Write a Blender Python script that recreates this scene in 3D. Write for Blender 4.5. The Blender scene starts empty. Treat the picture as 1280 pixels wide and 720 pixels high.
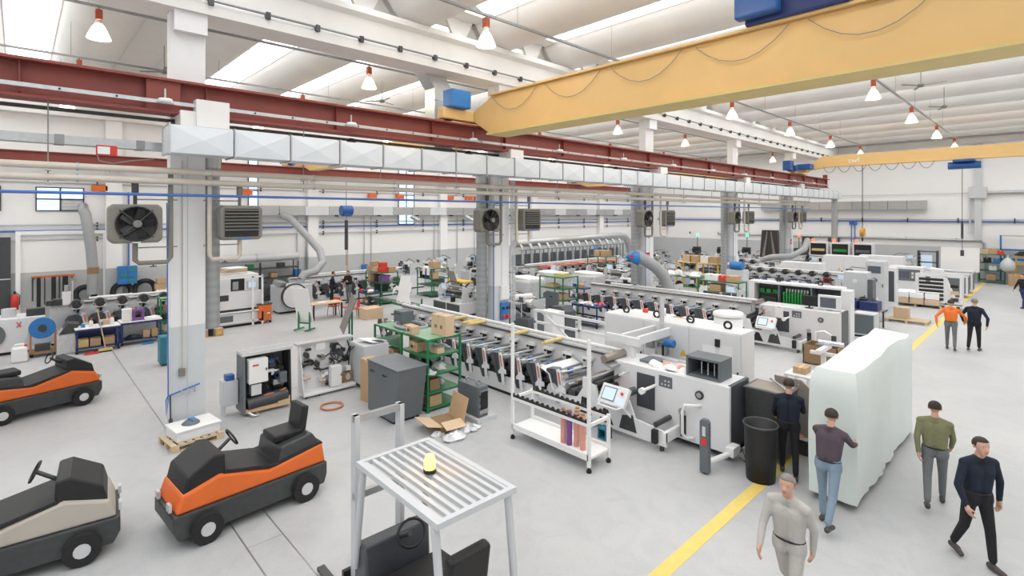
import bpy, math, random
from mathutils import Vector, Matrix, Euler
random.seed(7)
PI = math.pi
S = bpy.context.scene
COL = S.collection

# ---------------------------------------------------------------- camera, world, exposure
cam_data = bpy.data.cameras.new('camera'); cam = bpy.data.objects.new('camera', cam_data); COL.objects.link(cam)
cam.location = (0, 0, 4.9)
cam.rotation_euler = (PI/2, 0, -math.atan2(.688, .725))
cam_data.sensor_width = 36; cam_data.lens = 36*650/1280
cam_data.shift_y = -92/1280
cam_data.clip_start = .05; cam_data.clip_end = 300
S.camera = cam
S.view_settings.view_transform = 'Standard'; S.view_settings.look = 'None'
S.view_settings.exposure = EXPOSURE = .72; S.view_settings.gamma = 1; S.view_settings.use_curve_mapping = False
W = bpy.data.worlds.new('overcast'); S.world = W; W.use_nodes = True
W.node_tree.nodes['Background'].inputs[0].default_value = (.93, .96, 1, 1)
W.node_tree.nodes['Background'].inputs[1].default_value = 1.5
SKYLIGHT_WATTS = 62
PANE_GLOW = 1.5
LAMP_WATTS = 14

# ---------------------------------------------------------------- materials
MATS = {}
def mat(name, col, rough=.5, metal=0, var=.06, scale=6, bump=0, emit=0, alpha=1, trans=0, stretch=None):
    m = bpy.data.materials.new(name); m.use_nodes = True
    nt = m.node_tree; N = nt.nodes; L = nt.links
    p = N['Principled BSDF']
    tc = N.new('ShaderNodeTexCoord'); mp = N.new('ShaderNodeMapping'); L.new(tc.outputs['Object'], mp.inputs[0])
    if stretch: mp.inputs['Scale'].default_value = stretch
    nz = N.new('ShaderNodeTexNoise'); nz.inputs['Scale'].default_value = scale; nz.inputs['Detail'].default_value = 4
    L.new(mp.outputs[0], nz.inputs['Vector'])
    r = N.new('ShaderNodeMix'); r.data_type = 'RGBA'
    r.inputs[6].default_value = tuple(max(0, c*(1-var)) for c in col)+(1,)
    r.inputs[7].default_value = tuple(min(1, c*(1+var)) for c in col)+(1,)
    L.new(nz.outputs['Fac'], r.inputs[0]); L.new(r.outputs[2], p.inputs['Base Color'])
    p.inputs['Roughness'].default_value = rough; p.inputs['Metallic'].default_value = metal
    if bump:
        b = N.new('ShaderNodeBump'); b.inputs['Strength'].default_value = bump; b.inputs['Distance'].default_value = .02
        L.new(nz.outputs['Fac'], b.inputs['Height']); L.new(b.outputs[0], p.inputs['Normal'])
    if emit:
        p.inputs['Emission Color'].default_value = tuple(col)+(1,); p.inputs['Emission Strength'].default_value = emit
    if alpha < 1: p.inputs['Alpha'].default_value = alpha
    if trans: p.inputs['Transmission Weight'].default_value = trans
    MATS[name] = m
    return m
for a in [
    ('wall_white', (.93, .93, .925), .8, 0, .02, 1.5), ('wall_grey', (.56, .58, .585), .75, 0, .04, 2),
    ('concrete_white', (.80, .78, .75), .85, 0, .05, 2, .15), ('shell_white', (.76, .735, .70), .85, 0, .05, 1.2, .1),
    ('column_white', (.84, .84, .845), .7, 0, .03, 4, .05), ('column_grey', (.62, .65, .67), .7, 0, .04, 4, .05),
    ('red_steel', (.26, .055, .042), .5, 0, .22, 3), ('galv', (.52, .54, .55), .38, .75, .18, 9),
    ('duct_white', (.70, .74, .775), .42, .15, .04, 2), ('galv_dark', (.30, .31, .31), .45, .6, .2, 12),
    ('pipe_beige', (.62, .56, .48), .5, 0, .08, 5), ('pipe_blue', (.06, .16, .50), .4, 0, .06, 5),
    ('heater_grey', (.21, .205, .175), .5, 0, .08, 4), ('black', (.012, .012, .013), .5, 0, .2, 8),
    ('rubber', (.02, .02, .021), .85, 0, .2, 14), ('dark_metal', (.075, .078, .08), .4, .5, .25, 12),
    ('charcoal', (.07, .078, .088), .45, 0, .1, 5), ('slate', (.135, .155, .17), .45, 0, .08, 5),
    ('machine_white', (.78, .785, .80), .38, 0, .025, 3), ('machine_grey', (.60, .62, .64), .4, 0, .03, 3),  # white machine paint and a light grey machine paint
    ('chrome', (.72, .73, .75), .18, 1, .06, 10), ('steel', (.47, .48, .49), .32, .85, .12, 14),
    ('alu', (.74, .75, .76), .35, .6, .05, 10), ('bronze', (.36, .31, .26), .35, .6, .1, 10),
    ('yellow_crane', (.80, .53, .22), .45, 0, .06, 2), ('yellow', (.80, .50, .05), .45, 0, .06, 3),
    ('yellow_pale', (.72, .55, .22), .5, 0, .08, 3), ('crane_blue', (.02, .10, .33), .4, 0, .1, 4),
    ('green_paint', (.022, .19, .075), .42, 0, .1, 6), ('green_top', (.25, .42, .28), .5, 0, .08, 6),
    ('cardboard', (.53, .36, .21), .85, 0, .08, 7), ('cardboard_light', (.66, .49, .33), .85, 0, .06, 7),
    ('cardboard_dark', (.30, .19, .10), .85, 0, .1, 7), ('wood', (.66, .48, .29), .7, 0, .16, 9, .1, 0, 1, 0, (1, 8, 8)),
    ('navy', (.018, .035, .14), .45, 0, .1, 5), ('blue', (.03, .19, .50), .4, 0, .06, 5), ('teal', (.03, .20, .27), .5, 0, .1, 5),
    ('orange', (.80, .16, .025), .45, 0, .08, 4), ('orange_steel', (.62, .17, .05), .45, 0, .1, 5),
    ('red', (.70, .05, .035), .45, 0, .07, 5), ('purple', (.22, .08, .30), .5, 0, .1, 5), ('pink_print', (.75, .36, .30), .5, 0, .15, 12),
    ('paper', (.90, .90, .90), .8, 0, .02, 3), ('board_taupe', (.23, .225, .20), .7, 0, .05, 3), ('board_brown', (.33, .29, .25), .7, 0, .05, 3),
    ('film', (.62, .635, .65), .22, 0, .3, 14, .6), ('veil', (.73, .795, .765), .38, 0, .05, 1.6, .25), ('veil_lit_top', (.89, .92, .91), .35, 0, .04, 1.6, .25),
    ('skin', (.62, .36, .26), .55, 0, .05, 8), ('hair_dark', (.035, .025, .02), .7, 0, .25, 30), ('hair_grey', (.25, .22, .2), .7, 0, .25, 30),
    ('cloth_navy', (.012, .018, .035), .9, 0, .2, 22, .2), ('cloth_black', (.016, .016, .02), .9, 0, .2, 22, .2), ('cloth_orange', (.86, .20, .03), .8, 0, .08, 14, .2),
    ('cloth_grey', (.17, .18, .185), .9, 0, .15, 20, .2), ('denim', (.23, .31, .40), .9, 0, .15, 24, .2), ('cloth_olive', (.22, .22, .12), .9, 0, .15, 20, .2),
    ('cloth_stone', (.50, .48, .45), .9, 0, .1, 20, .2), ('shoe', (.07, .06, .055), .6, 0, .2, 12), ('cloth_plum', (.09, .065, .085), .9, 0, .15, 20, .2),
    ('white_plastic', (.86, .86, .85), .4, 0, .02, 4), ('screen', (.5, .62, .76), .2, 0, .05, 3, 0, .3), ('screen_dark', (.11, .13, .16), .15, 0, .1, 3),
    ('board_green', (.02, .28, .05), .5, 0, .3, 20), ('led_green', (.05, .9, .3), .4, 0, .02, 3, 0, 2.5), ('led_red', (.95, .1, .05), .4, 0, .02, 3, 0, 2.0),
    ('beacon', (1, .45, .05), .3, 0, .02, 3, 0, 6), ('forklift_beige', (.50, .46, .40), .5, 0, .06, 4), ('copper', (.60, .24, .12), .45, .1, .08, 4),
    ('hose_grey', (.36, .37, .38), .55, 0, .1, 12), ('lamp_red', (.38, .07, .03), .5, 0, .08, 6), ('floor_yellow', (.80, .60, .17), .6, 0, .12, 7),
    ('pallet_wood', (.62, .49, .32), .8, 0, .15, 9, .1), ('pane_sky', (.55, .72, .92), .2, 0, .04, 2, 0, .9), ('frame_dark', (.06, .065, .07), .5, 0, .1, 6),
    ('wire_black', (.03, .03, .03), .6, 0, .1, 6), ('red_label', (.62, .22, .18), .5, 0, .35, 40), ('clear_film', (.80, .82, .84), .15, 0, .15, 14, .5), ('ochre', (.70, .33, .04), .5, 0, .1, 5), ('label_red', (.60, .03, .05), .5, 0, .05, 5),
]: mat(*a)
mat('skylight_pane', (1, 1, 1), .3, 0, 0, 1, 0, PANE_GLOW)
mat('lamp_glow', (1, .80, .50), .3, 0, 0, 1, 0, 14)
mat('lamp_glass', (1, .90, .76), .08, 0, .02, 4, 0, .45, .55)
M = MATS
def floor_material():
    m = bpy.data.materials.new('floor_concrete'); m.use_nodes = True; nt = m.node_tree; N = nt.nodes; L = nt.links; p = N['Principled BSDF']
    tc = N.new('ShaderNodeTexCoord')
    def noise(s, d, dist=0):
        n = N.new('ShaderNodeTexNoise'); n.inputs['Scale'].default_value = s; n.inputs['Detail'].default_value = d; n.inputs['Distortion'].default_value = dist
        L.new(tc.outputs['Object'], n.inputs['Vector']); return n
    a, b, c = noise(.35, 5, .6), noise(2.2, 8, 1.2), noise(30, 3)
    def ramp(n, p0, c0, p1, c1):
        r = N.new('ShaderNodeValToRGB'); e = r.color_ramp.elements; e[0].position = p0; e[0].color = c0+(1,); e[1].position = p1; e[1].color = c1+(1,)
        L.new(n.outputs['Fac'], r.inputs[0]); return r
    ra = ramp(a, .3, (.47, .475, .48), .7, (.535, .54, .54))
    rb = ramp(b, .28, (.90, .91, .93), .55, (1, 1, 1))
    rc = ramp(c, .3, (.94, .94, .94), .6, (1, 1, 1))
    def mul(x, y):
        k = N.new('ShaderNodeMix'); k.data_type = 'RGBA'; k.blend_type = 'MULTIPLY'; k.inputs[0].default_value = 1
        L.new(x, k.inputs[6]); L.new(y, k.inputs[7]); return k.outputs[2]
    L.new(mul(mul(ra.outputs[0], rb.outputs[0]), rc.outputs[0]), p.inputs['Base Color'])
    rr = N.new('ShaderNodeMapRange'); rr.inputs[3].default_value = .36; rr.inputs[4].default_value = .6
    L.new(b.outputs['Fac'], rr.inputs[0]); L.new(rr.outputs[0], p.inputs['Roughness'])
    MATS['floor'] = m
floor_material()
def spiral_material():
    m = bpy.data.materials.new('spiral_duct'); m.use_nodes = True; nt = m.node_tree; N = nt.nodes; L = nt.links; p = N['Principled BSDF']
    tc = N.new('ShaderNodeTexCoord'); w = N.new('ShaderNodeTexWave'); w.bands_direction = 'Z'; w.inputs['Scale'].default_value = 1.6; w.inputs['Distortion'].default_value = .4
    L.new(tc.outputs['Object'], w.inputs['Vector'])
    r = N.new('ShaderNodeValToRGB'); r.color_ramp.elements[0].color = (.37, .39, .40, 1); r.color_ramp.elements[1].color = (.42, .44, .45, 1)
    L.new(w.outputs['Fac'], r.inputs[0]); L.new(r.outputs[0], p.inputs['Base Color']); p.inputs['Metallic'].default_value = .4; p.inputs['Roughness'].default_value = .45
    b = N.new('ShaderNodeBump'); b.inputs['Strength'].default_value = .15; L.new(w.outputs['Fac'], b.inputs['Height']); L.new(b.outputs[0], p.inputs['Normal'])
    MATS['spiral'] = m
spiral_material()

# ---------------------------------------------------------------- mesh helpers
class MB:
    def __init__(s): s.v = []; s.f = []; s.sm = []
    def add(s, vs, fs, smooth=False):
        n = len(s.v); s.v += [tuple(v) for v in vs]; s.f += [tuple(i+n for i in f) for f in fs]; s.sm += [smooth]*len(fs); return s
    def b(s, x0, y0, z0, x1, y1, z1):
        vs = [(x0, y0, z0), (x1, y0, z0), (x1, y1, z0), (x0, y1, z0), (x0, y0, z1), (x1, y0, z1), (x1, y1, z1), (x0, y1, z1)]
        return s.add(vs, [(3, 2, 1, 0), (4, 5, 6, 7), (0, 1, 5, 4), (1, 2, 6, 5), (2, 3, 7, 6), (3, 0, 4, 7)])
    def c(s, cx, cy, cz, sx, sy, sz, rot=None):
        if rot is None: return s.b(cx-sx/2, cy-sy/2, cz-sz/2, cx+sx/2, cy+sy/2, cz+sz/2)
        m = Euler(rot).to_matrix(); o = Vector((cx, cy, cz)); t = MB().b(-sx/2, -sy/2, -sz/2, sx/2, sy/2, sz/2)
        return s.add([o+m@Vector(v) for v in t.v], t.f)
    def cyl(s, p0, p1, r, n=10, r2=None, caps=True):
        p0 = Vector(p0); p1 = Vector(p1); r2 = r if r2 is None else r2
        d = (p1-p0).normalized(); u = d.orthogonal().normalized(); w = d.cross(u)
        vs = []
        for p, q in ((p0, r), (p1, r2)):
            for i in range(n):
                a = 2*PI*i/n; vs.append(p+(u*math.cos(a)+w*math.sin(a))*q)
        s.add(vs, [(i, (i+1) % n, n+(i+1) % n, n+i) for i in range(n)], True)
        if caps: s.add(vs, [tuple(range(n-1, -1, -1)), tuple(range(n, 2*n))])
        return s
    def tube(s, pts, r, n=8):
        pts = [Vector(p) for p in pts]; vs = []; u = None
        for i, p in enumerate(pts):
            d = (pts[min(i+1, len(pts)-1)]-pts[max(i-1, 0)]).normalized()
            u = d.orthogonal().normalized() if u is None else (u-d*u.dot(d)).normalized()
            w = d.cross(u); rr = r[i] if isinstance(r, (list, tuple)) else r
            vs += [p+(u*math.cos(2*PI*k/n)+w*math.sin(2*PI*k/n))*rr for k in range(n)]
        fs = [(j*n+k, j*n+(k+1) % n, (j+1)*n+(k+1) % n, (j+1)*n+k) for j in range(len(pts)-1) for k in range(n)]
        s.add(vs, fs, True)
        e = len(vs)-n
        return s.add(vs, [tuple(range(n-1, -1, -1)), tuple(range(e, e+n))])
    def prism(s, poly, ax, a0, a1):
        def q(p, a): return (a, p[0], p[1]) if ax == 'x' else (p[0], a, p[1]) if ax == 'y' else (p[0], p[1], a)
        n = len(poly); vs = [q(p, a0) for p in poly]+[q(p, a1) for p in poly]
        return s.add(vs, [tuple(range(n))[::-1], tuple(range(n, 2*n))]+[(i, (i+1) % n, n+(i+1) % n, n+i) for i in range(n)])
    def lathe(s, prof, cx=0, cy=0, n=16, cz=0):
        vs = [(cx+r*math.cos(2*PI*k/n), cy+r*math.sin(2*PI*k/n), cz+z) for r, z in prof for k in range(n)]
        fs = [(j*n+k, j*n+(k+1) % n, (j+1)*n+(k+1) % n, (j+1)*n+k) for j in range(len(prof)-1) for k in range(n)]
        return s.add(vs, fs, True)
    def frame(s, ax, a0, a1, u0, v0, u1, v1, t):
        # a rectangular ring of four bars facing along axis ax
        for (p, q, r, w) in ((u0, v0, u1, v0+t), (u0, v1-t, u1, v1), (u0, v0+t, u0+t, v1-t), (u1-t, v0+t, u1, v1-t)):
            if ax == 'x': s.b(a0, p, q, a1, r, w)
            elif ax == 'y': s.b(p, a0, q, r, a1, w)
            else: s.b(p, q, a0, r, w, a1)
        return s
    def o(s, name, m, parent=None, bevel=0, sub=0, loc=None, rot=None):
        me = bpy.data.meshes.new(name); me.from_pydata(s.v, [], s.f); me.validate()
        if len(me.polygons) == len(s.sm): me.polygons.foreach_set('use_smooth', s.sm)
        me.materials.append(M[m] if isinstance(m, str) else m)
        o = bpy.data.objects.new(name, me); COL.objects.link(o)
        if parent is not None: o.parent = parent
        if loc is not None: o.location = loc
        if rot is not None: o.rotation_euler = rot
        if bevel:
            k = o.modifiers.new('edge', 'BEVEL'); k.width = bevel; k.segments = 2; k.limit_method = 'ANGLE'; k.angle_limit = .7
        if sub:
            k = o.modifiers.new('round', 'SUBSURF'); k.levels = sub; k.render_levels = sub
        return o
def T(name, label, cat, loc=(0, 0, 0), rz=0, group=None):
    o = bpy.data.objects.new(name, None); COL.objects.link(o); o.location = loc; o.rotation_euler = (0, 0, rz)
    o.empty_display_size = .1
    o['label'] = label; o['category'] = cat
    if group: o['group'] = group
    return o
def tag(o, label, cat, group=None):
    o['label'] = label; o['category'] = cat
    if group: o['group'] = group
    return o
def st(o): o['kind'] = 'structure'; return o
def stf(o): o['kind'] = 'stuff'; return o
def emp(name):
    o = bpy.data.objects.new(name, None); COL.objects.link(o); return o
ORD = ['first', 'second', 'third', 'fourth', 'fifth', 'sixth', 'seventh', 'eighth', 'ninth']
def dup(root, loc=None, rz=None, label=None, group=None):
    def cp(o, par):
        c = o.copy(); COL.objects.link(c)
        if par is not None:
            c.parent = par
        for k in o.children: cp(k, c)
        return c
    r = cp(root, None)
    if loc is not None: r.location = loc
    if rz is not None: r.rotation_euler = (0, 0, rz)
    if label: r['label'] = label
    if group: r['group'] = group
    return r
FONT = {}
def text(body, size, m, parent, loc, rot, name='lettering', depth=.004):
    cu = bpy.data.curves.new(name, 'FONT'); cu.body = body; cu.size = size; cu.extrude = depth; cu.align_x = 'CENTER'; cu.align_y = 'CENTER'
    tmp = bpy.data.objects.new('tmp', cu); COL.objects.link(tmp); dg = bpy.context.evaluated_depsgraph_get(); me = bpy.data.meshes.new_from_object(tmp.evaluated_get(dg)); bpy.data.objects.remove(tmp); bpy.data.curves.remove(cu)
    me.name = name; me.materials.clear(); me.materials.append(M[m]); o = bpy.data.objects.new(name, me); COL.objects.link(o); o.parent = parent; o.location = loc; o.rotation_euler = rot
    return o
FACE_NX = (PI/2, 0, -PI/2)   # lettering readable on a face that looks towards -x
FACE_NY = (PI/2, 0, 0)       # ... towards -y
def sag(p0, p1, drop, n=9):
    p0 = Vector(p0); p1 = Vector(p1)
    return [p0.lerp(p1, i/(n-1))-Vector((0, 0, drop*4*(i/(n-1))*(1-i/(n-1)))) for i in range(n)]
def arc(c, r, a0, a1, n, pl='xz'):
    out = []
    for i in range(n+1):
        a = a0+(a1-a0)*i/n; u, v = r*math.cos(a), r*math.sin(a)
        out.append((c[0]+u, c[1], c[2]+v) if pl == 'xz' else (c[0], c[1]+u, c[2]+v) if pl == 'yz' else (c[0]+u, c[1]+v, c[2]))
    return out
# ================================================================ THE BUILDING
XE, YB = 52.0, 31.8          # end wall, back wall
XW, YS = -9.0, -6.0          # the two walls behind the camera
ZT = 12.2
fl = st(MB().b(XW, YS, -.3, XE, YB, 0).o('floor', 'floor'))
st(MB().b(1, 3.64, .001, 50.5, 3.85, .004).o('floor_line', 'floor_yellow', fl))
st(MB().b(-.62, 24.4, .001, -.46, 31, .004).o('floor_line', 'floor_yellow', fl))
for (x0, y0, x1, y1) in ((2.42, -6, 2.44, 12.6), (2.93, -6, 2.95, 12.6), (4.1, 14.9, 12, 14.92), (2.43, 14, 2.45, 24)):
    MB().b(x0, y0, .001, x1, y1, .003).o('slab_joint', 'galv_dark', fl)
for k in range(8):
    MB().b(2.44, -5+2.2*k, .001, 2.93, -5+2.2*k+2.17, .0045).o('drain_slab', 'floor', fl)
# walls: pale upper part with a grey painted band below
w = st(MB().b(XW, YB, 2.3, XE+.3, YB+.3, ZT).o('wall_back', 'wall_white'))
st(MB().b(XW, YB-.012, 0, XE, YB+.3, 2.3).o('wall_band', 'wall_grey', w))
e = st(MB().b(XE, YS, 2.4, XE+.3, YB, ZT).o('wall_end', 'wall_white'))
st(MB().b(XE-.012, YS, 0, XE+.3, YB-.02, 2.4).o('wall_band', 'wall_grey', e))
st(MB().b(XW-.3, YS, 0, XW, YB, ZT).o('wall_west', 'wall_white'))
st(MB().b(XW, YS-.3, 0, XE, YS, ZT).o('wall_south', 'wall_white'))
st(MB().b(2, YB-.08, 0, XE-.1, YB-.02, .12).o('baseboard_back', 'wall_grey'))
# pilasters of the back wall
for i, x in enumerate((3.35, 13.1, 22.9, 32.6, 42.2)):
    p = st(MB().b(x-.32, YB-.35, 2.3, x+.32, YB-.02, 10.6).o('pilaster', 'wall_white'))
    st(MB().b(x-.32, YB-.35, 0, x+.32, YB-.02, 2.3).o('pilaster_band', 'wall_grey', p))
# tall gate recess at the left of the back wall
g = emp('door_1'); g.location = (0, YB, 0); st(g)
MB().frame('y', -.28, -.02, -.1, 0, 3.1, 4.15, .16).o('gate_frame', 'wall_white', g)
MB().b(.06, -.10, 0, 2.94, -.03, 4.0).o('gate_leaf', 'wall_white', g)
MB().b(.06, -.11, 0, 2.94, -.102, 2.3).o('gate_band', 'wall_grey', g)
g2 = emp('door_2'); g2.location = (-1.6, YB, 0); st(g2)
MB().b(0, -.2, 0, 1.35, -.03, 3.9).o('door_leaf', 'frame_dark', g2)
MB().b(0, -.24, 2.05, 1.35, -.2, 2.1).o('door_bar', 'alu', g2)
g3 = emp('door_3'); g3.location = (51.9, 13.2, 0); st(g3)
for k in range(3):
    MB().b(-.06, 2.1*k, 0, -.02, 2.1*k+.9, 2.9).o('door_leaf', 'frame_dark', g3)
    MB().b(-.09, 2.1*k+.05, 1.1, -.06, 2.1*k+.85, 1.16).o('push_bar', 'alu', g3)
# windows of the back wall
def window(n, x0, x1, z0, z1, cols, rows, panel=None):
    w = st(emp('window_%d' % n)); w.location = (x0, YB-.02, z0)
    W_, H_ = x1-x0, z1-z0
    MB().frame('y', -.06, 0, 0, 0, W_, H_, .05).o('window_frame', 'frame_dark', w)
    for c in range(cols):
        for r in range(rows):
            a, b = W_*c/cols, H_*r/rows
            o = MB().b(a+.04, -.03, b+.04, a+W_/cols-.04, -.02, b+H_/rows-.04).o('pane', 'wall_grey' if panel == (c, r) else 'pane_sky', w)
            mb = MB()
            for q in range(1, 4): mb.b(a+.04, -.045, b+H_/rows*q/4-.012, a+W_/cols-.04, -.03, b+H_/rows*q/4+.012)
            mb.o('glazing_bar', 'alu', o)
    for c in range(1, cols): MB().b(W_*c/cols-.03, -.06, 0, W_*c/cols+.03, 0, H_).o('mullion', 'frame_dark', w)
    for r in range(1, rows): MB().b(0, -.06, H_*r/rows-.03, W_, 0, H_*r/rows+.03).o('transom', 'frame_dark', w)
window(1, .55, 2.25, 5.05, 6.15, 2, 2, (1, 0))
window(2, 9.45, 10.0, 5.2, 8.4, 1, 3)
window(3, 19.2, 20.5, 4.2, 8.3, 2, 4)
window(4, 28.4, 29.5, 4.4, 7.4, 2, 3)
window(5, -1.3, -.55, 5.05, 6.15, 1, 2)
# columns
CX = [2.77+9.55*k for k in range(5)]
for i, x in enumerate(CX):
    c = st(MB().b(x-.34, 13.5, 2.4, x+.34, 13.86, 9.4).o('column', 'column_white'))
    st(MB().b(x-.34, 13.5, 0, x+.34, 13.86, 2.4).o('column_band', 'column_grey', c))
    st(MB().b(x-.3, 13.3, 8.95, x+.34, 13.5, 9.4).o('capital', 'column_white', c))
    st(MB().prism([(13.5, 6.35), (13.5, 7.1), (12.72, 7.1), (12.72, 6.75)], 'x', x-.3, x+.3).o('corbel', 'concrete_white', c))
    if i == 0: st(MB().b(x-.02, 12.66, 6.78, x+.62, 12.95, 7.36).o('corbel_block', 'concrete_white', c))
    st(MB().b(x-.02, 13.485, .0, x-.005, 13.5, 6.2).o('column_seam', 'column_grey', c))
# longitudinal roof beam above the columns: an I section, with a pipe clipped to its lower flange
prof = [(13.2, 9.4), (13.2, 9.62), (13.32, 9.75), (13.36, 10.35), (13.2, 10.45), (13.2, 10.62), (14.1, 10.62), (14.1, 10.45), (13.98, 10.35), (13.98, 9.75), (14.1, 9.62), (14.1, 9.4)]
bm_ = st(MB().prism(prof, 'x', XW, XE).o('roof_beam', 'concrete_white'))
prof2 = [(p[0]+17.45, p[1]) for p in prof]
st(MB().prism([(y, z) for y, z in prof2 if y < 31.79] + [(31.78, 9.4)] if False else [(31.2, 9.4), (31.2, 10.62), (31.79, 10.62), (31.79, 9.4)], 'x', XW, XE).o('roof_beam', 'concrete_white'))
st(MB().b(51.4, YS, 10.2, 51.98, YB-.1, 10.62).o('roof_beam', 'concrete_white'))
pp = T('service_pipe', 'thin grey pipe clipped along the lower flange of the long white roof beam', 'pipe', (0, 13.16, 9.72))
MB().cyl((XW+.1, 0, 0), (51, 0, 0), .03, 8).o('pipe', 'galv_dark', pp)
for k in range(44): MB().b(-3+1.22*k, -.05, -.11, -3+1.22*k+.10, .1, .05).o('clip', 'dark_metal', pp)
# ceiling: concrete shells (convex below) across each bay, skylight strips between them
ce = st(emp('ceiling'))
PER, G0 = 3.43, .3
def shell_mesh(y0, y1):
    mb = MB(); n = 12; vs = []
    for y in (y0, y1):
        for i in range(n+1):
            u = -1+2*i/n; vs.append((u*1.08, y, 10.62+.82*abs(u)**2.1))
        for i in range(n+1):
            u = 1-2*i/n; vs.append((u*1.08, y, 10.74+.82*abs(u)**2.1))
    k = 2*(n+1)
    mb.add(vs, [(i, (i+1) % k, k+(i+1) % k, k+i) for i in range(k)], True)
    mb.add(vs, [tuple(range(k))[::-1], tuple(range(k, 2*k))])
    return mb
def infill_mesh(y):
    # triangular end infill that closes a skylight gap over the beam
    return MB().prism([(-.62, 11.44), (-.02-.16, 10.64), (.18, 10.64), (.62, 11.44)], 'y', y-.06, y+.06)
bays = ((YS+.05, 13.95), (13.7, YB-.05))
for bi, (y0, y1) in enumerate(bays):
    proto = None; ppane = None
    for k in range(-3, 16):
        xs = G0+PER*(k+.5)
        if xs+1.1 > XE+1 or xs < XW-1: continue
        if proto is None:
            proto = st(shell_mesh(y0, y1).o('roof_shell', 'shell_white', ce)); o = proto
        else: o = proto.copy(); COL.objects.link(o)
        o.location.x = xs
    for k in range(-2, 16):
        xg = G0+PER*k
        if xg > XE-1: continue
        if bi == 1 and k == 1:
            st(MB().b(xg-.68, y0+.3, 11.44, xg+.68, y1-.3, 11.56).o('roof_infill', 'shell_white', ce)); continue
        s = emp('skylight'); s.parent = ce; s.location = (xg, 0, 0); st(s)
        ya, yb = y0+.9, y1-.9
        n = 6
        for q in range(n):
            a = ya+(yb-ya)*q/n+.015; b = ya+(yb-ya)*(q+1)/n-.015
            MB().add([(-.68, a, 11.46), (0, a, 11.74), (.68, a, 11.46), (-.68, b, 11.46), (0, b, 11.74), (.68, b, 11.46)], [(0, 1, 4, 3), (1, 2, 5, 4)]).o('pane', 'skylight_pane', s)
        mb = MB().b(-.72, ya, 11.36, -.66, yb, 11.48).b(.66, ya, 11.36, .72, yb, 11.48)
        for q in range(n+1):
            y = ya+(yb-ya)*q/n
            mb.cyl((-.68, y, 11.45), (0, y, 11.73), .018, 5).cyl((.68, y, 11.45), (0, y, 11.73), .018, 5)
        mb.o('skylight_frame', 'alu', s)
        MB().b(-.72, y0, 11.36, .72, ya-.01, 11.56).b(-.72, yb+.01, 11.36, .72, y1, 11.56).o('end_panel', 'shell_white', s)
        infill = infill_mesh(13.75 if bi == 0 else 31.0)
        infill.o('gable_infill', 'concrete_white', s)
        ld = bpy.data.lights.new('skylight_daylight', 'AREA'); ld.shape = 'RECTANGLE'; ld.size = 1.1; ld.size_y = yb-ya; ld.energy = SKYLIGHT_WATTS; ld.color = (.86, .93, 1)
        lo = bpy.data.objects.new('skylight_daylight', ld); COL.objects.link(lo); lo.location = (xg, (ya+yb)/2, 11.43); lo.parent = ce
st(MB().b(XW-.3, YS-.3, 12.2, XE+.3, YB+.3, 12.4).o('roof_cover', 'shell_white', ce))
# crane runway on the columns
rb = st(MB().b(-3, 12.8, 7.69, 47.5, 13.4, 7.74).b(-3, 13.07, 7.08, 47.5, 13.12, 7.69).b(-3, 12.85, 7.03, 47.5, 13.35, 7.08).o('crane_runway', 'red_steel'))
MB().b(-3, 13.06, 7.74, 47.4, 13.14, 7.79).o('rail', 'dark_metal', rb)
for x in range(0, 48, 3): MB().b(x, 12.95, 7.12, x+.02, 13.24, 7.70).o('stiffener', 'red_steel', rb)
MB().b(47.35, 12.95, 7.08, 47.5, 13.25, 8.1).o('end_stop', 'red_steel', rb)
MB().b(1.9, 12.9, 7.08, 2.5, 12.93, 7.7).o('splice_plate', 'red_steel', rb)
rb2 = st(MB().b(-3, 30.6, 7.62, 50.5, 30.95, 7.66).b(-3, 30.75, 7.2, 50.5, 30.8, 7.62).b(-3, 30.6, 7.16, 50.5, 30.95, 7.2).o('crane_runway', 'red_steel'))
for x in (3.35, 13.1, 22.9, 32.6, 42.2): MB().b(x-.2, 30.9, 6.9, x+.2, 31.5, 7.16).o('bracket', 'concrete_white', rb2)
# perforated conductor bar and dark track in front of the runway
t = T('conductor_bar', 'grey perforated conductor bar with pale hangers along the red crane runway', 'rail', (0, 12.75, 0))
MB().b(-3, 0, 7.19, 47, .04, 7.265).o('bar', 'galv', t)
for k in range(58):
    MB().cyl((-2+.85*k, -.012, 7.228), (-2+.85*k, .0, 7.228), .022, 6).o('bolt', 'black', t)
for k in range(12):
    x = -1.9+4.1*k
    h = MB().lathe([(.0, .1), (.12, .09), (.16, 0), (.0, 0)], x, -.03, 10, 7.2).o('hanger', 'concrete_white', t)
    MB().b(x-.015, -.02, 7.25, x+.015, .02, 7.5).o('hanger_rod', 'galv', h)
t = T('festoon_track', 'dark festoon track hanging on rods below the red crane runway', 'rail', (0, 13.32, 0))
MB().b(-3, 0, 6.9, 47, .06, 6.97).o('track', 'dark_metal', t)
for k in range(12):
    x = -1.6+4.1*k
    MB().lathe([(.0, .13), (.09, .11), (.14, 0), (.0, 0)], x, .03, 10, 6.86).o('trolley', 'dark_metal', t)
    MB().cyl((x+.9, .03, 5.9), (x+.9, .03, 6.84), .012, 6).o('drop_rod', 'galv_dark', t)
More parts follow.
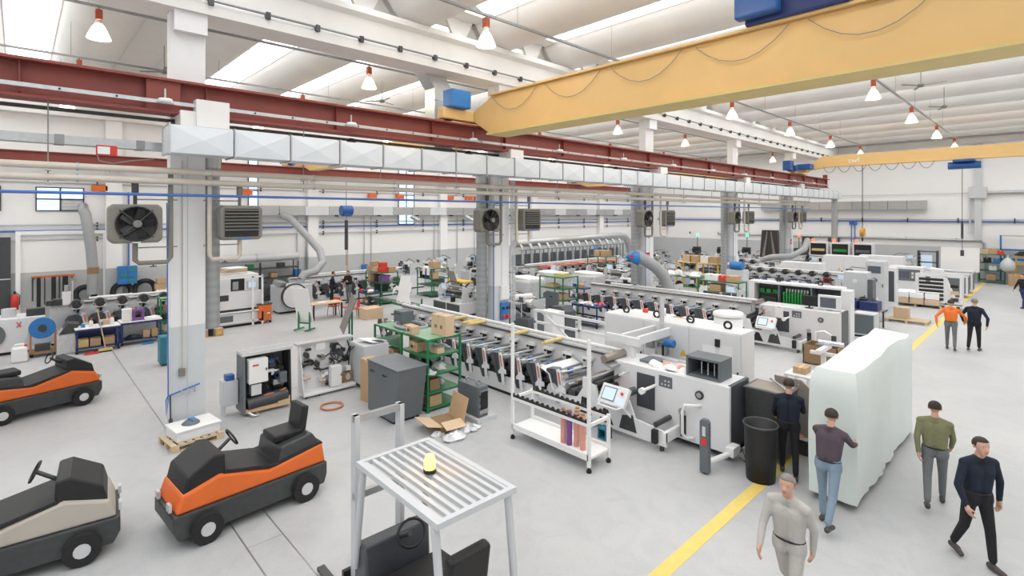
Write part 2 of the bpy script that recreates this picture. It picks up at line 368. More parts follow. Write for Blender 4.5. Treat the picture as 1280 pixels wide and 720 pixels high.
# big white air duct along the columns, made of creased panels
t = T('air_duct', 'long pale rectangular air duct with cross creased panels below the red runway', 'duct')
pan = MB()
def crease(L_):
    mb = MB(); m_ = L_/2
    mb.add([(0, 0, 0), (L_, 0, 0), (L_, 0, .57), (0, 0, .57), (m_, -.035, .285)], [(0, 1, 4), (1, 2, 4), (2, 3, 4), (3, 0, 4)])
    mb.b(0, .001, 0, L_, .68, .57)
    return mb
first = None; x = 2.2; i = 0
while x < 48.6:
    if first is None: first = crease(1.17).o('duct_panel', 'duct_white', t); o = first; fl_ = MB().frame('x', 0, .03, -.02, -.03, .70, .60, .035).o('duct_flange', 'galv', t); f = fl_
    else:
        o = first.copy(); COL.objects.link(o); f = fl_.copy(); COL.objects.link(f)
    o.location = (x, 12.3, 6.15); f.location = (x-.015, 12.3, 6.15)
    x += 1.2
# silver elbow riser into the roof
t = T('air_riser', 'shiny galvanised riser duct with a kink going up through the roof', 'duct', (10.1, 13.9, 0))
MB().b(-.35, 0, 6.5, .35, .55, 9.0).o('lower_section', 'galv', t)
MB().prism([(-.35, 9.0), (.35, 9.0), (-.25, 9.9), (-1.1, 9.9)], 'y', 0, .55).o('elbow', 'galv', t)
MB().prism([(-1.1, 9.9), (-.25, 9.9), (-.9, 10.6), (-1.75, 10.6)], 'y', 0, .55).o('upper_section', 'galv', t)
for z in (7.2, 7.9, 8.6): MB().b(-.37, -.02, z, .37, .57, z+.03).o('seam', 'galv', t)
# beige heating pipes, blue air line
for z, n, lab in ((5.82, 'upper', 'upper of the two beige heating pipes running in front of the columns'), (5.6, 'lower', 'lower of the two beige heating pipes running in front of the columns')):
    t = T('heating_pipe', lab, 'pipe', (0, 13.0, z), 0, 'beige heating pipes')
    MB().cyl((-3, 0, 0), (43.2, 0, 0), .068, 12).o('pipe', 'pipe_beige', t)
    for k in range(20): MB().cyl((-1.5+2.3*k, 0, 0), (-1.46+2.3*k, 0, 0), .08, 12).o('pipe_clamp', 'galv', t)
t = T('air_line', 'thin blue compressed air line running below the beige heating pipes', 'pipe', (0, 12.9, 5.31))
MB().cyl((-3, 0, 0), (43, 0, 0), .03, 10).o('pipe', 'pipe_blue', t)
for x in CX[1:]: MB().tube([(x-.45, 0, 0), (x-.45, .5, -.05), (x-.45, .53, -.3), (x-.45, .53, -4.3)], .018, 6).o('branch', 'pipe_blue', t)
# hanging rods
for i, k in enumerate(range(9)):
    x = .4+4.77*k
    t = T('hanger', 'thin steel hanger carrying the beige pipes, %s from the left' % ORD[i], 'hanger', (x, 13.0, 5.3), 0, 'pipe hangers')
    MB().cyl((0, .02, .2), (0, .02, 1.75), .012, 6).o('rod', 'galv_dark', t)
    MB().b(-.04, -.12, .17, .04, .12, .2).b(-.04, -.12, .42, .04, .12, .45).o('cross_arm', 'galv', t)
# cable tray at the left with a red sign box
t = T('cable_tray', 'galvanised cable tray with dark joints left of the first column', 'tray', (-3, 13.4, 6.28))
MB().b(0, 0, 0, 5.3, .3, .17).o('tray', 'galv', t)
for k in range(4): MB().b(.9+1.3*k, -.01, -.01, 1.05+1.3*k, .31, .18).o('joint', 'galv_dark', t)
t = T('alarm_box', 'red alarm box with a white face hanging below the cable tray', 'sign', (1.3, 13.3, 6.1))
MB().b(-.17, 0, 0, .17, .09, .2).o('housing', 'red', t, .01)
MB().b(-.15, -.004, .02, .05, 0, .17).o('face', 'paper', t)
MB().tube([(-.15, .05, 0), (-.12, .05, -.12), (.1, .05, -.16), (.4, .05, -.08), (.8, .05, -.02)], .012, 6).o('cable', 'galv_dark', t)
# heaters on both sides of each column
def heater(fan):
    t = T('unit_heater', 'x', 'heater')
    t_ = .35
    mb = MB()
    q = [(-.36, -.46), (.36, -.46), (.44, -.38), (.44, .38), (.36, .46), (-.36, .46), (-.44, .38), (-.44, -.38)]
    mb.prism([(u*1.03, v*.86) for u, v in q], 'y', -.18, .2)
    mb.o('casing', 'heater_grey', t, .05)
    if fan:
        a = MB().lathe([(.35, 0), (.36, .03), (.33, .03), (.32, .004), (.0, .004)], 0, 0, 20); v = [(p[0], -.185-p[2], p[1]) for p in a.v]
        MB().add(v, a.f, True).o('fan_housing', 'black', t)
        mb = MB()
        for k in range(5):
            an = 2*PI*k/5
            mb.c(.17*math.cos(an), -.21, .17*math.sin(an), .26, .012, .17, (.4, -an, 0))
        mb.o('fan_blades', 'black', t)
        MB().cyl((0, -.32, 0), (0, -.18, 0), .075, 12).o('motor', 'heater_grey', t)
        mb = MB()
        for k in range(4):
            an = PI/4+PI/2*k; mb.cyl((.06*math.cos(an), -.25, .06*math.sin(an)), (.40*math.cos(an), -.2, .40*math.sin(an)), .012, 5)
        mb.o('guard_arm', 'dark_metal', t)
        MB().b(-.07, -.19, -.395, .07, -.18, -.365).o('plate', 'alu', t)
    else:
        MB().b(-.36, -.186, -.32, .36, -.18, .32).o('opening', 'black', t)
        for k in range(7): MB().c(0, -.2, -.16+.075*k if True else 0, .72, .06, .014, (.45, 0, 0)).o('louvre', 'heater_grey', t)
        MB().b(-.1, -.19, -.385, .2, -.18, -.35).o('plate', 'pipe_blue', t)
    MB().cyl((0, 0, .38), (0, 0, .62), .035, 8).cyl((0, 0, .62), (0, 0, .9), .065, 10).o('feed_pipe', 'dark_metal' if fan else 'heater_grey', t)
    s = .62 if fan else -.62
    MB().tube([(0, 0, -.38), (0, 0, -.62), (0, 0, -.75), (s*.1, 0, -.82), (s*.9, 0, -.82), (s, 0, -.72), (s, 0, .2), (s, 0, 1.05)], .05, 8).o('return_pipe', 'heater_grey' if fan else 'pipe_beige', t)
    MB().cyl((0, 0, .5), (s*1.2, 0, .5), .014, 6).cyl((0, 0, -.5), (s*1.2, 0, -.5), .014, 6).o('stay', 'galv_dark', t)
    MB().cyl((s*.5, 0, -.82), (s*.5, 0, -.9), .015, 6).cyl((s*.5-.06, 0, -.9), (s*.5+.06, 0, -.9), .012, 6).o('drain_tap', 'dark_metal', t)
    return t
nth = ['first', 'second', 'third', 'fourth', 'fifth']
hf, hl = heater(True), heater(False)
for i, x in enumerate(CX):
    a = hf if i == 0 else dup(hf); a.location = (x-1.03, 13.1, 4.71)
    tag(a, 'grey unit heater with round black fan, on the %s column from the left' % nth[i], 'heater', 'unit heaters by the columns')
    b = hl if i == 0 else dup(hl); b.location = (x+.95, 13.1, 4.71)
    tag(b, 'grey unit heater with dark louvres showing, on the %s column from the left' % nth[i], 'heater', 'unit heaters by the columns')
# spiral riser behind each column
for i, x in enumerate(CX):
    z0 = 2.2 if i == 0 else 1.6 if i == 2 else 0
    t = T('spiral_duct', 'grey vertical round duct standing close to the %s column from the left' % nth[i], 'duct', (x+.56 if i == 0 else x-.55, 13.95, z0), 0, 'round ducts at the columns')
    MB().cyl((0, 0, 0), (0, 0, 6.2-z0), .19, 16).o('duct', 'spiral', t)
    MB().cyl((0, 0, 6.0-z0), (0, 0, 6.3-z0), .21, 16).o('collar', 'galv', t)
    if i == 0: MB().cyl((0, 0, -.2), (0, 0, 0), .06, 10).o('drain_stub', 'black', t)
# far round ducts at the end of the white duct
t = T('spiral_duct', 'grey vertical round duct below the far end of the pale air duct', 'duct', (48.4, 12.7, 1.9)); MB().cyl((0, 0, 0), (0, 0, 4.25), .22, 14).o('duct', 'spiral', t)
MB().tube([(0, 0, .1), (0, -.3, .2), (0, -.8, -.1)], .17, 10).o('outlet', 'galv', t)
# conduits and boxes on the columns
t = T('conduit', 'thin beige conduit with a switch box on the face of the first column', 'conduit', (CX[0]-.12, 13.47, 0))
MB().cyl((0, 0, 1.45), (0, 0, 6.1), .012, 6).o('tube', 'pipe_beige', t); MB().b(-.07, -.05, 1.3, .05, .02, 1.47).o('switch_box', 'heater_grey', t, .005)
t = T('hose_bar', 'blue air tap bar with fittings and a hanging black hose on the first column', 'air tap', (CX[0]-.34, 13.42, .95))
MB().cyl((-.05, 0, -.02), (.55, 0, .12), .018, 8).o('bar', 'pipe_blue', t)
for k in range(3): MB().cyl((.2+.12*k, 0, .05+.02*k), (.2+.12*k, -.02, -.04), .018, 6).o('tap', 'chrome', t)
MB().tube([(-.05, 0, 0), (-.1, -.02, -.1), (-.1, -.05, -.45), (-.06, -.03, -.1), (-.08, 0, 4.2)], .014, 6).o('hose', 'pipe_blue', t)
MB().tube([(-.02, 0, 0), (-.02, -.05, -.7), (0, -.06, -.9), (-.2, -.3, -.94)], .014, 6).o('black_hose', 'wire_black', t)
MB().c(-.02, -.05, -.62, .07, .07, .2).o('air_gun', 'dark_metal', t, .01)
t = T('teal_box', 'small teal machine box on the floor seen at the left edge of the first column', 'box', (3.3, 19.9, 0))
MB().b(0, 0, .06, .6, .45, .95).o('housing', 'teal', t, .04); MB().b(.05, .05, 0, .45, .3, .06).o('base', 'dark_metal', t)
for x, lab in ((CX[1], 'second'), (CX[3], 'fourth')):
    t = T('panel_box', 'white electrical box on the %s column from the left' % lab, 'box', (x-.1, 13.42, 1.9)); MB().b(0, 0, 0, .4, .1, .5).o('housing', 'machine_white', t, .01); MB().b(.03, -.005, .03, .37, 0, .47).o('door', 'white_plastic', t)
t = T('conduit_bundle', 'bundle of thin grey conduits rising on the right of the second column', 'conduit', (CX[1]+.34, 13.45, 0))
for k in range(3): MB().cyl((.06+.09*k, 0, .3+.4*k), (.06+.09*k, 0, 6.1), .022, 8).o('tube', 'column_grey', t)
for k, (x, y) in enumerate(((CX[2]-.2, 13.46), (CX[4]-.18, 13.46))):
    t = T('hose_reel_sign', 'small red fire hose sign on the %s column from the left' % ('third', 'fifth')[k], 'sign', (x, y, 2.75)); MB().b(-.16, 0, 0, .16, .02, .34).o('plate', 'label_red', t); MB().tube([(-.06, -.004, .24), (-.06, -.004, .1), (.06, -.004, .1), (.06, -.004, .24)], .015, 6).o('symbol', 'paper', t)
t = T('socket_panel', 'bright blue socket panel with red plugs on the second column', 'socket panel', (CX[1]-.05, 13.40, 1.2))
MB().b(-.06, 0, 0, .3, .1, .62).o('housing', 'blue', t, .02)
for k in range(2): MB().cyl((.02+.2*k, -.1, .1), (.02+.2*k, 0, .16), .055, 10).o('plug', 'red', t)
for k in range(2): MB().cyl((.02+.2*k, -.03, .42), (.02+.2*k, 0, .42), .055, 10).o('socket', 'black', t)

# ================================================================ CRANES
def hoop(p0, p1, n, drop, r=.012):
    mb = MB()
    for k in range(n):
        a = Vector(p0).lerp(Vector(p1), k/n); b = Vector(p0).lerp(Vector(p1), (k+.86)/n); mb.tube(sag(a, b, drop, 8), r, 5)
    return mb
# near bridge crane
t = T('bridge_crane', 'large nearest yellow bridge crane crossing the upper right with a navy hoist on top', 'crane', (10.9, 0, 0))
MB().prism([(-5.5, 7.42), (12.2, 7.42), (12.95, 7.86), (12.95, 8.2), (12.1, 8.55), (-5.5, 8.55)], 'x', -.3, .3).o('girder', 'yellow_crane', t, .02)
MB().b(-.42, -5.5, 7.36, .42, 12.2, 7.42).o('lower_flange', 'yellow_pale', t)
MB().b(-.42, -5.5, 8.55, .42, 12.1, 8.6).o('upper_flange', 'yellow_crane', t)
MB().b(-1.5, 12.95, 7.85, 1.5, 13.25, 8.2).o('end_carriage', 'yellow_crane', t, .03)
for s in (-1.2, 1.2): MB().cyl((s, 13.0, 7.93), (s, 13.2, 7.93), .14, 12).o('wheel', 'dark_metal', t)
MB().b(-1.35, 12.7, 8.2, -.6, 13.2, 8.75).o('electric_box', 'blue', t, .04)
MB().b(-.5, 2.5, 8.6, .5, 4.3, 9.1).o('hoist_trolley', 'navy', t, .05)
MB().cyl((-.2, 2.6, 9.2), (-.2, 4.1, 9.2), .24, 12).o('hoist_drum', 'dark_metal', t)
MB().b(-.75, 3.6, 8.7, -.5, 4.4, 9.3).o('hoist_motor', 'crane_blue', t, .04)
hoop((-.36, 12, 8.5), (-.36, 1, 8.5), 5, .5, .009).o('festoon_cable', 'board_brown', t)
# far crane of the same bay
t = T('bridge_crane', 'farther yellow bridge crane near the end wall with pale lettering and a blue hoist below', 'crane', (41.2, 0, 0))
MB().prism([(-5.5, 8.2), (11.3, 8.2), (12.6, 8.0), (12.6, 8.3), (11.5, 8.97), (-5.5, 8.97)], 'x', -.25, .25).o('girder', 'yellow_crane', t, .02)
MB().b(-1.4, 12.9, 7.82, 1.4, 13.25, 8.12).o('end_carriage', 'yellow_crane', t, .03)
MB().prism([(12.5, 7.95), (13.0, 7.95), (13.0, 8.3), (12.3, 8.3)], 'x', -.4, .4).o('end_bracket', 'yellow_pale', t)
MB().b(-1.15, 12.0, 8.1, -.3, 12.9, 8.45).o('electric_box', 'crane_blue', t, .04)
MB().b(-2.9, 12.7, 7.95, -2.4, 13.2, 8.6).o('buffer_motor', 'crane_blue', t, .03)
MB().b(-2.3, 12.8, 7.9, -1.9, 13.1, 8.65).o('switch_frame', 'dark_metal', t, .03)
MB().b(-1.75, 12.7, 7.95, -1.3, 13.2, 8.35).o('travel_motor', 'crane_blue', t, .03)
text('swf', .5, 'paper', t, (-.27, 9.6, 8.55), FACE_NX)
hoop((-.3, 11.4, 8.2), (-.3, 5.2, 8.2), 7, .42, .014).o('festoon_cable', 'wire_black', t)
t = T('chain_hoist', 'blue hoist hanging below the farther yellow crane with a pendant control', 'hoist', (41.2, 3.95, 8.15))
MB().b(-.5, -.5, -.1, .5, .5, .05).o('trolley', 'crane_blue', t, .03); MB().cyl((0, -.75, -.3), (0, .75, -.3), .22, 12).o('drum', 'crane_blue', t); MB().cyl((0, -.4, .1), (0, .4, .1), .2, 12).o('motor', 'dark_metal', t)
MB().cyl((0, .1, -5.6), (0, .1, -.4), .015, 6).o('chain', 'wire_black', t); MB().cyl((0, .1, -4.7), (0, .1, -3.7), .06, 8).o('chain_bag', 'dark_metal', t); MB().b(-.08, .02, -5.75, .08, .18, -5.4).o('hook_block', 'dark_metal', t)
t = T('pendant_control', 'long thin pendant cable hanging from the farther yellow crane, right of its hoist', 'cable', (41.0, .9, 8.15))
MB().cyl((0, 0, -6.4), (0, 0, 0), .014, 6).o('cable', 'wire_black', t); MB().b(-.1, -.1, -.1, .1, .1, .05).o('trolley', 'dark_metal', t); MB().b(-.06, -.06, -6.75, .06, .06, -6.4).o('handset', 'dark_metal', t)
# cranes of the far bay
for x, lab, full in ((12.3, 'yellow crane of the far bay above the pale duct at the second column', 1), (37.5, 'yellow crane of the far bay seen behind the third and fourth columns', 0)):
    t = T('bridge_crane', lab, 'crane', (x, 0, 0))
    MB().prism([(14.2, 7.75), (15, 7.4), (29.5, 7.4), (30.6, 7.75), (30.6, 8.0), (29.6, 8.15), (15, 8.15), (14.2, 8.0)], 'x', -.25, .25).o('girder', 'yellow_crane', t, .02)
    for y in (14.0, 30.78): MB().b(-1.3, y-.12, 7.7, 1.3, y+.12, 8.0).o('end_carriage', 'yellow_crane', t, .02)
    MB().cyl((-.9, 30.2, 7.9), (-.9, 30.6, 7.9), .18, 10).cyl((.9, 30.2, 7.9), (.9, 30.6, 7.9), .18, 10).o('travel_motor', 'crane_blue', t)
st(MB().b(-3, 13.95, 7.62, 50.5, 14.1, 7.66).b(-3, 14.0, 7.2, 50.5, 14.05, 7.62).o('crane_runway', 'red_steel'))
t = T('chain_hoist', 'blue hoist on a cable with a long dark chain bag in the far bay', 'hoist', (12.1, 25.0, 5.0))
MB().cyl((-.28, 0, .1), (.28, 0, .1), .26, 12).o('drum', 'crane_blue', t); MB().b(-.2, -.2, -.2, .2, .2, .1).o('motor', 'crane_blue', t, .03)
MB().cyl((0, 0, .3), (0, 0, 2.4), .012, 6).o('cable', 'wire_black', t); MB().cyl((0, 0, -2.7), (0, 0, -.2), .014, 6).o('chain', 'wire_black', t); MB().cyl((0, 0, -1.9), (0, 0, -.4), .09, 8).o('chain_bag', 'dark_metal', t); MB().cyl((.08, 0, -2.9), (.08, 0, -1.2), .02, 6).o('hook_line', 'ochre', t)
t = T('hook_block', 'orange crane hook block hanging above the machines near the end wall', 'hook', (41.2, 9.15, 3.6))
MB().cyl((0, -.12, .1), (0, .12, .1), .28, 14).o('sheave', 'ochre', t); MB().tube(arc((0, 0, -.35), .14, PI*.6, 2.2*PI, 10), .04, 6).o('hook', 'dark_metal', t)
for s in (-.12, .12): MB().cyl((s, 0, .2), (s, 0, 4.62), .012, 6).o('rope', 'wire_black', t)

# ================================================================ LAMPS AND THEIR TRACKS
LX = [1.4+7.1*k for k in range(7)]
def lamp():
    t = T('pendant_lamp', 'x', 'lamp')
    MB().b(-.07, -.07, -.26, .07, .07, -.02).o('ballast_box', 'lamp_red', t, .01)
    MB().cyl((0, 0, -.02), (0, 0, .06), .02, 6).o('hook', 'galv_dark', t)
    MB().lathe([(.06, -.27), (.075, -.34), (.07, -.36)], 0, 0, 14).o('collar', 'alu', t)
    MB().lathe([(.08, -.36), (.14, -.46), (.21, -.62), (.25, -.72), (.24, -.72), (.20, -.62), (.13, -.47), (.07, -.37)], 0, 0, 20).o('reflector', 'lamp_glass', t)
    MB().lathe([(.0, -.38), (.07, -.42), (.10, -.52), (.09, -.62), (.0, -.68)], 0, 0, 12).o('bulb', 'lamp_glow', t)
    return t
lp = lamp(); first = True
rows = ((4.7, 'right row'), (9.9, 'middle row'), (15.9, 'row behind the roof beam'), (21.5, 'row over the far bay'), (27.0, 'row nearest the back wall'))
for (y, rn) in rows:
    tr = T('lamp_track', 'thin grey lamp track on wires, %s' % rn, 'track', (0, y, 9.9), 0, 'lamp tracks')
    x0 = -4; x1 = 45.3 if y < 13 else 47
    MB().b(x0, -.03, -.03, x1, .03, .03).o('track', 'galv_dark', tr)
    for k in range(12): MB().cyl((x0+1+4.2*k, 0, 0), (x0+1+4.2*k, 0, 1.1), .007, 5).o('wire', 'galv_dark', tr)
    for k, x in enumerate(LX):
        if (y < 13 and x < 2): continue
        if first: o = lp; first = False
        else: o = dup(lp)
        o.location = (x, y, 9.84)
        tag(o, 'glowing pendant lamp with red box, number %s along the %s' % (['one', 'two', 'three', 'four', 'five', 'six', 'seven'][k], rn), 'lamp', 'pendant lamps of the ' + rn)
        ld = bpy.data.lights.new('lamp_bulb', 'POINT'); ld.energy = LAMP_WATTS; ld.color = (1, .80, .56); ld.shadow_soft_size = .08
        lo = bpy.data.objects.new('lamp_bulb', ld); COL.objects.link(lo); lo.parent = o; lo.location = (0, 0, -.74)
# ceiling fans
def fan():
    t = T('ceiling_fan', 'x', 'fan')
    MB().cyl((0, 0, 0), (0, 0, .9), .015, 6).o('down_rod', 'galv_dark', t)
    MB().lathe([(.0, .08), (.1, .06), (.12, 0), (.08, -.06), (.0, -.08)], 0, 0, 12).o('motor', 'heater_grey', t)
    for k in range(3):
        a = 2*PI*k/3+.4; MB().c(.42*math.cos(a), .42*math.sin(a), 0, .7, .1, .012, (.15, 0, a)).o('blade', 'heater_grey', t)
    return t
f0 = fan()
for i, (x, y, lab) in enumerate(((3.6, 21.0, 'left of the first column'), (11.3, 20.0, 'right of the first column, before the silver riser'), (24.6, 3.6, 'nearest in the right half of the hall'), (30.3, 3.6, 'second in the right half of the hall'), (21.5, 20.0, 'beyond the second column in the far bay'))):
    o = f0 if i == 0 else dup(f0); o.location = (x, y, 9.75); tag(o, 'three bladed grey ceiling fan, ' + lab, 'fan', 'ceiling fans')

# ================================================================ SERVICES ON THE WALLS
t = T('wall_duct', 'long galvanised duct with seams running along the back wall', 'duct', (0, YB-.6, 4.85))
for k in range(28):
    MB().b(8+1.5*k, 0, 0, 9.47+1.5*k, .5, .55).o('duct_section', 'galv' if k % 3 else 'duct_white', t)
for k in range(14): MB().b(8.6+3*k, .1, -.08, 8.64+3*k, .58, 0).o('bracket', 'dark_metal', t)
for x, r in ((20.0, 0), (24.8, 0)):
    MB().cyl((x, .1, -.1), (x+.35, -.4, -.42), .16, 10).o('outlet_spout', 'galv', t)
for i, (z, m, lab) in enumerate(((4.15, 'pipe_blue', 'thin blue air line running along the back wall'), (4.42, 'galv', 'thin grey conduit running along the back wall under the duct'), (6.35, 'galv', 'thin grey conduit running high along the back wall'), (3.75, 'wall_grey', 'pale conduit running low along the back wall'))):
    t = T('wall_line', lab, 'pipe', (0, YB-.12, z)); MB().cyl((-2, 0, 0), (50, 0, 0), .035 if i else .045, 8).o('tube', m, t)
    for k in range(14): MB().b(-1+3.7*k, -.03, -.12, -.94+3.7*k, .1, .1).o('clip', 'dark_metal', t)
for i, x in enumerate((2.5, 9.0, 16.8, 18.9, 23.2, 25.0, 25.9)):
    t = tag(MB().b(x, YB-.35, 6.0, x+.62, YB-.14, 6.28).o('emergency_light', 'orange', None, .02), 'small orange light box high on the back wall, %s from the left' % ['first', 'second', 'third', 'fourth', 'fifth', 'sixth', 'last'][i], 'light', 'orange boxes on the back wall')
for i, x in enumerate((3.9, 12.2, 12.75, 16.6, 17.1, 22.2, 24.3, 26.0, 27.0)):
    t = T('wall_conduit', 'thin vertical conduit climbing the back wall, %s from the left' % ORD[i], 'conduit', (x, YB-.1, 1.2), 0, 'conduits climbing the back wall'); MB().cyl((0, 0, 0), (0, 0, 3.6), .03, 6).o('tube', 'galv', t); 
    if i % 2: MB().b(-.18, -.12, -.1, .18, .04, .4).o('junction_box', 'blue' if i in (1, 3, 7) else 'machine_white', t)
t = T('wall_line', 'blue riser pipe on the back wall right of the tall gate', 'pipe', (3.95, YB-.1, 0)); MB().cyl((0, 0, 0), (0, 0, 6), .035, 8).o('tube', 'pipe_blue', t)
# end wall
t = T('wall_duct', 'galvanised duct with an open end along the end wall under the far crane', 'duct', (XE-.55, 7.2, 5.3))
for k in range(10): MB().b(0, 1.25*k, 0, .5, 1.25*k+1.22, .7).o('duct_section', 'galv', t)
for i, (z, m, y0, y1) in enumerate(((4.35, 'pipe_blue', -5, 31), (4.5, 'galv', -5, 31), (2.95, 'galv', 4.4, 24), (6.5, 'galv', 4, 16))):
    t = T('wall_line', ['blue air line along the end wall', 'thin grey conduit above the blue line on the end wall', 'thick grey conduit low on the end wall, bending down at its right', 'thin wire conduit high on the end wall'][i], 'pipe', (XE-.12, 0, z))
    MB().cyl((0, y0, 0), (0, y1, 0), (.05, .03, .1, .02)[i], 8).o('tube', m, t)
    if i == 2: MB().tube([(0, 4.4, 0), (0, 4.0, 0), (0, 3.85, -.2), (0, 3.85, -2.3)], .1, 8).o('bend', m, t)
    if i < 3:
        for k in range(8): MB().b(-.07, y0+1+3.1*k, -.1, .1, y0+1.07+3.1*k, .12).o('clip', 'dark_metal', t)
t = T('cable_duct', 'thick vertical grey cable duct with a square box on the end wall', 'duct', (XE-.15, 4.2, 3))
MB().b(-.1, -.2, 0, .12, .2, 7.2).o('trunk', 'column_grey', t); MB().b(-.25, -.5, 3.1, .1, .5, 3.95).o('junction_box', 'machine_grey', t, .02)
MB().cyl((0, -.5, 3.5), (0, -9, 3.5), .12, 8).o('side_tube', 'galv', t); MB().cyl((0, .45, .5), (0, .45, 3.3), .06, 8).o('side_drop', 'column_grey', t)
t = T('wall_frame', 'blue steel frame rail on the end wall behind the shelves', 'frame', (XE-.5, -2.6, 0))
MB().b(0, 0, 2.3, .12, 5.6, 2.42).b(0, 0, 1.6, .12, 5.6, 1.75).o('rail', 'blue', t); MB().b(0, 5.5, 0, .12, 5.6, 3.4).b(0, 0, 0, .12, .1, 3.4).o('post', 'blue', t); MB().b(.02, 0, 3.33, .1, 5.6, 3.4).o('upper_bar', 'galv', t)
for i, (y, z) in enumerate(((12.3, 3.0), (12.05, 3.0), (13.5, 2.9))):
    t = T('drop_line', 'thin air drop with a blue valve box on the end wall, %s' % ('middle one', 'right one', 'dark left one')[i], 'pipe', (XE-.2, y, 1.3), 0, 'air drops of the end wall'); MB().cyl((0, 0, 0), (0, 0, z), .04, 6).o('tube', 'pipe_blue' if i < 2 else 'dark_metal', t)
    MB().b(-.12, -.15, z-.3, .05, .15, z+.05).o('valve_box', 'pipe_blue', t)
# ================================================================ REUSABLE BUILDERS
def carton(loc, sx, sy, sz, label, rz=0, m='cardboard', group=None, logo=None, cat='box', opened=False, tape=True):
    t = T('cardboard_box', label, cat, loc, rz, group)
    MB().b(-sx/2, -sy/2, 0, sx/2, sy/2, sz).o('carton', m, t, .006)
    if tape: MB().b(-sx/2-.001, -.03, sz-.08, sx/2+.001, .03, sz+.002).o('tape', 'cardboard_light' if m != 'cardboard_light' else 'cardboard', t)
    if opened:
        for s in (-1, 1): MB().c(s*(sx/2+.08), 0, sz-.02, .2, sy*.95, .006, (0, s*.5, 0)).o('flap', 'cardboard_light', t)
    if logo:
        MB().cyl((-sx/2-.003, sy*.18, sz*.5), (-sx/2, sy*.18, sz*.5), sz*.2, 14).o('printed_mark', 'black', t)
        MB().b(-sx/2-.003, -sy*.32, sz*.52, -sx/2, sy*.0, sz*.62).b(-sx/2-.003, -sy*.2, sz*.32, -sx/2, sy*.0, sz*.38).o('printed_line', 'cardboard_dark', t)
    return t
def rack(loc, sx, sy, h, levels, label, m='green_paint', top='green_top', rz=0, cat='rack', group=None, wheels=False, name='shelf_rack', back=False):
    t = T(name, label, cat, loc, rz, group)
    for x in (0, sx):
        for y in (0, sy): MB().b(x-.025, y-.025, .1 if wheels else 0, x+.025, y+.025, h).o('leg', m, t)
    for i, z in enumerate(levels):
        MB().frame('z', z-.05, z, 0, 0, sx, sy, .03).o('shelf_frame', m, t)
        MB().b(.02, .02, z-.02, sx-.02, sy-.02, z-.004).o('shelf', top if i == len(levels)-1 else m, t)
    if back: MB().b(0, sy-.01, levels[0], sx, sy, h).o('back_panel', m, t)
    if wheels:
        for x in (.05, sx-.05):
            for y in (.05, sy-.05): MB().cyl((x, y-.02, .05), (x, y+.02, .05), .05, 12).o('castor', 'rubber', t)
    return t
def pallet(loc, label, sx=1.2, sy=.8, rz=0, group=None):
    t = T('wooden_pallet', label, 'pallet', loc, rz, group)
    for k in range(7): MB().b(-sx/2+k*(sx-.1)/6, -sy/2, .12, -sx/2+k*(sx-.1)/6+.1, sy/2, .144).o('board', 'pallet_wood', t)
    for y in (-sy/2, -.05, sy/2-.1):
        for x in (-sx/2, -.07, sx/2-.14): MB().b(x, y, .02, x+.14, y+.1, .1).o('block', 'pallet_wood', t)
        MB().b(-sx/2, y, .1, sx/2, y+.1, .12).o('stringer', 'pallet_wood', t)
        MB().b(-sx/2, y, 0, sx/2, y+.1, .02).o('runner', 'pallet_wood', t)
    return t
def cabinet(loc, sx, sy, sz, label, doors=2, face='x', m='machine_white', rz=0, group=None, name='control_cabinet', plinth=.1, cat='cabinet', latch='black', eyes=0):
    # body with separate doors on the -x (or -y) face; origin at the near left bottom corner
    t = T(name, label, cat, loc, rz, group)
    MB().b(0, 0, plinth, sx, sy, sz).o('body', m, t, .012)
    MB().b(.03, .03, 0, sx-.03, sy-.03, plinth).o('plinth', 'charcoal', t)
    L_ = sy if face == 'x' else sx
    for k in range(doors):
        a, b = L_*k/doors+.012, L_*(k+1)/doors-.012
        if face == 'x':
            d = MB().b(-.02, a, plinth+.03, 0, b, sz-.03).o('door', m, t, .006)
            MB().b(-.04, a+.05, sz*.5, -.02, a+.08, sz*.5+.16).o('latch', latch, d)
        else:
            d = MB().b(a, -.02, plinth+.03, b, 0, sz-.03).o('door', m, t, .006)
            MB().b(b-.08, -.04, sz*.5, b-.05, -.02, sz*.5+.16).o('latch', latch, d)
    for k in range(eyes):
        q = [(sx*.5, sy*(k+.5)/eyes+.09*math.cos(a), sz+.09+.085*math.sin(a)) for a in [2*PI*j/14 for j in range(15)]]
        MB().tube(q, .028, 6).o('lifting_eye', 'black', t)
    return t
def roller(t, x0, x1, y, z, r, m, name='roller'):
    return MB().cyl((x0, y, z), (x1, y, z), r, 12).cyl((x0-.03, y, z), (x1+.03, y, z), r*.35, 8).o(name, m, t)
def hmi(t, loc, rz=0, tilt=.55, w=.62, h=.42, screen='screen'):
    # tilted operator terminal facing -x: housing, screen, stop button, handle
    e = emp('operator_terminal'); e.parent = t; e.location = loc; e.rotation_euler = (0, tilt, rz)
    MB().b(0, -w/2, -h/2, .12, w/2, h/2).o('terminal_housing', 'machine_white', e, .02)
    MB().b(-.006, -w*.10, -h*.32, 0, w*.40, h*.36).o('screen_frame', 'slate', e)
    MB().b(-.01, -w*.07, -h*.27, -.005, w*.37, h*.31).o('screen', screen, e)
    MB().cyl((-.035, -w*.32, h*.16), (0, -w*.32, h*.16), .032, 10).o('stop_button', 'red', e)
    MB().b(-.004, -w*.44, -h*.4, 0, -w*.18, -h*.05).o('key_field', 'screen', e)
    MB().tube([(.02, -w*.4, -h*.5), (-.08, -w*.36, -h*.66), (-.08, w*.36, -h*.66), (.02, w*.4, -h*.5)], .018, 6).o('handle', 'white_plastic', e)
    return e
PU = {}
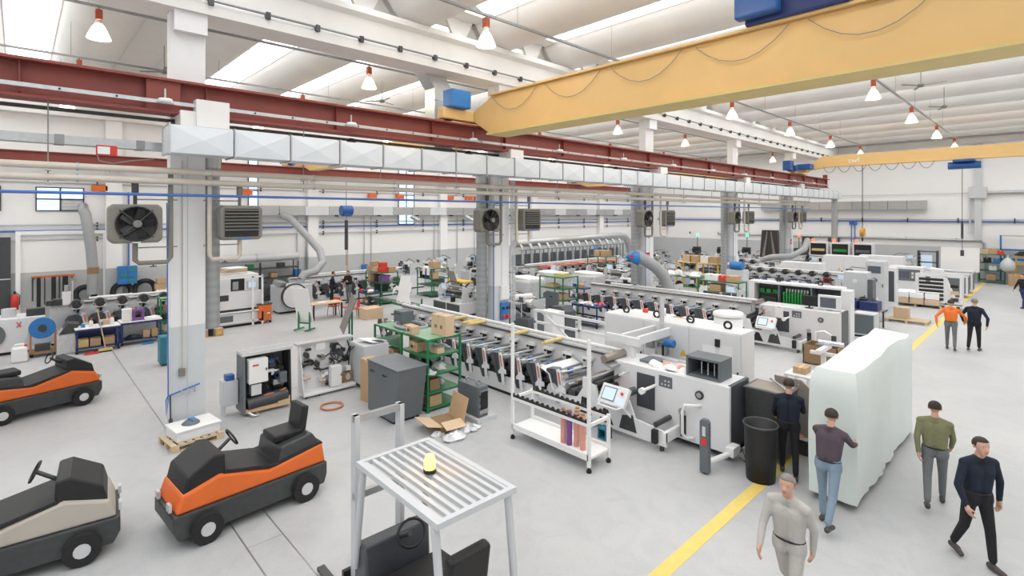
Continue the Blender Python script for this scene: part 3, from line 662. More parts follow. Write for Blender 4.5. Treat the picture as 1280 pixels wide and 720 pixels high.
def press_unit(t, i, y, fan=False, web=False):
    # one printing station, pieces shared between all presses
    def put(key, make):
        if key not in PU:
            PU[key] = make(); o = PU[key]; o.parent = t
        else:
            o = PU[key].copy(); COL.objects.link(o); o.parent = t
        o.location = (0, y, 0)
    put('panel', lambda: MB().prism([(-.02, .32), (.16, .30), (.36, .70), (.50, .92), (.48, 1.06), (.20, 1.10), (.10, .98)], 'x', -.08, .06).o('ink_panel', 'charcoal', None, .01))
    put('panel_line', lambda: MB().prism([(.06, .31), (.075, .31), (.34, 1.07), (.325, 1.07)], 'x', -.086, -.08).o('panel_joint', 'black', None))
    put('cap', lambda: MB().prism([(.10, .99), (.20, 1.105), (.48, 1.065), (.46, 1.0)], 'x', -.07, .16).o('panel_cap', 'slate', None, .01))
    put('blade', lambda: MB().prism([(.10, 1.12), (.03, 1.15), (-.02, 1.06), (-.10, .72), (-.18, .70), (-.19, .60), (-.09, .60), (-.13, .30), (-.04, .30), (.0, .58), (.10, .56), (.11, .63), (.03, .72)], 'x', -.14, -.11).o('side_blade', 'machine_white', None))
    put('strip', lambda: MB().prism([(-.06, .78), (.0, .78), (.06, 1.06), (.0, 1.08)], 'x', -.146, -.14).o('label_strip', 'red_label', None))
    put('seat', lambda: MB().b(.06, .0, .12, 1.2, .6, .46).o('unit_bed', 'machine_grey', None))
    put('pit', lambda: MB().b(.08, -.08, .46, 1.2, .58, .50).o('dark_tray', 'black', None))
    put('r1', lambda: MB().cyl((.35, .22, .84), (1.22, .22, .84), .10, 14).o('chrome_roller', 'chrome', None))
    put('r2', lambda: MB().cyl((.2, .42, .70), (1.22, .42, .70), .1, 12).o('dark_roller', 'dark_metal', None))
    put('r3', lambda: MB().cyl((.2, .03, .66), (1.22, .03, .66), .08, 12).o('steel_roller', 'steel', None))
    put('arm', lambda: MB().cyl((.05, .07, 1.0), (1.24, .07, .98), .03, 8).c(.1, .1, 1.0, .16, .18, .08).o('arm_bar', 'alu', None))
    put('tie', lambda: MB().b(.15, .36, .92, 1.2, .41, .97).o('tie_bar', 'steel', None))
    put('side', lambda: MB().prism([(.28, .5), (.5, .5), (.45, .86), (.3, .9)], 'x', 1.0, 1.1).o('bearing_plate', 'dark_metal', None))
    put('actuator', lambda: MB().c(.42, .12, .98, .13, .09, .11).cyl((.34, .12, .98), (.54, .12, .98), .035, 8).o('actuator', 'blue', None))
    put('bracket', lambda: MB().c(1.15, .12, 1.15, .13, .32, .07).o('wall_bracket', 'white_plastic', None))
    put('bracket2', lambda: MB().c(1.17, .12, 1.03, .09, .09, .2).c(1.13, .24, 1.08, .05, .05, .06).o('clamp', 'black', None))
    if fan: put('reel', lambda: MB().cyl((.3, .22, 1.42), (.62, .22, 1.42), .17, 12).cyl((.1, .22, 1.42), (.3, .22, 1.42), .06, 8).o('ink_reel', 'dark_metal', None)); put('knob', lambda: MB().cyl((.25, .05, 1.48), (.55, .05, 1.48), .06, 8).cyl((.25, .40, 1.36), (.55, .40, 1.36), .05, 8).o('drive_knob', 'bronze', None))
def press(name, label, loc, n, rz=0, near=3.6, pitch=.7, yellow=(), fan=False, nearbox=True, top=1.42, screen='screen', logo=False, monitor=True):
    t = T(name, label, 'machine', loc, rz)
    L_ = near+n*pitch+.5
    MB().b(1.22, near-.3, .1, 1.34, L_, top).o('back_wall', 'machine_white', t, .01)
    MB().b(.0, near-.5, .07, .06, L_, .46).o('base_wall', 'machine_white', t, .01)
    MB().b(.06, near-.5, .04, 1.22, L_, .12).o('bed', 'charcoal', t)
    MB().b(.0, near-.5, .0, .04, L_, .055).o('base_gap', 'black', t)
    MB().cyl((1.3, near-.6, top+.07), (1.3, L_-1.2, top+.07), .05, 10).o('top_tube', 'white_plastic', t)
    MB().b(1.14, near-.3, top-.09, 1.22, L_, top-.06).o('cable_rail', 'dark_metal', t)
    MB().b(1.36, near-.3, top-.12, 1.52, L_, top-.06).o('rear_rail', 'machine_grey', t)
    mb = MB()
    for k in range(int(L_/.33)): mb.b(1.36, near+.33*k, top-.06, 1.52, near+.33*k+.03, top-.02)
    stf(mb.o('rail_rungs', 'steel', t)) 
    for k in range(n): press_unit(t, k, near+.25+pitch*k, fan)
    for y in yellow:
        MB().cyl((.55, y, top+.05), (1.25, y, top+.05), .055, 10).cyl((.45, y, top+.05), (1.3, y, top+.05), .02, 6).o('yellow_roller', 'yellow_pale', t)
    for k in range(int(n*pitch/1.4)): MB().cyl((1.215, near+.4+1.4*k, 1.18), (1.22, near+.4+1.4*k, 1.18), .025, 8).o('port', 'black', t)
    if not nearbox: return t
    # ---- near section: tall operator wall, rollers, terminal
    MB().b(.56, 0, .14, .64, 2.75, 1.47).o('operator_wall', 'machine_white', t, .012)
    MB().b(.64, 0, .1, 1.5, .08, 1.47).b(.64, 0, .1, 1.5, 2.7, .2).o('end_cover', 'charcoal', t, .01)
    MB().b(.64, .08, 1.40, 1.5, 2.75, 1.47).o('top_cover', 'machine_white', t, .01)
    MB().b(1.42, .08, .2, 1.5, 2.75, 1.4).o('rear_cover', 'machine_grey', t)
    for y in (.1, 2.5): MB().b(.58, y, 0, .7, y+.12, .14).o('foot', 'dark_metal', t)
    MB().b(.552, 1.66, .56, .56, 2.12, 1.32).o('tinted_door', 'charcoal', t)
    MB().b(.552, 1.24, 1.14, .56, 1.56, 1.38).o('gauge_plate', 'slate', t)
    for k in range(5): MB().cyl((.545, 1.32+.08*(k % 3), 1.2+.08*(k//3)), (.552, 1.32+.08*(k % 3), 1.2+.08*(k//3)), .022, 8).o('gauge', 'alu', t)
    c = MB().cyl((.53, .62, 1.17), (.56, .62, 1.17), .09, 16).o('round_dial', 'dark_metal', t); MB().cyl((.52, .62, 1.17), (.53, .62, 1.17), .055, 14).o('dial_face', 'steel', c)
    MB().b(.552, .92, .2, .56, 1.06, .66).o('vent_slot', 'black', t)
    for k in range(9): MB().b(.545, .93, .22+.035*k, .552, 1.05, .235+.035*k).o('slat', 'charcoal', t)
    MB().cyl((.5, 1.0, .74), (.56, 1.0, .74), .07, 12).o('hand_knob', 'steel', t)
    MB().cyl((.02, 1.66, 1.12), (.56, 1.66, 1.12), .035, 10).cyl((.0, 1.66, 1.12), (.08, 1.66, 1.12), .07, 12).o('winder_arm', 'white_plastic', t)
    MB().cyl((.2, 2.35, 1.42-.15), (.56, 2.35, 1.27), .022, 8).cyl((.3, 2.35, 1.27), (.36, 2.35, 1.27), .045, 10).o('thin_shaft', 'alu', t)
    # low side plate with openings
    sp = [(1.05, .12), (2.35, .12), (4.0, .12), (4.0, .5), (3.4, .56), (3.15, .95), (2.85, .98), (2.75, .62), (2.45, .58), (2.2, .86), (1.95, .85), (1.8, .5), (1.05, .42)]
    MB().prism(sp, 'x', -.02, .03).o('side_plate', 'machine_white', t)
    for y in (1.15, 3.6): MB().b(0, y, 0, .08, y+.06, .12).o('foot', 'dark_metal', t)
    MB().prism([(2.35, .2), (2.75, .2), (2.62, .52), (2.5, .5)], 'x', -.026, -.02).o('opening', 'black', t)
    MB().prism([(2.95, .25), (3.3, .25), (3.25, .62), (3.05, .62)], 'x', -.026, -.02).o('opening', 'black', t)
    MB().prism([(1.75, .2), (2.2, .2), (2.12, .5), (1.85, .56)], 'x', -.026, -.02).o('opening', 'dark_metal', t)
    MB().b(-.04, 1.05, .2, .56, 1.13, .42).o('winder_tray', 'white_plastic', t, .01)
    MB().cyl((-.02, 1.3, .52), (.56, 1.3, .52), .055, 12).o('winder_roller', 'dark_metal', t)
    MB().c(-.08, 1.28, .30, .1, .12, .28).o('pedal_box', 'black', t, .01)
    for (x0, y, z, r, m) in ((.02, 3.05, 1.02, .08, 'steel'), (.02, 2.88, .96, .075, 'dark_metal'), (.02, 3.1, .78, .1, 'charcoal'), (.02, 2.68, .9, .07, 'dark_metal'), (.02, 2.48, .78, .085, 'orange_steel'), (.02, 2.2, .88, .09, 'slate'), (.02, 2.95, .62, .08, 'dark_metal'), (.02, 3.35, .7, .09, 'dark_metal'), (.02, 3.45, .9, .05, 'bronze'), (.02, 3.6, .6, .1, 'charcoal')):
        roller(t, x0, .56 if y < 2.7 else 1.2, y, z, r, m)
    MB().b(.05, 2.4, .6, .56, 2.5, .84).o('orange_bar', 'orange', t, .01)
    MB().prism([(2.98, .66), (3.22, .66), (3.22, 1.08), (3.0, 1.1)], 'x', -.03, .03).o('roller_plate', 'machine_white', t)
    MB().b(1.05, 2.78, .2, 1.22, 2.86, 1.3).o('orange_post', 'orange_steel', t)
    MB().b(1.0, 2.7, 1.1, 1.22, 3.05, 1.38).o('dark_hood', 'charcoal', t, .01)
    MB().cyl((.2, 2.78, 1.55), (1.0, 2.78, 1.55), .09, 14).o('lead_roller', 'bronze', t); MB().c(.62, 2.72, 1.42, .8, .3, .05, (.3, 0, 0)).o('web_table', 'steel', t)
    MB().cyl((.3, 2.6, 1.1), (1.0, 2.6, 1.18), .04, 10).o('thin_roller', 'dark_metal', t)
    hmi(t, (-.28, 2.18, .98), 0, .6, .68, .44, screen)
    MB().tube([(-.2, 2.18, .85), (-.1, 2.0, .65), (.0, 1.9, .5)], .03, 8).o('terminal_arm', 'white_plastic', t)
    if not monitor: pass
    else: MB().b(.7, .25, 1.47, 1.25, .3, 1.9).b(.7, .95, 1.47, 1.25, 1.0, 1.9).b(.7, .3, 1.85, 1.25, .95, 1.9).b(1.2, .3, 1.47, 1.25, .95, 1.85).b(.7, .3, 1.47, 1.25, .95, 1.52).o('monitor_housing', 'slate', t, .006)
    if monitor: MB().b(1.19, .3, 1.52, 1.2, .95, 1.85).o('dark_inside', 'black', t)
    for k in range(3 if monitor else 0): MB().tube([(.8+.02*(j % 2), .42+.14*k, 1.55+.025*j) for j in range(11)], .012, 5).o('coiled_cord', 'alu', t)
    if logo:
        MB().tube([(.545, 2.62, 1.3), (.545, 2.50, 1.14)], .014, 4).tube([(.545, 2.50, 1.3), (.545, 2.62, 1.14)], .014, 4).o('red_emblem', 'red', t)
    return t

# ================================================================ FRONT PRESS AND WHAT STANDS AROUND IT
P1 = press('printing_press', 'long white label press in front of the green rack, nearest of the presses', (9.64, 4.5, 0), 13, yellow=(5.0, 6.3, 8.2, 8.5, 9.2))
# paper web between two units
MB().add([(-.12, 4.0, .35), (1.15, 4.0, .35), (-.12, 4.22, .95), (1.15, 4.22, .95), (-.12, 4.5, 1.06), (1.15, 4.5, 1.06), (-.12, 4.75, .95), (1.15, 4.75, .95)], [(0, 1, 3, 2), (2, 3, 5, 4), (4, 5, 7, 6)], True).o('paper_web', 'paper', P1)
roller(P1, -.1, 1.2, 4.1, .55, .2, 'alu', 'web_roll')
cab = cabinet((12.2, 5.1, 0), .75, 3.9, 2.1, 'tall white three door control cabinet behind the near end of the front press', 3, eyes=4)
for y0, z0 in ((.2, 1.35), (.62, 1.3)): MB().b(-.024, y0, z0, -.02, y0+.32, z0+.42).o('paper_sheet', 'paper', cab)
MB().b(-.05, .5, 1.72, -.02, .62, 1.9).o('main_switch', 'black', cab)
MB().add([(-.024, 1.35, 1.32), (-.024, 1.55, 1.32), (-.024, 1.45, 1.5), (-.02, 1.35, 1.32), (-.02, 1.55, 1.32), (-.02, 1.45, 1.5)], [(0, 1, 2), (5, 4, 3)]).o('warning_sign', 'yellow', cab)
# gantry across the press
t = T('gantry', 'white twin beam gantry with a blue motor between the front press and its cabinet', 'gantry', (10.6, 6.9, 0))
MB().b(.1, .0, 1.78, 2.6, .09, 1.98).b(.1, .42, 1.78, 2.6, .51, 1.98).o('beam', 'machine_white', t, .006)
MB().b(0, -.05, 1.76, .12, .9, 1.96).o('cross_beam', 'machine_white', t, .006)
MB().b(.05, .1, .9, .15, .35, 1.78).b(1.35, .1, .2, 1.45, .3, 1.78).o('post', 'machine_white', t)
MB().b(2.5, -.3, 1.82, 2.62, .6, 2.02).o('end_plate', 'machine_white', t)
MB().b(2.2, -.35, 1.7, 2.7, -.3, 1.74).o('guide_rail', 'steel', t)
MB().cyl((1.3, -.25, 1.65), (1.3, -.02, 1.65), .1, 14).o('motor', 'blue', t); MB().cyl((1.3, -.02, 1.65), (1.3, .3, 1.65), .09, 12).c(1.2, .3, 1.6, .3, .2, .2).o('gearbox', 'steel', t)
MB().cyl((1.2, 0, 1.2), (1.2, 0, 1.6), .03, 8).o('spindle', 'black', t)
MB().frame('y', 0, .04, .9, 1.3, 1.5, 1.75, .03).o('bracket_frame', 'steel', t)
for dx, dy in ((0, 0), (.11, .0), (.2, .12)): MB().cyl((1.55+dx, .25+dy, 1.98), (1.55+dx, .25+dy, 2.75), .045 if dx == 0 else .02, 8).o('pole', 'alu', t)
MB().b(.3, -.9, 1.5, .34, -.2, 1.56).b(.5, -1.1, 1.49, .54, -.1, 1.53).o('thin_rail', 'alu', t)
t = T('rag_heap', 'heap of white and pink cleaning rags on top of the front press', 'rags', (10.55, 5.9, 1.47))
random.seed(3)
for k in range(7):
    MB().lathe([(.0, .1), (.08, .09), (.14, .03), (.15, 0)], 0, 0, 7).o('rag', ['paper', 'pink_print', 'white_plastic'][k % 3], t, loc=(random.uniform(-.12, .12), -.3+.13*k, 0), rot=(random.uniform(-.3, .3), random.uniform(-.3, .3), k))
t = T('tool_stack', 'flat grey tool tray lying on top of the front press beside the rags', 'tool', (10.7, 6.55, 1.47)); MB().b(-.2, -.15, 0, .2, .2, .06).b(-.1, -.3, 0, .0, -.15, .1).o('tray', 'slate', t, .01)
# white handrail frame behind the gantry
t = T('guard_rail', 'white tubular guard rail with a diagonal brace behind the front press', 'railing', (13.3, 8.6, 0))
for z in (1.45, 1.05): MB().b(0, 0, z, .08, 4.3, z+.08).o('rail', 'machine_white', t)
for y in (0, 2.2, 4.2): MB().b(0, y, 0, .08, y+.08, 1.45).o('post', 'machine_white', t)
MB().prism([(3.8, 1.45), (3.95, 1.45), (2.35, .5), (2.25, .5)], 'x', .01, .07).o('brace', 'machine_white', t)
for k in range(2):
    t = cabinet((14.9, 6.9+1.9*k, 0), 1.0, 1.6, 1.55, ['low white machine housing with a flat top behind the tall cabinet, nearer one', 'low white machine housing with a flat top behind the tall cabinet, farther one'][k], 2)
t = T('round_tank', 'tall white cylindrical tank with a lid behind the tall control cabinet', 'tank', (14.9, 4.55, 0))
t.location = (13.75, 6.1, 0)
MB().lathe([(.0, 0), (.36, 0), (.36, 2.25), (.0, 2.25)], 0, 0, 24).o('shell', 'white_plastic', t); MB().lathe([(.385, 2.2), (.385, 2.27), (.36, 2.3), (.0, 2.32)], 0, 0, 24).o('lid', 'white_plastic', t); MB().cyl((-.36, 0, 1.7), (-.4, 0, 1.7), .03, 8).b(-.385, -.1, 1.4, -.36, -.08, 1.75).o('tap', 'dark_metal', t)
t = T('signal_ball', 'small red ball lamp on a white housing behind the guard rail', 'lamp', (15.3, 9.6, 1.55)); MB().lathe([(.0, 0), (.07, .02), (.1, .1), (.07, .18), (.0, .2)], 0, 0, 12).o('globe', 'red', t); MB().cyl((0, 0, 0), (0, 0, .03), .05, 8).o('socket', 'dark_metal', t)
t = T('core_tube', 'short brown cardboard core lying on the white machine housing', 'tube', (14.95, 7.9, 1.62)); MB().cyl((0, 0, 0), (.1, .5, 0), .07, 12).o('core', 'cardboard', t); MB().cyl((0, 0, 0), (-.02, -.1, 0), .1, 12).o('end_ring', 'black', t)
t = T('white_canister', 'small white canister standing on the farther low machine housing', 'canister', (15.2, 8.9, 1.55)); MB().lathe([(0, 0), (.11, 0), (.11, .3), (.0, .32)], 0, 0, 12).o('body', 'white_plastic', t); MB().lathe([(.05, .3), (.05, .36), (0, .36)], 0, 0, 10).o('cap', 'white_plastic', t)
# sensor pillar with swing arm at the press end
t = T('sensor_pillar', 'dark grey upright pillar with a red key on a white swing arm', 'pillar', (9.42, 4.62, 0))
MB().prism([(-.09, .03), (.09, .03), (.09, .98), (.05, 1.03), (-.05, 1.03), (-.09, .98)], 'x', -.05, .05).o('pillar', 'slate', t, .01)
MB().b(-.06, -.05, .55, -.05, .05, .68).o('red_key', 'red', t); MB().b(-.06, -.03, .72, -.05, .03, .9).o('display', 'alu', t)
MB().tube([(.05, -.02, .2), (.5, -.15, .22), (1.0, -.2, .25)], .055, 8).o('arm', 'white_plastic', t); MB().c(.75, -.2, .27, .3, .16, .18).o('joint_block', 'white_plastic', t, .01); MB().cyl((0, 0, 0), (0, 0, .03), .04, 8).o('foot', 'dark_metal', t)
MB().tube([(.8, -.3, .15), (.9, -.38, .05), (1.1, -.3, .03), (1.2, -.2, .15)], .008, 5).o('cable', 'wire_black', t)
t = T('tube_guard', 'white bent tube guard on the front press beside the sensor pillar', 'guard', (10.12, 5.35, 0)); MB().tube([(.1, -.25, .95), (-.05, -.2, .97), (-.1, 0, .95), (-.12, .05, .8), (-.12, .05, .35), (-.05, .0, .25), (.1, -.1, .24)], .035, 8).o('tube', 'white_plastic', t); MB().b(.06, -.15, .2, .12, -.05, .28).o('fixing', 'alu', t)
t = T('teal_box', 'small teal square tube box on the floor before the front press', 'box', (9.3, 6.85, 0)); MB().frame('x', -.1, .12, -.1, 0, .12, .24, .03).o('tube', 'teal', t); MB().b(.1, -.1, 0, .12, .12, .24).o('back', 'teal', t)
# roll cart
t = T('roll_cart', 'white tall post roll storage cart with black scalloped cradles before the front press', 'cart', (7.85, 6.15, 0))
for x, y, h in ((0, 0, 2.52), (0, 2.1, 2.52), (.62, 0, .95), (.62, 2.1, .95)):
    MB().b(x-.03, y-.03, .1, x+.03, y+.03, h).o('post', 'white_plastic', t, .004)
    MB().cyl((x, y, 0), (x, y, .05), .05, 10).cyl((x, y, .05), (x, y, .1), .02, 8).o('foot', 'rubber', t)
MB().b(-.02, -.02, .24, .64, 2.12, .28).o('tray', 'white_plastic', t)
for x in (-.03, .61): MB().b(x, 0, .22, x+.04, 2.1, .34).o('tray_edge', 'white_plastic', t)
for x in (0, .62):
    MB().b(x-.025, 0, .86, x+.025, 2.1, .92).o('side_rail', 'white_plastic', t)
    pts = [(0.02, .92)]
    for k in range(14):
        for a in range(5): pts.append((.04+.145*k+.03+.055-.055*math.cos(PI*a/4), 1.0-.045*math.sin(PI*a/4)))
    pts.append((2.08, .92)); MB().prism(pts, 'x', x-.02, x+.02).o('cradle', 'black', t)
for y in (0, 2.1): MB().b(0, y-.025, .86, .62, y+.025, .92).o('end_rail', 'white_plastic', t)
cols = ['pink_print', 'purple', 'pink_print', 'pink_print', 'cardboard_light']
labs = ['pink printed roll, first from the left on the roll cart', 'purple roll standing on the roll cart', 'pink roll right of the purple roll on the cart', 'pink striped roll near the tall post of the cart', 'pale roll at the back of the cart']
for k, (x, y) in enumerate(((8.0, 6.92), (8.02, 6.78), (8.08, 6.64), (8.04, 6.45), (8.24, 6.75))):
    r = T('printed_roll', labs[k], 'roll', (x, y, .28), 0, 'rolls on the roll cart'); MB().cyl((0, 0, 0), (0, 0, .68), .058, 14).o('wrap', cols[k], r); MB().cyl((0, 0, .68), (0, 0, .70), .045, 12).o('core', 'cardboard_dark', r); MB().cyl((0, 0, .62), (0, 0, .64), .06, 14).o('band', 'yellow_pale' if k % 2 else 'black', r)

# ---- dark waste bin and board carried by two workers (workers in people section)
t = T('waste_trolley', 'dark grey open topped trolley bin at the end of the front press', 'bin', (10.78, 4.05, 0))
MB().prism([(-.36, .1), (.36, .1), (.40, 1.35), (-.40, 1.35)], 'x', 0, .65).o('bin', 'dark_metal', t, .02)
MB().b(-.02, -.42, 1.35, .68, .42, 1.39).o('rim', 'charcoal', t, .01); MB().b(.05, -.36, 1.3, .62, .36, 1.395).o('lid', 'board_brown', t)
MB().cyl((.1, -.4, 1.44), (.6, .1, 1.48), .025, 8).o('handle_bar', 'steel', t)
for x in (.1, .65):
    for y in (-.3, .3): MB().cyl((x, y-.03, .05), (x, y+.03, .05), .05, 10).o('castor', 'rubber', t)
t = T('mesh_basket', 'black round wire waste basket beside the yellow floor line', 'bin', (9.98, 3.82, 0))
MB().lathe([(.0, .02), (.24, .02), (.25, 0), (.27, .5), (.29, 1.0), (.3, 1.02), (.28, 1.02), (.26, .5), (.23, .05), (0, .05)], 0, 0, 20).o('basket', 'black', t)
MB().lathe([(.3, 1.0), (.315, 1.02), (.3, 1.04), (.285, 1.02), (.3, 1.0)], 0, 0, 20).o('rim', 'dark_metal', t)
t = T('carried_board', 'stiff taupe board standing tilted beside the dark waste trolley', 'board', (11.62, 3.75, 0)); MB().prism([(-.42, .28), (.3, .55), (.42, 1.5), (-.1, 1.5), (-.34, 1.3)], 'x', 0, .04).o('board', 'board_brown', t); MB().cyl((-.01, -.05, 1.4), (.05, -.05, 1.4), .02, 8).o('grommet', 'alu', t)
MB().b(-.05, -.3, 0, .1, .2, .30).o('stand', 'dark_metal', t)
for k in range(2):
    t = T('copper_bar', ['upper orange steel bar lying on the floor by the yellow line', 'lower orange steel bar lying on the floor by the yellow line'][k], 'bar', (12.55+.28*k if False else 12.6, 4.2-.02*k, .05+.11*k), -.9, 'orange bars')
    t.location = (12.5-.25*k, 4.2, 0); MB().b(0, -.06, .02, 1.5, .06, .14).o('bar', 'copper', t, .006); MB().b(.1, -.05, 0, .2, .05, .02).b(1.2, -.05, 0, 1.3, .05, .02).o('batten', 'wood', t)

# ================================================================ GREEN RACKS, CARTONS, HALF BUILT UNITS
R1 = rack((7.31, 10.72, 0), 1.0, 1.2, 1.8, (.1, .48, .92, 1.38, 1.8), 'green four post shelf rack full of parts, in front of the long press', top='green_top', wheels=False)
carton((7.95, 10.98, 1.8), .28, .6, .52, 'large upright tan carton on top of the green rack', .06, 'cardboard_light')
for k in range(2): MB().b(-.144, -.16+.22*k, .18, -.14, -.06+.22*k, .27).o('printed_mark', 'cardboard_dark', bpy.data.objects['cardboard_box'])
carton((7.45, 11.6, 1.8), .22, .3, .2, 'small logo carton on top of the green rack', 0, 'cardboard_light', logo=1)
carton((7.5, 11.45, 1.38), .28, .34, .24, 'carton at the left of the rack shelf below its top', 0, 'cardboard', logo=1)
carton((7.75, 10.95, 1.38), .22, .34, .14, 'flat pale carton at the front of the rack shelf below its top', 0, 'cardboard_light')
carton((7.6, 11.0, .48), .3, .36, .28, 'carton with a dark mark on the second shelf from the floor', 0, 'cardboard_dark', logo=1)
carton((7.58, 11.55, .1), .36, .52, .26, 'left logo carton on the lowest shelf of the green rack', 0, 'cardboard', logo=1)
carton((7.6, 11.02, .1), .36, .48, .28, 'right logo carton on the lowest shelf of the green rack', 0, 'cardboard', logo=1)
def heap(name, label, cat, loc, n, spread, size, mats, seed, group=None):
    # a loose heap of crumpled pieces, each piece a part
    random.seed(seed); t = T(name, label, cat, loc, 0, group)
    for k in range(n):
        r = size*random.uniform(.6, 1.2)
        prof = [(0, r*.7), (r*.6, r*random.uniform(.4, .7)), (r, r*.25), (r*.9, 0), (0, 0)]
        mb = MB().lathe(prof, 0, 0, 7)
        mb.v = [(x*random.uniform(.7, 1.25), y*random.uniform(.7, 1.25), z*random.uniform(.75, 1.3)) for x, y, z in mb.v]; mb.sm = [False]*len(mb.f)
        mb.o('wrapped_piece', mats[k % len(mats)], t, loc=(random.uniform(-spread[0], spread[0]), random.uniform(-spread[1], spread[1]), 0), rot=(0, 0, random.uniform(0, 6)))
    return t
heap('bagged_parts', 'grey plastic bags of parts on the middle shelf of the green rack', 'parts', (7.75, 11.2, .92), 14, (.36, .48), .2, ['film', 'steel', 'dark_metal'], 4)
heap('bagged_parts', 'flat dark metal parts on the second shelf of the green rack', 'parts', (7.75, 11.5, .48), 9, (.34, .34), .16, ['dark_metal', 'film', 'charcoal'], 5)
heap('bagged_parts', 'small white parts lying on the rack shelf below its top', 'parts', (7.95, 11.3, 1.38), 8, (.3, .3), .12, ['white_plastic', 'film'], 6)
# rear green table rack with a hose ring
rack((8.25, 13.1, 0), 1.05, 1.95, 1.4, (.12, .55, .95, 1.4), 'green rack with a pale green top, left of and behind the near one')
t = T('hose_ring', 'coiled grey hose lying on the rear green rack', 'hose', (8.85, 13.9, 1.4)); MB().tube([(.42*math.cos(2*PI*k/28)*1.0, .62*math.sin(2*PI*k/28), .055+.01*(k % 2)) for k in range(29)], .05, 8).o('hose', 'hose_grey', t)
MB().tube([(.3*math.cos(2*PI*k/24), .5*math.sin(2*PI*k/24), .05) for k in range(25)], .045, 8).o('inner_loop', 'slate', t)
t = T('slate_box', 'dark slate box standing on the rear green rack behind the hose', 'box', (9.0, 14.55, 1.4)); MB().b(-.22, -.25, 0, .22, .25, .42).o('body', 'slate', t, .02); MB().b(-.225, -.2, .3, -.22, .2, .36).o('joint', 'charcoal', t)
carton((8.6, 13.55, 1.4), .26, .36, .16, 'low brown carton inside the hose ring', 0, 'cardboard')
carton((8.5, 13.5, .95), .3, .5, .22, 'dark open carton on the rear green rack', 0, 'cardboard_dark')
carton((8.5, 14.3, .55), .3, .45, .2, 'carton low on the rear green rack', 0, 'cardboard', logo=1)
t = T('paper_sheet', 'white paper sheet taped to the side of the rear green rack', 'paper', (8.2, 13.0, .5)); MB().b(0, 0, 0, .02, .3, .9).o('sheet', 'paper', t); MB().b(-.002, .1, .86, 0, .2, .9).o('tape', 'cardboard_light', t)
# dark grey slanted cabinet in front of the racks
t = T('slanted_cabinet', 'dark slate box cabinet with sloping side left of the near green rack', 'cabinet', (6.3, 10.65, 0))
MB().prism([(0, .06), (1.2, .06), (1.2, 1.28), (-.22, 1.28)], 'x', 0, .8).o('body', 'slate', t, .02); MB().b(-.02, -.24, 1.28, .82, 1.22, 1.31).o('lid', 'slate', t, .006)
for y in (.35, .95): MB().tube([(-.005, y-.07, 1.08), (-.05, y-.06, 1.08), (-.05, y+.06, 1.08), (-.005, y+.07, 1.08)], .014, 6).o('handle', 'black', t)
MB().b(.05, .05, 0, .75, 1.15, .06).o('plinth', 'black', t)
carton((6.75, 12.5, 0), .35, .5, 1.1, 'tall narrow tan carton left of the slanted dark cabinet', .1, 'cardboard', tape=True)
t = cabinet((6.98, 13.3, 0), .75, .9, 1.22, 'pale grey machine cabinet with papers on top between the white unit and the carton', 1, m='machine_grey')
MB().c(.4, .4, 1.26, .5, .6, .03, (.1, .2, .4)).c(.55, .2, 1.28, .3, .4, .02, (-.2, .3, 0)).o('papers', 'paper', t)
MB().tube([(0, .8, 1.1), (-.12, .85, .9), (-.1, .95, .4), (-.2, .9, .1)], .03, 8).tube([(0, .6, 1.15), (-.16, .6, 1.0), (-.14, .7, .5), (-.1, .75, .1)], .02, 8).o('hoses', 'wire_black', t)
# unit A: open machine carcass with a dark frame
random.seed(11)
def gubbins(t, x0, x1, y, z0, z1, n, mats, seed, d=.18):
    random.seed(seed)
    for k in range(n):
        x = random.uniform(x0, x1); z = random.uniform(z0, z1); r = random.uniform(.035, .1); m = mats[k % len(mats)]
        s = k % 4
        if s == 0: MB().cyl((x, y, z), (x, y-d*random.uniform(.5, 1), z), r, 10).o('motor', m, t)
        elif s == 1: MB().c(x, y-d*.4, z, r*2, d*.8, r*1.6).o('valve_block', m, t)
        elif s == 2: MB().tube([(x, y, z), (x+.05, y-d, z-.1), (x+.2*random.uniform(-1, 1), y-d*.8, z-.25), (x+.25*random.uniform(-1, 1), y-.02, max(z-.4, z0))], .018, 6).o('hose', 'wire_black', t)
        else: MB().cyl((x-r*1.6, y-d*.6, z), (x+r*1.6, y-d*.6, z), r*.6, 10).o('cylinder', m, t)
t = T('open_unit', 'open machine unit with dark slate side and black motors on a timber beam', 'machine', (3.92, 13.5, 0))
MB().prism([(0, .08), (.62, .08), (.55, 1.48), (.06, 1.48)], 'x', 0, .06).o('side_panel', 'slate', t, .01); MB().prism([(0, .08), (.62, .08), (.55, 1.48), (.06, 1.48)], 'x', 1.08, 1.14).o('side_panel', 'black', t, .01)
MB().b(.06, .5, .1, 1.08, .56, 1.46).o('back_panel', 'charcoal', t)
for k in range(4): MB().b(-.02, .05+.13*k, 1.46, 1.16, .12+.13*k, 1.53).o('top_profile', 'alu', t)
MB().b(.06, .1, .12, 1.1, .5, .16).o('floor_plate', 'steel', t); MB().b(.05, .02, .08, .85, .12, .17).b(.8, .0, .08, 1.1, .16, .3).o('timber', 'wood', t)
b = MB().b(.12, -.02, .78, .56, .2, 1.36).o('control_box', 'white_plastic', t, .012); MB().b(.5, -.03, 1.06, .53, -.02, 1.12).o('lock', 'black', b); MB().b(.2, -.024, 1.2, .34, -.02, 1.24).o('sticker', 'red', b)
MB().b(.18, .02, .48, .42, .2, .74).o('lower_box', 'alu', t, .01)
gubbins(t, .55, 1.02, .48, .5, 1.38, 24, ['dark_metal', 'alu', 'black', 'crane_blue', 'steel'], 12, .34)
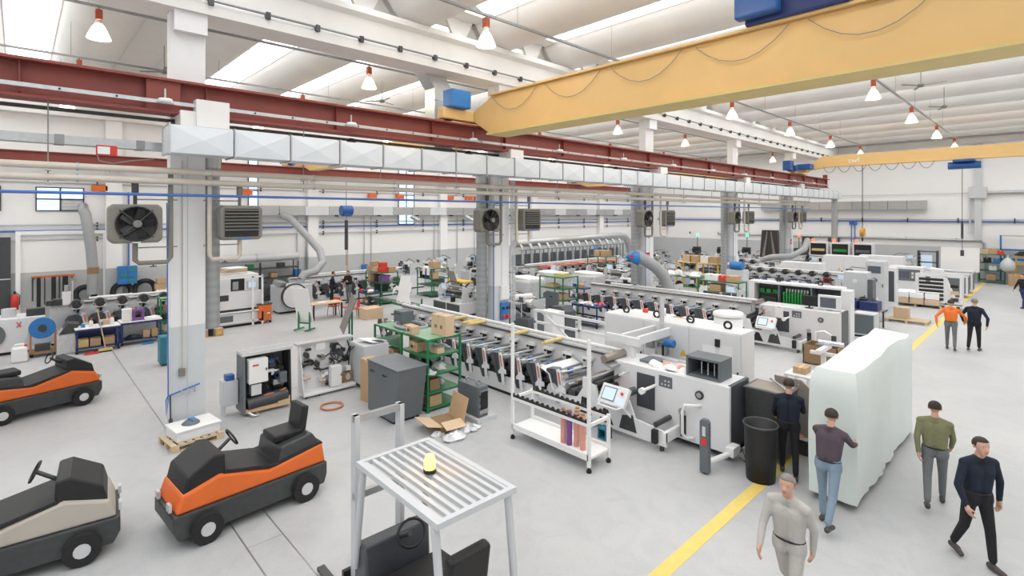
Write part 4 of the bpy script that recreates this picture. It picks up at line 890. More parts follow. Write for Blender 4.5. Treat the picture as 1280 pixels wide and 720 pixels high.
MB().b(.88, .08, .62, 1.06, .26, .9).o('gear_motor', 'slate', t, .02); MB().cyl((.1, .1, .28), (1.05, .1, .34), .15, 14).o('wrapped_roller', 'dark_metal', t); MB().tube([(.4, .06, .4), (.6, .02, .45), (.8, .05, .42), (1.0, .04, .5)], .022, 6).o('red_hose', 'orange_steel', t)
MB().tube([(.12, .0, .1), (.2, -.1, .04), (.32, -.12, .03), (.3, 0, .05)], .03, 6).o('cable_tail', 'alu', t)
MB().b(-.35, .35, .25, -.02, .7, .85).o('rear_tray', 'machine_grey', t, .01); MB().b(-.33, .4, 0, -.28, .65, .25).o('rear_leg', 'machine_grey', t); MB().c(-.18, .5, .92, .2, .2, .14).o('rear_motor', 'crane_blue', t, .02)
# unit B: long white open carcass
t = T('open_unit', 'long white open machine unit with bundles of black cable on its back plate', 'machine', (5.47, 13.72, 0))
MB().b(0, .38, .1, 1.95, .44, 1.36).o('back_plate', 'machine_white', t, .008); MB().b(-.02, 0, .06, 1.98, .44, .14).o('base_plate', 'white_plastic', t, .01); MB().prism([(0.0, .14), (.4, .14), (.4, 1.36), (.3, 1.36), (.1, .5)], 'x', -.03, .02).o('end_cheek', 'machine_white', t, .008)
for k in range(3): MB().b(-.1, .3+.1*k, 1.36, 2.05, .36+.1*k, 1.42).o('top_profile', 'alu', t)
for k in range(6): MB().cyl((.1+.1*k, .06, 0), (.1+.1*k, .06, .06), .03, 8).o('foot', 'dark_metal', t) if k in (0, 5) else None
gubbins(t, .15, .85, .38, .75, 1.25, 14, ['dark_metal', 'black', 'steel'], 14, .16); gubbins(t, 1.1, 1.75, .38, .8, 1.28, 14, ['dark_metal', 'black', 'charcoal'], 15, .16); gubbins(t, .1, 1.85, .38, .2, .6, 16, ['alu', 'white_plastic', 'steel', 'cardboard_light'], 16, .22)
MB().tube([(.5, .3, .7), (.8, .22, .64), (1.3, .25, .66), (1.8, .3, .9), (1.9, .3, 1.1), (1.86, .36, 1.3)], .028, 6).tube([(.9, .3, .95), (1.05, .2, 1.05), (1.2, .22, .9), (1.5, .25, .75)], .022, 6).o('cable_bundle', 'wire_black', t)
b = MB().b(1.02, .02, .16, 1.42, .22, .72).o('control_box', 'white_plastic', t, .012); MB().b(1.37, .01, .42, 1.4, .02, .48).o('lock', 'black', b)
MB().c(.78, .34, 1.26, .36, .01, .22, (.15, 0, 0)).o('paper_sheet', 'paper', t); MB().b(1.55, .2, .14, 1.95, .34, .42).o('brown_insert', 'cardboard_dark', t)
t.scale = (.74, 1, 1)
t = T('cable_coil', 'flat coil of red brown hose lying on the floor before the white unit', 'hose', (5.78, 12.75, 0))
MB().tube([(.26*math.cos(k*.35)*(1+.02*(k//18)), .26*math.sin(k*.35), .02+.008*(k//18)) for k in range(56)], .02, 6).o('coil', 'copper', t)
# pallet with a white machine cover at the first column
pallet((2.72, 12.95, 0), 'wooden pallet at the foot of the first column', 1.0, .8, .12)
t = T('white_case', 'shallow white case with blue cloth on the pallet at the first column', 'case', (2.76, 12.98, .144), .12); MB().b(-.42, -.33, 0, .42, .33, .2).o('case', 'machine_white', t, .012); MB().b(-.44, -.35, .2, .44, .35, .23).o('lid', 'white_plastic', t, .006)
q = MB().lathe([(.0, .09), (.1, .08), (.17, .02), (.18, 0)], 0, 0, 9); q.o('cloth', 'slate', t, loc=(-.05, 0, .23)); MB().c(-.02, -.02, .3, .16, .12, .05, (.3, .2, .5)).o('blue_cloth', 'blue', t)
# open carton, gearbox block and plastic film by the racks
t = T('gear_block', 'grey metal gear block with two eye bolts beside the near green rack', 'machine part', (7.85, 9.42, 0))
MB().b(.0, .0, .1, .3, .8, .82).o('housing', 'slate', t, .015); MB().b(-.1, -.1, 0, .5, .9, .1).o('base', 'film', t)
for k in range(4): MB().b(.02, -.03, .18+.15*k, .28, 0, .28+.15*k).o('rib', 'steel', t)
for y in (.2, .6): MB().tube([(.15+.05*math.cos(a), y, .87+.05*math.sin(a)) for a in [2*PI*j/10 for j in range(11)]], .015, 5).o('eye_bolt', 'steel', t)
MB().b(.05, -.05, .3, .25, -.03, .7).o('slot', 'black', t)
t = T('open_carton', 'open flattened brown carton with raised flap in front of the gear block', 'box', (7.15, 9.75, 0), -.15)
MB().b(-.3, -.35, .0, .25, .35, .16).o('carton', 'cardboard_dark', t); MB().c(-.42, 0, .2, .42, .7, .01, (0, .25, 0)).o('flap', 'cardboard_light', t); MB().c(.3, -.05, .42, .02, .7, .56, (0, .25, 0)).o('flap', 'cardboard', t); MB().c(-.02, -.42, .2, .5, .3, .01, (.3, 0, 0)).o('flap', 'cardboard_light', t)
heap('plastic_film', 'crumpled clear plastic film on the floor around the open carton', 'film', (7.2, 9.3, 0), 20, (.5, .28), .17, ['film', 'clear_film', 'film'], 8)
# ================================================================ FURTHER PRESSES
def module(name, label, cat, loc, sx, sy, h, seed, rz=0, group=None, mon=True, dark='charcoal'):
    # a compact white machine: base, uprights, rollers, drives, panels; each a part
    random.seed(seed); t = T(name, label, cat, loc, rz, group)
    b = h*random.uniform(.42, .55)
    MB().b(0, 0, .08, sx, sy, b).o('base_cabinet', random.choice(['machine_white', 'machine_white', 'machine_grey', 'slate']), t, .012); MB().b(.04, .04, 0, sx-.04, sy-.04, .08).o('plinth', 'black', t)
    n = max(1, int(sy/.9))
    for k in range(n): MB().b(-.012, sy*k/n+.04, .14, 0, sy*(k+1)/n-.04, b-.06).o('door', 'machine_grey' if random.random() < .5 else dark, t)
    for k in range(2):
        y = .08+(sy-.3)*k; MB().prism([(y, b), (y+.14, b), (y+.14, h-.15), (y+.06, h), (y, h)], 'x', sx*.25, sx*.9).o('upright', 'machine_white' if k else 'machine_grey', t, .008)
    for k in range(5):
        z = b+.1+(h-b-.2)*random.random(); x = sx*random.uniform(.2, .85); r = random.uniform(.04, .1)
        MB().cyl((x, .05, z), (x, sy-.05, z), r, 12).o('roller', random.choice(['chrome', 'dark_metal', 'steel', 'white_plastic', 'bronze']), t)
    for k in range(7):
        y = random.uniform(.1, sy-.4); MB().c(sx*random.uniform(.08, .6), y+.12, b+random.uniform(.08, h-b), .2, random.uniform(.12, .36), random.uniform(.08, .26)).o('drive_box', random.choice([dark, 'machine_grey', 'black', 'slate', 'dark_metal', 'machine_white', 'black']), t, .008)
    for k in range(2): MB().cyl((sx*.1, sy*random.random(), b+.2*random.random()+.1), (sx*.35, sy*.5, b+.25), .05, 8).o('motor', random.choice(['dark_metal', 'crane_blue', 'steel']), t)
    if mon:
        y = sy*random.uniform(.15, .8); m_ = MB().c(.0, y, h+.02, .06, .42, .3, (0, -.15, 0)).o('monitor', 'machine_grey', t, .01); MB().c(-.036, y, h+.02, .006, .34, .22, (0, -.15, 0)).o('screen', random.choice(['screen', 'screen_dark']), m_)
        MB().cyl((.04, y, b), (.04, y, h), .025, 8).o('monitor_arm', 'alu', t)
    MB().tube([(sx*.5, .1, h), (sx*.4, sy*.3, h+.18), (sx*.6, sy*.7, h+.2), (sx*.5, sy-.1, h-.05)], .02, 6).o('cable', 'wire_black', t)
    return t
P2 = press('printing_press', 'second long white press with a red emblem and an open cabinet of green cards behind', (20.0, 5.2, 0), 10, pitch=.72, screen='screen', logo=True, monitor=False)
t = T('open_cabinet', 'open electrical cabinet with rows of green circuit cards behind the second press', 'cabinet', (21.75, 5.25, 0))
MB().b(.5, 0, .1, .56, 3.9, 2.05).o('back_panel', 'charcoal', t); MB().b(0, -.05, 2.0, .6, 4.0, 2.08).o('roof', 'machine_white', t, .01)
MB().b(0, -.35, 0, .6, 0, 2.0).o('end_wall', 'machine_white', t, .01); MB().b(0, 3.7, 0, .6, 3.98, 2.0).o('end_wall', 'machine_white', t, .01); MB().b(.02, 1.15, .1, .5, 1.22, 2.0).b(.02, 2.55, .1, .5, 2.62, 2.0).o('divider', 'slate', t)
MB().b(.3, .02, .1, .5, 3.7, .95).o('lower_panel', 'machine_grey', t)
for k in range(9): MB().b(.12, 1.36+.125*k, 1.22, .46, 1.44+.125*k, 1.74).o('green_card', 'board_green', t)
for k in range(8): MB().c(.32, 1.42+.13*k, 1.78, .1, .06, .14).o('plug', 'alu', t)
for k in range(3): MB().b(.3, 2.75+.3*k, 1.62, .46, 2.98+.3*k, 1.78).o('terminal_block', 'board_green', t)
for k in range(5): MB().c(.36, .15+.22*k, 1.35, .2, .16, .22).o('relay', 'black', t)
MB().b(.36, .9, 1.3, .46, 1.1, 1.62).o('blue_relay', 'crane_blue', t); MB().b(.34, 2.8, 1.0, .5, 3.6, 1.5).o('inverter', 'dark_metal', t)
MB().tube([(.3, .3, 1.9), (.25, .7, 1.75), (.3, 1.1, 1.9)], .02, 6).tube([(.3, .5, 1.6), (.25, .9, 1.7), (.3, 1.1, 1.5)], .02, 6).tube([(.2, 1.25, 1.15), (.15, 1.5, 1.0), (.2, 1.9, 1.05)], .03, 6).o('cable_loom', 'wire_black', t); MB().tube([(.2, 1.3, 1.7), (.14, 1.32, 1.4), (.2, 1.3, 1.1), (.15, 1.1, .98)], .035, 6).o('orange_cable', 'orange', t)
for y in (.9, 2.7): MB().tube([(.3, y+.09*math.cos(a), 2.16+.085*math.sin(a)) for a in [2*PI*j/14 for j in range(15)]], .028, 6).o('lifting_eye', 'black', t)
t.scale = (1, .83, 1.06); t.location.y = 5.5
t = T('desk_monitor', 'black flat monitor standing on the second press before the open cabinet', 'monitor', (21.0, 6.32, 1.47)); MB().c(0, 0, .28, .05, .5, .36, (0, -.1, 0)).o('screen', 'black', t, .01); MB().b(-.1, -.12, 0, .1, .12, .02).cyl((0, 0, 0), (0, 0, .2), .03, 8).o('stand', 'black', t)
t = T('operator_screen', 'pale operator terminal with grey screen on the end of the second press', 'monitor', (20.95, 5.66, 1.47)); MB().b(-.03, -.36, .02, .12, .36, .54).o('housing', 'machine_white', t, .02); MB().b(-.036, -.22, .1, -.03, .28, .46).o('screen', 'screen_dark', t); MB().b(.0, -.1, 0, .1, .1, .03).o('foot', 'dark_metal', t)
t = T('paper_sheet', 'white sheet hanging on the dark door of the second press', 'paper', (20.53, 7.2, 1.05)); MB().b(0, -.15, 0, .012, .15, .42).o('sheet', 'paper', t); MB().b(-.002, -.05, .38, 0, .05, .42).o('tape', 'cardboard_light', t)
P3 = press('printing_press', 'third white press with dark round reels, behind the second press', (33.4, 8.4, 0), 8, near=.4, pitch=.74, fan=True, nearbox=False)
P4 = press('printing_press', 'white press along the far bay under the silver extraction duct', (35.6, 23.6, 0), 13, rz=PI/2, near=.4, pitch=.85, nearbox=False)
for k in range(11): MB().b(.2, .6+.85*k, 1.30, 1.1, 1.15+.85*k, 1.36).o('feed_tray', ['copper', 'pink_print', 'red', 'copper'][k % 4], P4)
P5 = press('printing_press', 'white press with round ink reels along the left, behind the blue benches', (6.0, 25.9, 0), 6, rz=PI/2, near=.3, pitch=.72, fan=True, nearbox=False)
P6 = press('printing_press', 'press with charcoal panels where two people stand, left of the green shelves', (17.6, 27.9, 0), 8, rz=PI/2, near=.3, pitch=.75, nearbox=False)
P7 = press('printing_press', 'long distant white press between the third column and the end wall', (38.8, 14.8, 0), 7, near=.3, pitch=.8, fan=True, nearbox=False)

# silver extraction line
t = T('extraction_duct', 'fat silver extraction duct over a row of branch pipes in the far bay', 'duct', (26.4, 27.6, 0))
MB().tube([(0, 0, 2.75), (13.2, 0, 2.95), (14.2, 0, 2.8), (14.7, 0, 2.3), (14.9, 0, 1.4)], .3, 14).o('main_duct', 'galv', t)
for k in range(14):
    x = .4+.95*k; MB().tube([(x, -.1, 2.72), (x, -.35, 2.6), (x, -.5, 2.3), (x, -.5, 1.2)], .11, 8).o('branch_pipe', 'galv', t)
    MB().b(x+.3, -.55, 0, x+.36, -.49, 2.3).o('post', 'slate', t)
for z in (1.2, 2.25): MB().b(0, -.62, z, 13.4, -.56, z+.06).o('cross_rail', 'galv_dark', t)
MB().b(0, .2, .1, 13.4, .3, 1.9).o('rear_screen', 'slate', t)

# ================================================================ LEFT SIDE, BEHIND THE FIRST COLUMN
def bench(loc, sx, sy, h, label, seed, group='blue benches'):
    t = T('work_bench', label, 'bench', loc, 0, group)
    for x in (0, sx-.06):
        for y in (0, sy-.06): MB().b(x, y, .1, x+.06, y+.06, h).o('leg', 'navy', t); MB().cyl((x+.03, y+.01, .05), (x+.03, y+.05, .05), .05, 10).o('castor', 'rubber', t)
    MB().b(-.03, -.03, h, sx+.03, sy+.03, h+.04).o('worktop', 'white_plastic', t, .006); MB().b(0, 0, .16, sx, sy, .2).o('lower_shelf', 'navy', t)
    MB().b(0, sy-.04, .2, sx, sy, h).o('back_panel', 'navy' if seed == 1 else 'machine_grey', t); MB().b(0, -.01, h-.07, sx, .02, h).o('front_rail', 'navy', t)
    return t
bench((1.45, 23.6, 0), 1.22, .7, .85, 'left blue steel bench with cartons below, in front of the left press', 1)
bench((2.76, 23.95, 0), 1.25, .7, .85, 'right blue steel bench with a pale back panel, left of the first column', 2)
for k, x in enumerate((1.66, 2.0, 2.4)): carton((x, 23.95, .2), .3, .4, .26, 'carton on the lower shelf of the left blue bench, %s' % ('leftmost', 'middle one', 'rightmost')[k], 0, ['yellow_pale', 'cardboard', 'cardboard'][k])
for k, x in enumerate((3.55, 3.82)): carton((x, 24.2, .2), .2, .3, .28, 'small carton on the lower shelf of the right blue bench, %s' % ('left one', 'right one')[k], 0, 'cardboard')
heap('black_tools', 'black cases and tools on the lower shelf of the right blue bench', 'tools', (3.1, 24.25, .2), 5, (.22, .15), .15, ['black', 'dark_metal'], 21)
for k, (x, m, h) in enumerate(((1.66, 'blue', .14), (1.88, 'white_plastic', .26), (2.16, 'blue', .16), (2.48, 'white_plastic', .3))):
    t = T('bottle', 'bottle on the left blue bench, %s from the left' % ('first', 'second', 'third', 'last')[k], 'bottle', (x, 23.85, .89), 0, 'bottles on the bench'); MB().lathe([(0, 0), (.06, 0), (.06, h*.7), (.03, h*.85), (.03, h*.9), (0, h*.9)], 0, 0, 12).o('body', m, t); MB().lathe([(.035, h*.88), (.035, h), (0, h)], 0, 0, 10).o('cap', 'white_plastic' if m == 'blue' else 'red', t)
carton((2.3, 24.0, .89), .36, .2, .18, 'open carton of parts on the left blue bench', 0, 'cardboard_light')
t = T('white_jug', 'tall white jug standing at the left of the purple crate', 'jug', (2.95, 24.15, .89)); MB().b(-.15, -.1, 0, .15, .1, .48).o('body', 'white_plastic', t, .04); MB().cyl((0, 0, .48), (0, 0, .54), .04, 8).o('cap', 'machine_grey', t)
t = T('purple_holder', 'purple frame holder on the right blue bench', 'holder', (3.3, 24.1, .89)); MB().frame('y', -.08, .08, -.18, 0, .18, .42, .08).o('frame', 'purple', t, .01); MB().b(-.2, -.1, 0, .2, .1, .03).o('foot', 'purple', t)
t = T('paper_stack', 'white papers spread on the right blue bench', 'papers', (3.72, 24.2, .89)); MB().c(0, 0, .02, .5, .4, .03).o('sheet', 'paper', t); MB().c(.05, .05, .05, .4, .3, .02, (0, 0, .3)).o('sheet', 'paper', t)
t = T('covered_stack', 'grey plastic covered stack left of the blue benches', 'cover', (.95, 23.95, 0)); MB().prism([(0, 0), (.55, 0), (.5, .7), (.62, 1.0), (.3, 1.05), (.02, .68)], 'y', 0, .6).o('cover', 'film', t, .03); MB().prism([(.05, .7), (.5, .72), (.62, 1.02), (.3, 1.07)], 'y', -.02, .62).o('tilted_top', 'dark_metal', t)
t = T('broom', 'wooden handled broom leaning on the left blue bench', 'broom', (2.25, 23.45, 0)); MB().cyl((0, 0, .12), (-.22, .12, 1.55), .018, 8).o('stick', 'wood', t); MB().b(-.2, -.06, .05, .2, .05, .13).o('head', 'yellow_pale', t); MB().b(-.19, -.05, 0, .19, .04, .06).o('bristles', 'black', t)
t = T('dustpan', 'red dustpan lying on the floor beside the broom', 'dustpan', (1.85, 23.3, 0)); MB().prism([(-.2, 0), (.2, 0), (.16, .22), (-.16, .22)], 'z', 0, .05).o('pan', 'red', t, .01); MB().b(-.03, .2, .03, .03, .42, .06).o('grip', 'red', t)
t = T('blue_scoop', 'small blue scoop on the floor below the right blue bench', 'scoop', (3.55, 23.7, 0)); MB().prism([(-.18, 0), (.18, 0), (.14, .2), (-.14, .2)], 'z', 0, .06).o('pan', 'blue', t, .01); MB().b(-.02, .18, .03, .02, .36, .06).o('grip', 'blue', t)
t = T('white_canister', 'white plastic canister on the floor at the far left', 'canister', (.02, 23.8, 0)); MB().b(-.2, -.18, 0, .2, .18, .5).o('body', 'white_plastic', t, .06); MB().tube([(-.12, 0, .48), (-.1, 0, .58), (.1, 0, .58), (.12, 0, .48)], .03, 6).o('handle', 'white_plastic', t); MB().cyl((.15, 0, .48), (.15, 0, .56), .045, 8).o('cap', 'red', t)
t = T('reel_trolley', 'small trolley with a large blue disc beside the white canister', 'trolley', (.6, 24.4, 0)); MB().b(-.35, -.3, .12, .35, .3, .2).o('deck', 'cardboard_dark', t)
for x in (-.28, .28):
    for y in (-.24, .24): MB().cyl((x, y-.03, .06), (x, y+.03, .06), .06, 10).o('castor', 'rubber', t)
c = MB().cyl((0, -.1, .95), (0, .05, .95), .36, 24).o('blue_disc', 'blue', t); MB().cyl((0, -.13, .95), (0, -.1, .95), .12, 14).o('hub', 'dark_metal', c)
for x in (-.3, .34): MB().b(x-.03, -.03, .2, x+.03, .03, .95).o('upright', 'copper', t)
MB().c(.0, -.15, .32, .4, .25, .22).o('gear', 'dark_metal', t, .02)
t = T('press_end', 'white end machine with a red emblem and a round grey disc at the far left', 'machine', (-1.5, 25.2, 0))
MB().b(0, 0, .1, 2.2, 1.2, 1.25).o('body', 'machine_white', t, .02); MB().b(.05, .05, 0, 2.1, 1.1, .1).o('plinth', 'black', t); c = MB().cyl((.75, -.08, .72), (.75, 0, .72), .42, 28).o('disc', 'slate', t); MB().cyl((.75, -.11, .72), (.75, -.08, .72), .1, 12).o('hub', 'alu', c)
MB().tube([(1.45, -.012, 1.12), (1.57, -.012, .94)], .016, 4).tube([(1.57, -.012, 1.12), (1.45, -.012, .94)], .016, 4).o('red_emblem', 'red', t); MB().prism([(1.6, .2), (2.6, .3), (2.6, .62), (1.8, .9)], 'y', -.02, .04).o('side_plate', 'machine_grey', t); MB().cyl((1.25, .5, 1.25), (1.25, .5, 1.55), .2, 14).o('drum', 'machine_grey', t); MB().b(1.7, .2, 1.25, 2.2, .6, 1.5).o('motor_block', 'dark_metal', t)
t = T('drill_head', 'white cylinder on a grey stand at the left end of the left press', 'machine', (1.35, 26.4, 1.42)); MB().cyl((0, 0, 0), (0, 0, .5), .14, 16).o('cylinder', 'white_plastic', t); MB().cyl((0, 0, .5), (0, 0, .75), .08, 12).o('neck', 'steel', t); MB().c(-.25, .1, .12, .3, .3, .22).c(-.5, .1, .1, .2, .25, .18).o('motor_block', 'dark_metal', t, .01); MB().b(.15, -.05, 0, .19, 0, .9).o('post', 'alu', t)
rack((4.15, 24.9, 0), .75, .6, 1.5, (.15, .55, .95, 1.5), 'green shelf rack half hidden by the left edge of the first column', back=False)
carton((4.5, 25.2, .15), .4, .4, .3, 'carton on the floor shelf of the rack at the first column', 0, 'cardboard_light')
carton((4.45, 25.2, .95), .3, .3, .24, 'grey carton on the upper shelf of the rack at the first column', 0, 'cardboard_dark')
# along the back wall, left
t = T('tool_rail', 'red rail with dark straps and chains hanging on the back wall inside the gate recess', 'rail', (.4, YB-.45, 2.05)); MB().b(0, 0, 0, 1.5, .08, .1).o('rail', 'orange_steel', t)
for k, (x, l, w) in enumerate(((.05, 1.0, .06), (.25, 1.5, .14), (.45, 1.2, .05), (.75, 1.7, .16), (.95, 1.3, .06), (1.15, 1.75, .2))): MB().b(x-w/2, -.1, -l, x+w/2, -.02, .04).o('hanging_strap', 'black' if k % 2 else 'dark_metal', t, .02)
for x in (.1, 1.4): MB().b(x-.03, .08, -.05, x+.03, .36, .05).o('wall_bracket', 'dark_metal', t)
t = T('fire_extinguisher', 'red fire extinguisher on the back wall beside the dark door', 'extinguisher', (-.12, YB-.5, .75)); MB().lathe([(0, 0), (.13, 0), (.13, .55), (.06, .68), (0, .68)], 0, 0, 14).o('bottle', 'red', t); MB().c(0, 0, .74, .08, .05, .12).o('valve', 'black', t); MB().tube([(.05, 0, .74), (.16, -.02, .6), (.15, -.02, .2)], .018, 6).o('hose', 'black', t); MB().b(-.08, .1, .3, .08, .4, .4).o('bracket', 'dark_metal', t)
for k, (x, r, lab) in enumerate(((2.25, .34, 'coil of black hose on the wall, right of the hanging straps'), (5.0-1.35, .36, 'coil of black hose hanging on the wall left of the grey hose'), (4.55, .42, 'coil of black hose on the wall right of the grey hose'))):
    t = T('hose_coil', lab, 'hose', (x, YB-.5, 1.15), 0, 'hose coils on the back wall'); MB().tube([(r*math.cos(a), .05*math.sin(3*a), r*1.1*math.sin(a)) for a in [2*PI*j/22 for j in range(23)]], .12, 8).o('coil', 'black', t); MB().b(-.04, .05, r*.8, .04, .45, r*.8+.08).o('hook', 'dark_metal', t)
t = T('exhaust_hose', 'thick grey flexible hose hanging down the back wall with a tan strap', 'hose', (2.45, YB-.85, 0)); MB().tube([(-.25, .3, 5.05), (-.2, .1, 4.9), (-.12, 0, 4.3), (0, 0, 3.2), (.06, 0, 2.2), (.03, 0, 1.2)], .21, 12).o('hose', 'hose_grey', t); MB().cyl((-.25, .3, 5.0), (-.25, .6, 5.3), .2, 12).o('spout', 'galv', t); MB().cyl((.06, 0, 2.15), (.06, 0, 2.45), .225, 12).o('strap', 'cardboard_dark', t)
t = T('parts_cabinet', 'blue drawer box hanging on the back wall pilaster', 'cabinet', (3.45, YB-.85, 1.55)); MB().b(0, 0, 0, .75, .4, .85).o('body', 'blue', t)
for a in range(3):
    for b in range(2): MB().b(.04+.36*b, -.02, .05+.27*a, .36+.36*b, 0, .27+.27*a).o('drawer', 'teal' if (a+b) % 2 else 'blue', t)
cabinet((4.95, YB-1.0, 0), 1.1, .7, 1.15, 'low cream cabinet at the back wall below stacked cartons', 2, 'y', name='low_cabinet')
for k, (x, z, s) in enumerate(((5.15, 1.15, .36), (5.2, 1.45, .3), (5.75, 1.15, .3))): carton((x, YB-.7, z), s+.1, .4, s*.8, 'carton on the low cream cabinet, %s' % ('lower left', 'upper left', 'right one')[k], 0, 'cardboard')
t = T('white_chest', 'white chest with a red mark standing behind the left press', 'chest', (3.1, 28.6, 0)); MB().b(-.6, -.3, 0, .6, .3, 1.25).o('body', 'machine_white', t, .02); MB().b(-.62, -.32, 1.25, .62, .32, 1.35).o('lid', 'white_plastic', t, .01); MB().b(-.3, -.306, 1.0, .3, -.3, 1.08).o('red_mark', 'red', t)
t = rack((6.15, YB-1.05, 0), 1.5, .7, 2.1, (.2, .8, 1.4, 1.95), 'grey metal shelf at the back wall left of the first column', m='galv_dark', top='galv_dark', back=True)
# right of the first column
t = T('enclosed_machine', 'tall white enclosed machine with a window and terminal right of the first column', 'machine', (6.15, 24.7, 0))
MB().b(0, 0, .1, 1.8, 1.4, .55).b(0, .1, .75, 1.8, 1.4, 1.5).b(0, .15, 1.5, 1.7, 1.4, 2.25).o('housing', 'machine_white', t, .02); MB().b(.05, .05, 0, 1.75, 1.3, .1).o('plinth', 'black', t); MB().b(.05, .2, .55, 1.75, 1.3, .75).o('table_gap', 'dark_metal', t)
MB().b(.55, .14, 1.55, 1.1, .15, 2.1).o('window', 'black', t); MB().b(.62, .12, 1.6, .85, .14, 1.95).o('spindle', 'steel', t); MB().b(1.2, .1, 1.6, 1.62, .15, 1.95).o('terminal', 'machine_grey', t, .01); MB().b(1.26, .09, 1.65, 1.56, .1, 1.9).o('screen', 'screen', t)
MB().b(.0, .08, 1.15, .45, .1, 1.4).o('small_window', 'dark_metal', t); MB().b(.1, -.02, .2, .6, 0, .5).o('vent', 'slate', t)
for x in (-.02, 1.35, 1.75): MB().b(x, -.1, 0, x+.07, -.03, 2.2).o('frame_post', 'white_plastic', t)
for z in (.18, .62, 2.1): MB().b(0, -.1, z, 1.8, -.04, z+.06).o('frame_rail', 'white_plastic', t)
t = T('stacked_boards', 'boards and a carton piled on top of the enclosed machine', 'boards', (6.9, 25.4, 2.25)); 
for k in range(4): MB().c(.03*k, 0, .05+.07*k, 1.1-.1*k, .7, .05, (0, 0, .1*k)).o('board', ['paper', 'wood', 'cardboard_light', 'paper'][k], t)
t = T('orange_trolley', 'orange steel box trolley on castors in the far bay', 'trolley', (7.75, 24.6, 0)); MB().b(0, 0, .12, .58, .5, .85).o('body', 'orange_steel', t, .02); MB().b(.04, -.01, .55, .54, 0, .8).o('drawer', 'orange', t); MB().b(-.02, -.02, .85, .6, .52, .89).o('lid', 'dark_metal', t); MB().b(.38, -.014, .42, .5, -.01, .48).o('label_plate', 'paper', t)
for x in (.06, .52):
    for y in (.06, .44): MB().cyl((x, y-.02, .06), (x, y+.02, .06), .06, 10).o('castor', 'rubber', t)
for k in range(2): carton((5.55+.32*k, 23.5-.05*k, 0), .3, .3, .3, 'yellow marked carton on the floor right of the spiral duct, %s' % ('left one', 'right one')[k], 0, 'cardboard'); MB().b(-.08, -.155, .08, .08, -.15, .22).o('yellow_mark', 'yellow', bpy.data.objects[[o.name for o in bpy.data.objects if o.name.startswith('cardboard_box')][-1]])
t = T('drum_machine', 'grey machine with a big pale round drum face, left of the paper easel', 'machine', (9.2, 26.2, 0)); MB().b(0, .1, .1, 1.7, 1.2, 1.35).o('body', 'machine_grey', t, .02); MB().b(.1, .2, 0, 1.6, 1.1, .1).o('plinth', 'black', t); d_ = MB().cyl((.75, -.12, .85), (.75, .1, .85), .62, 32).o('drum_rim', 'dark_metal', t); e_ = MB().cyl((.72, -.16, .85), (.72, -.12, .85), .56, 32).o('drum_face', 'machine_white', d_); MB().cyl((.72, -.2, .85), (.72, -.16, .85), .05, 10).o('hub', 'dark_metal', d_); MB().c(.1, .2, 1.5, .5, .4, .25, (.3, .2, .3)).o('chute', 'steel', t, .02); MB().cyl((1.3, .6, 1.35), (1.3, .6, 1.6), .2, 12).o('port', 'galv', t)
t = T('exhaust_hose', 'thick grey flexible hose curving down from the wall duct to the drum machine', 'hose', (10.5, 26.8, 0)); MB().tube([(.6, 4.2, 4.85), (.9, 3.7, 4.6), (1.35, 2.6, 3.7), (1.6, 1.4, 2.9), (1.5, .8, 2.3), (.9, .3, 1.9), (.2, .1, 1.8), (.0, .0, 1.55)], .2, 12).o('hose', 'hose_grey', t)
t = rack((7.7, YB-1.05, 0), 4.2, .75, 2.2, (.2, .75, 1.3, 1.85), 'long dark grey shelf rack at the back wall under the round duct', m='dark_metal', top='dark_metal')
MB().b(2.05, 0, 0, 2.15, .06, 2.2).o('middle_leg', 'dark_metal', t)
random.seed(5)
for k in range(9):
    z = (.2, .75, 1.3, 1.85)[k % 4]; m = ['cardboard', 'dark_metal', 'blue', 'led_green' if False else 'green_paint', 'yellow', 'slate'][k % 6]
    tag(MB().b(-.18, -.2, 0, .18, .2, .26).o('storage_bin', m, None, .01, loc=(8.1+.42*k, YB-.65, z)), '%s bin on the dark shelf rack at the back wall, %s from its left' % ({'cardboard': 'tan', 'dark_metal': 'dark', 'blue': 'blue', 'green_paint': 'green', 'yellow': 'yellow', 'slate': 'slate'}[m], ORD[k]), 'bin', 'bins on the dark shelf rack')
t = T('round_duct', 'pale round duct lying along the top of the long wall shelf', 'duct', (7.4, YB-.8, 2.45)); MB().cyl((0, 0, 0), (4.6, 0, 0), .22, 14).o('duct', 'machine_grey', t); MB().cyl((2.2, 0, 0), (2.3, 0, 0), .24, 14).o('joint', 'galv', t)
# easel, table, chairs
def easel(loc, label, m, rz=0, w=1.0, h=1.5, tilt=.25, z0=.55, group=None):
    t = T('board_easel', label, 'easel', loc, rz, group)
    for y in (-w*.35, w*.35): MB().b(-.25, y-.03, .04, .35, y+.03, .09).o('foot', 'green_paint', t); MB().b(.0, y-.025, .09, .06, y+.025, z0+h*.6).o('upright', 'green_paint', t)
    MB().b(.0, -w*.35, .3, .06, w*.35, .36).o('cross_bar', 'green_paint', t); MB().c(-.06, 0, z0+h/2, .03, w, h, (0, tilt, 0)).o('board', m, t)
    MB().cyl((-.09, 0, z0+.15), (-.05, 0, z0+.15), .02, 8).o('clip', 'alu', t)
    return t
easel((8.7, 21.9, 0), 'green easel stand with a tilted white board hung with paper, before the wooden table', 'paper', .5, .8, 1.5, -.25, .35)
easel((8.55, 17.4, 0), 'green stand with a large olive grey board leaning to the right, behind the white unit', 'board_taupe', -.35, 1.25, 1.25, .35, .75)
easel((16.6, 21.8, 0), 'stand with a leaning grey brown board right of the white cut sheets', 'board_brown', -.2, .8, 1.5, -.3, .5)
t = T('wooden_table', 'light wooden table with black legs near the red chairs', 'table', (9.75, 23.5, 0)); MB().b(0, 0, .72, 1.5, .8, .76).o('table_top', 'wood', t, .006)
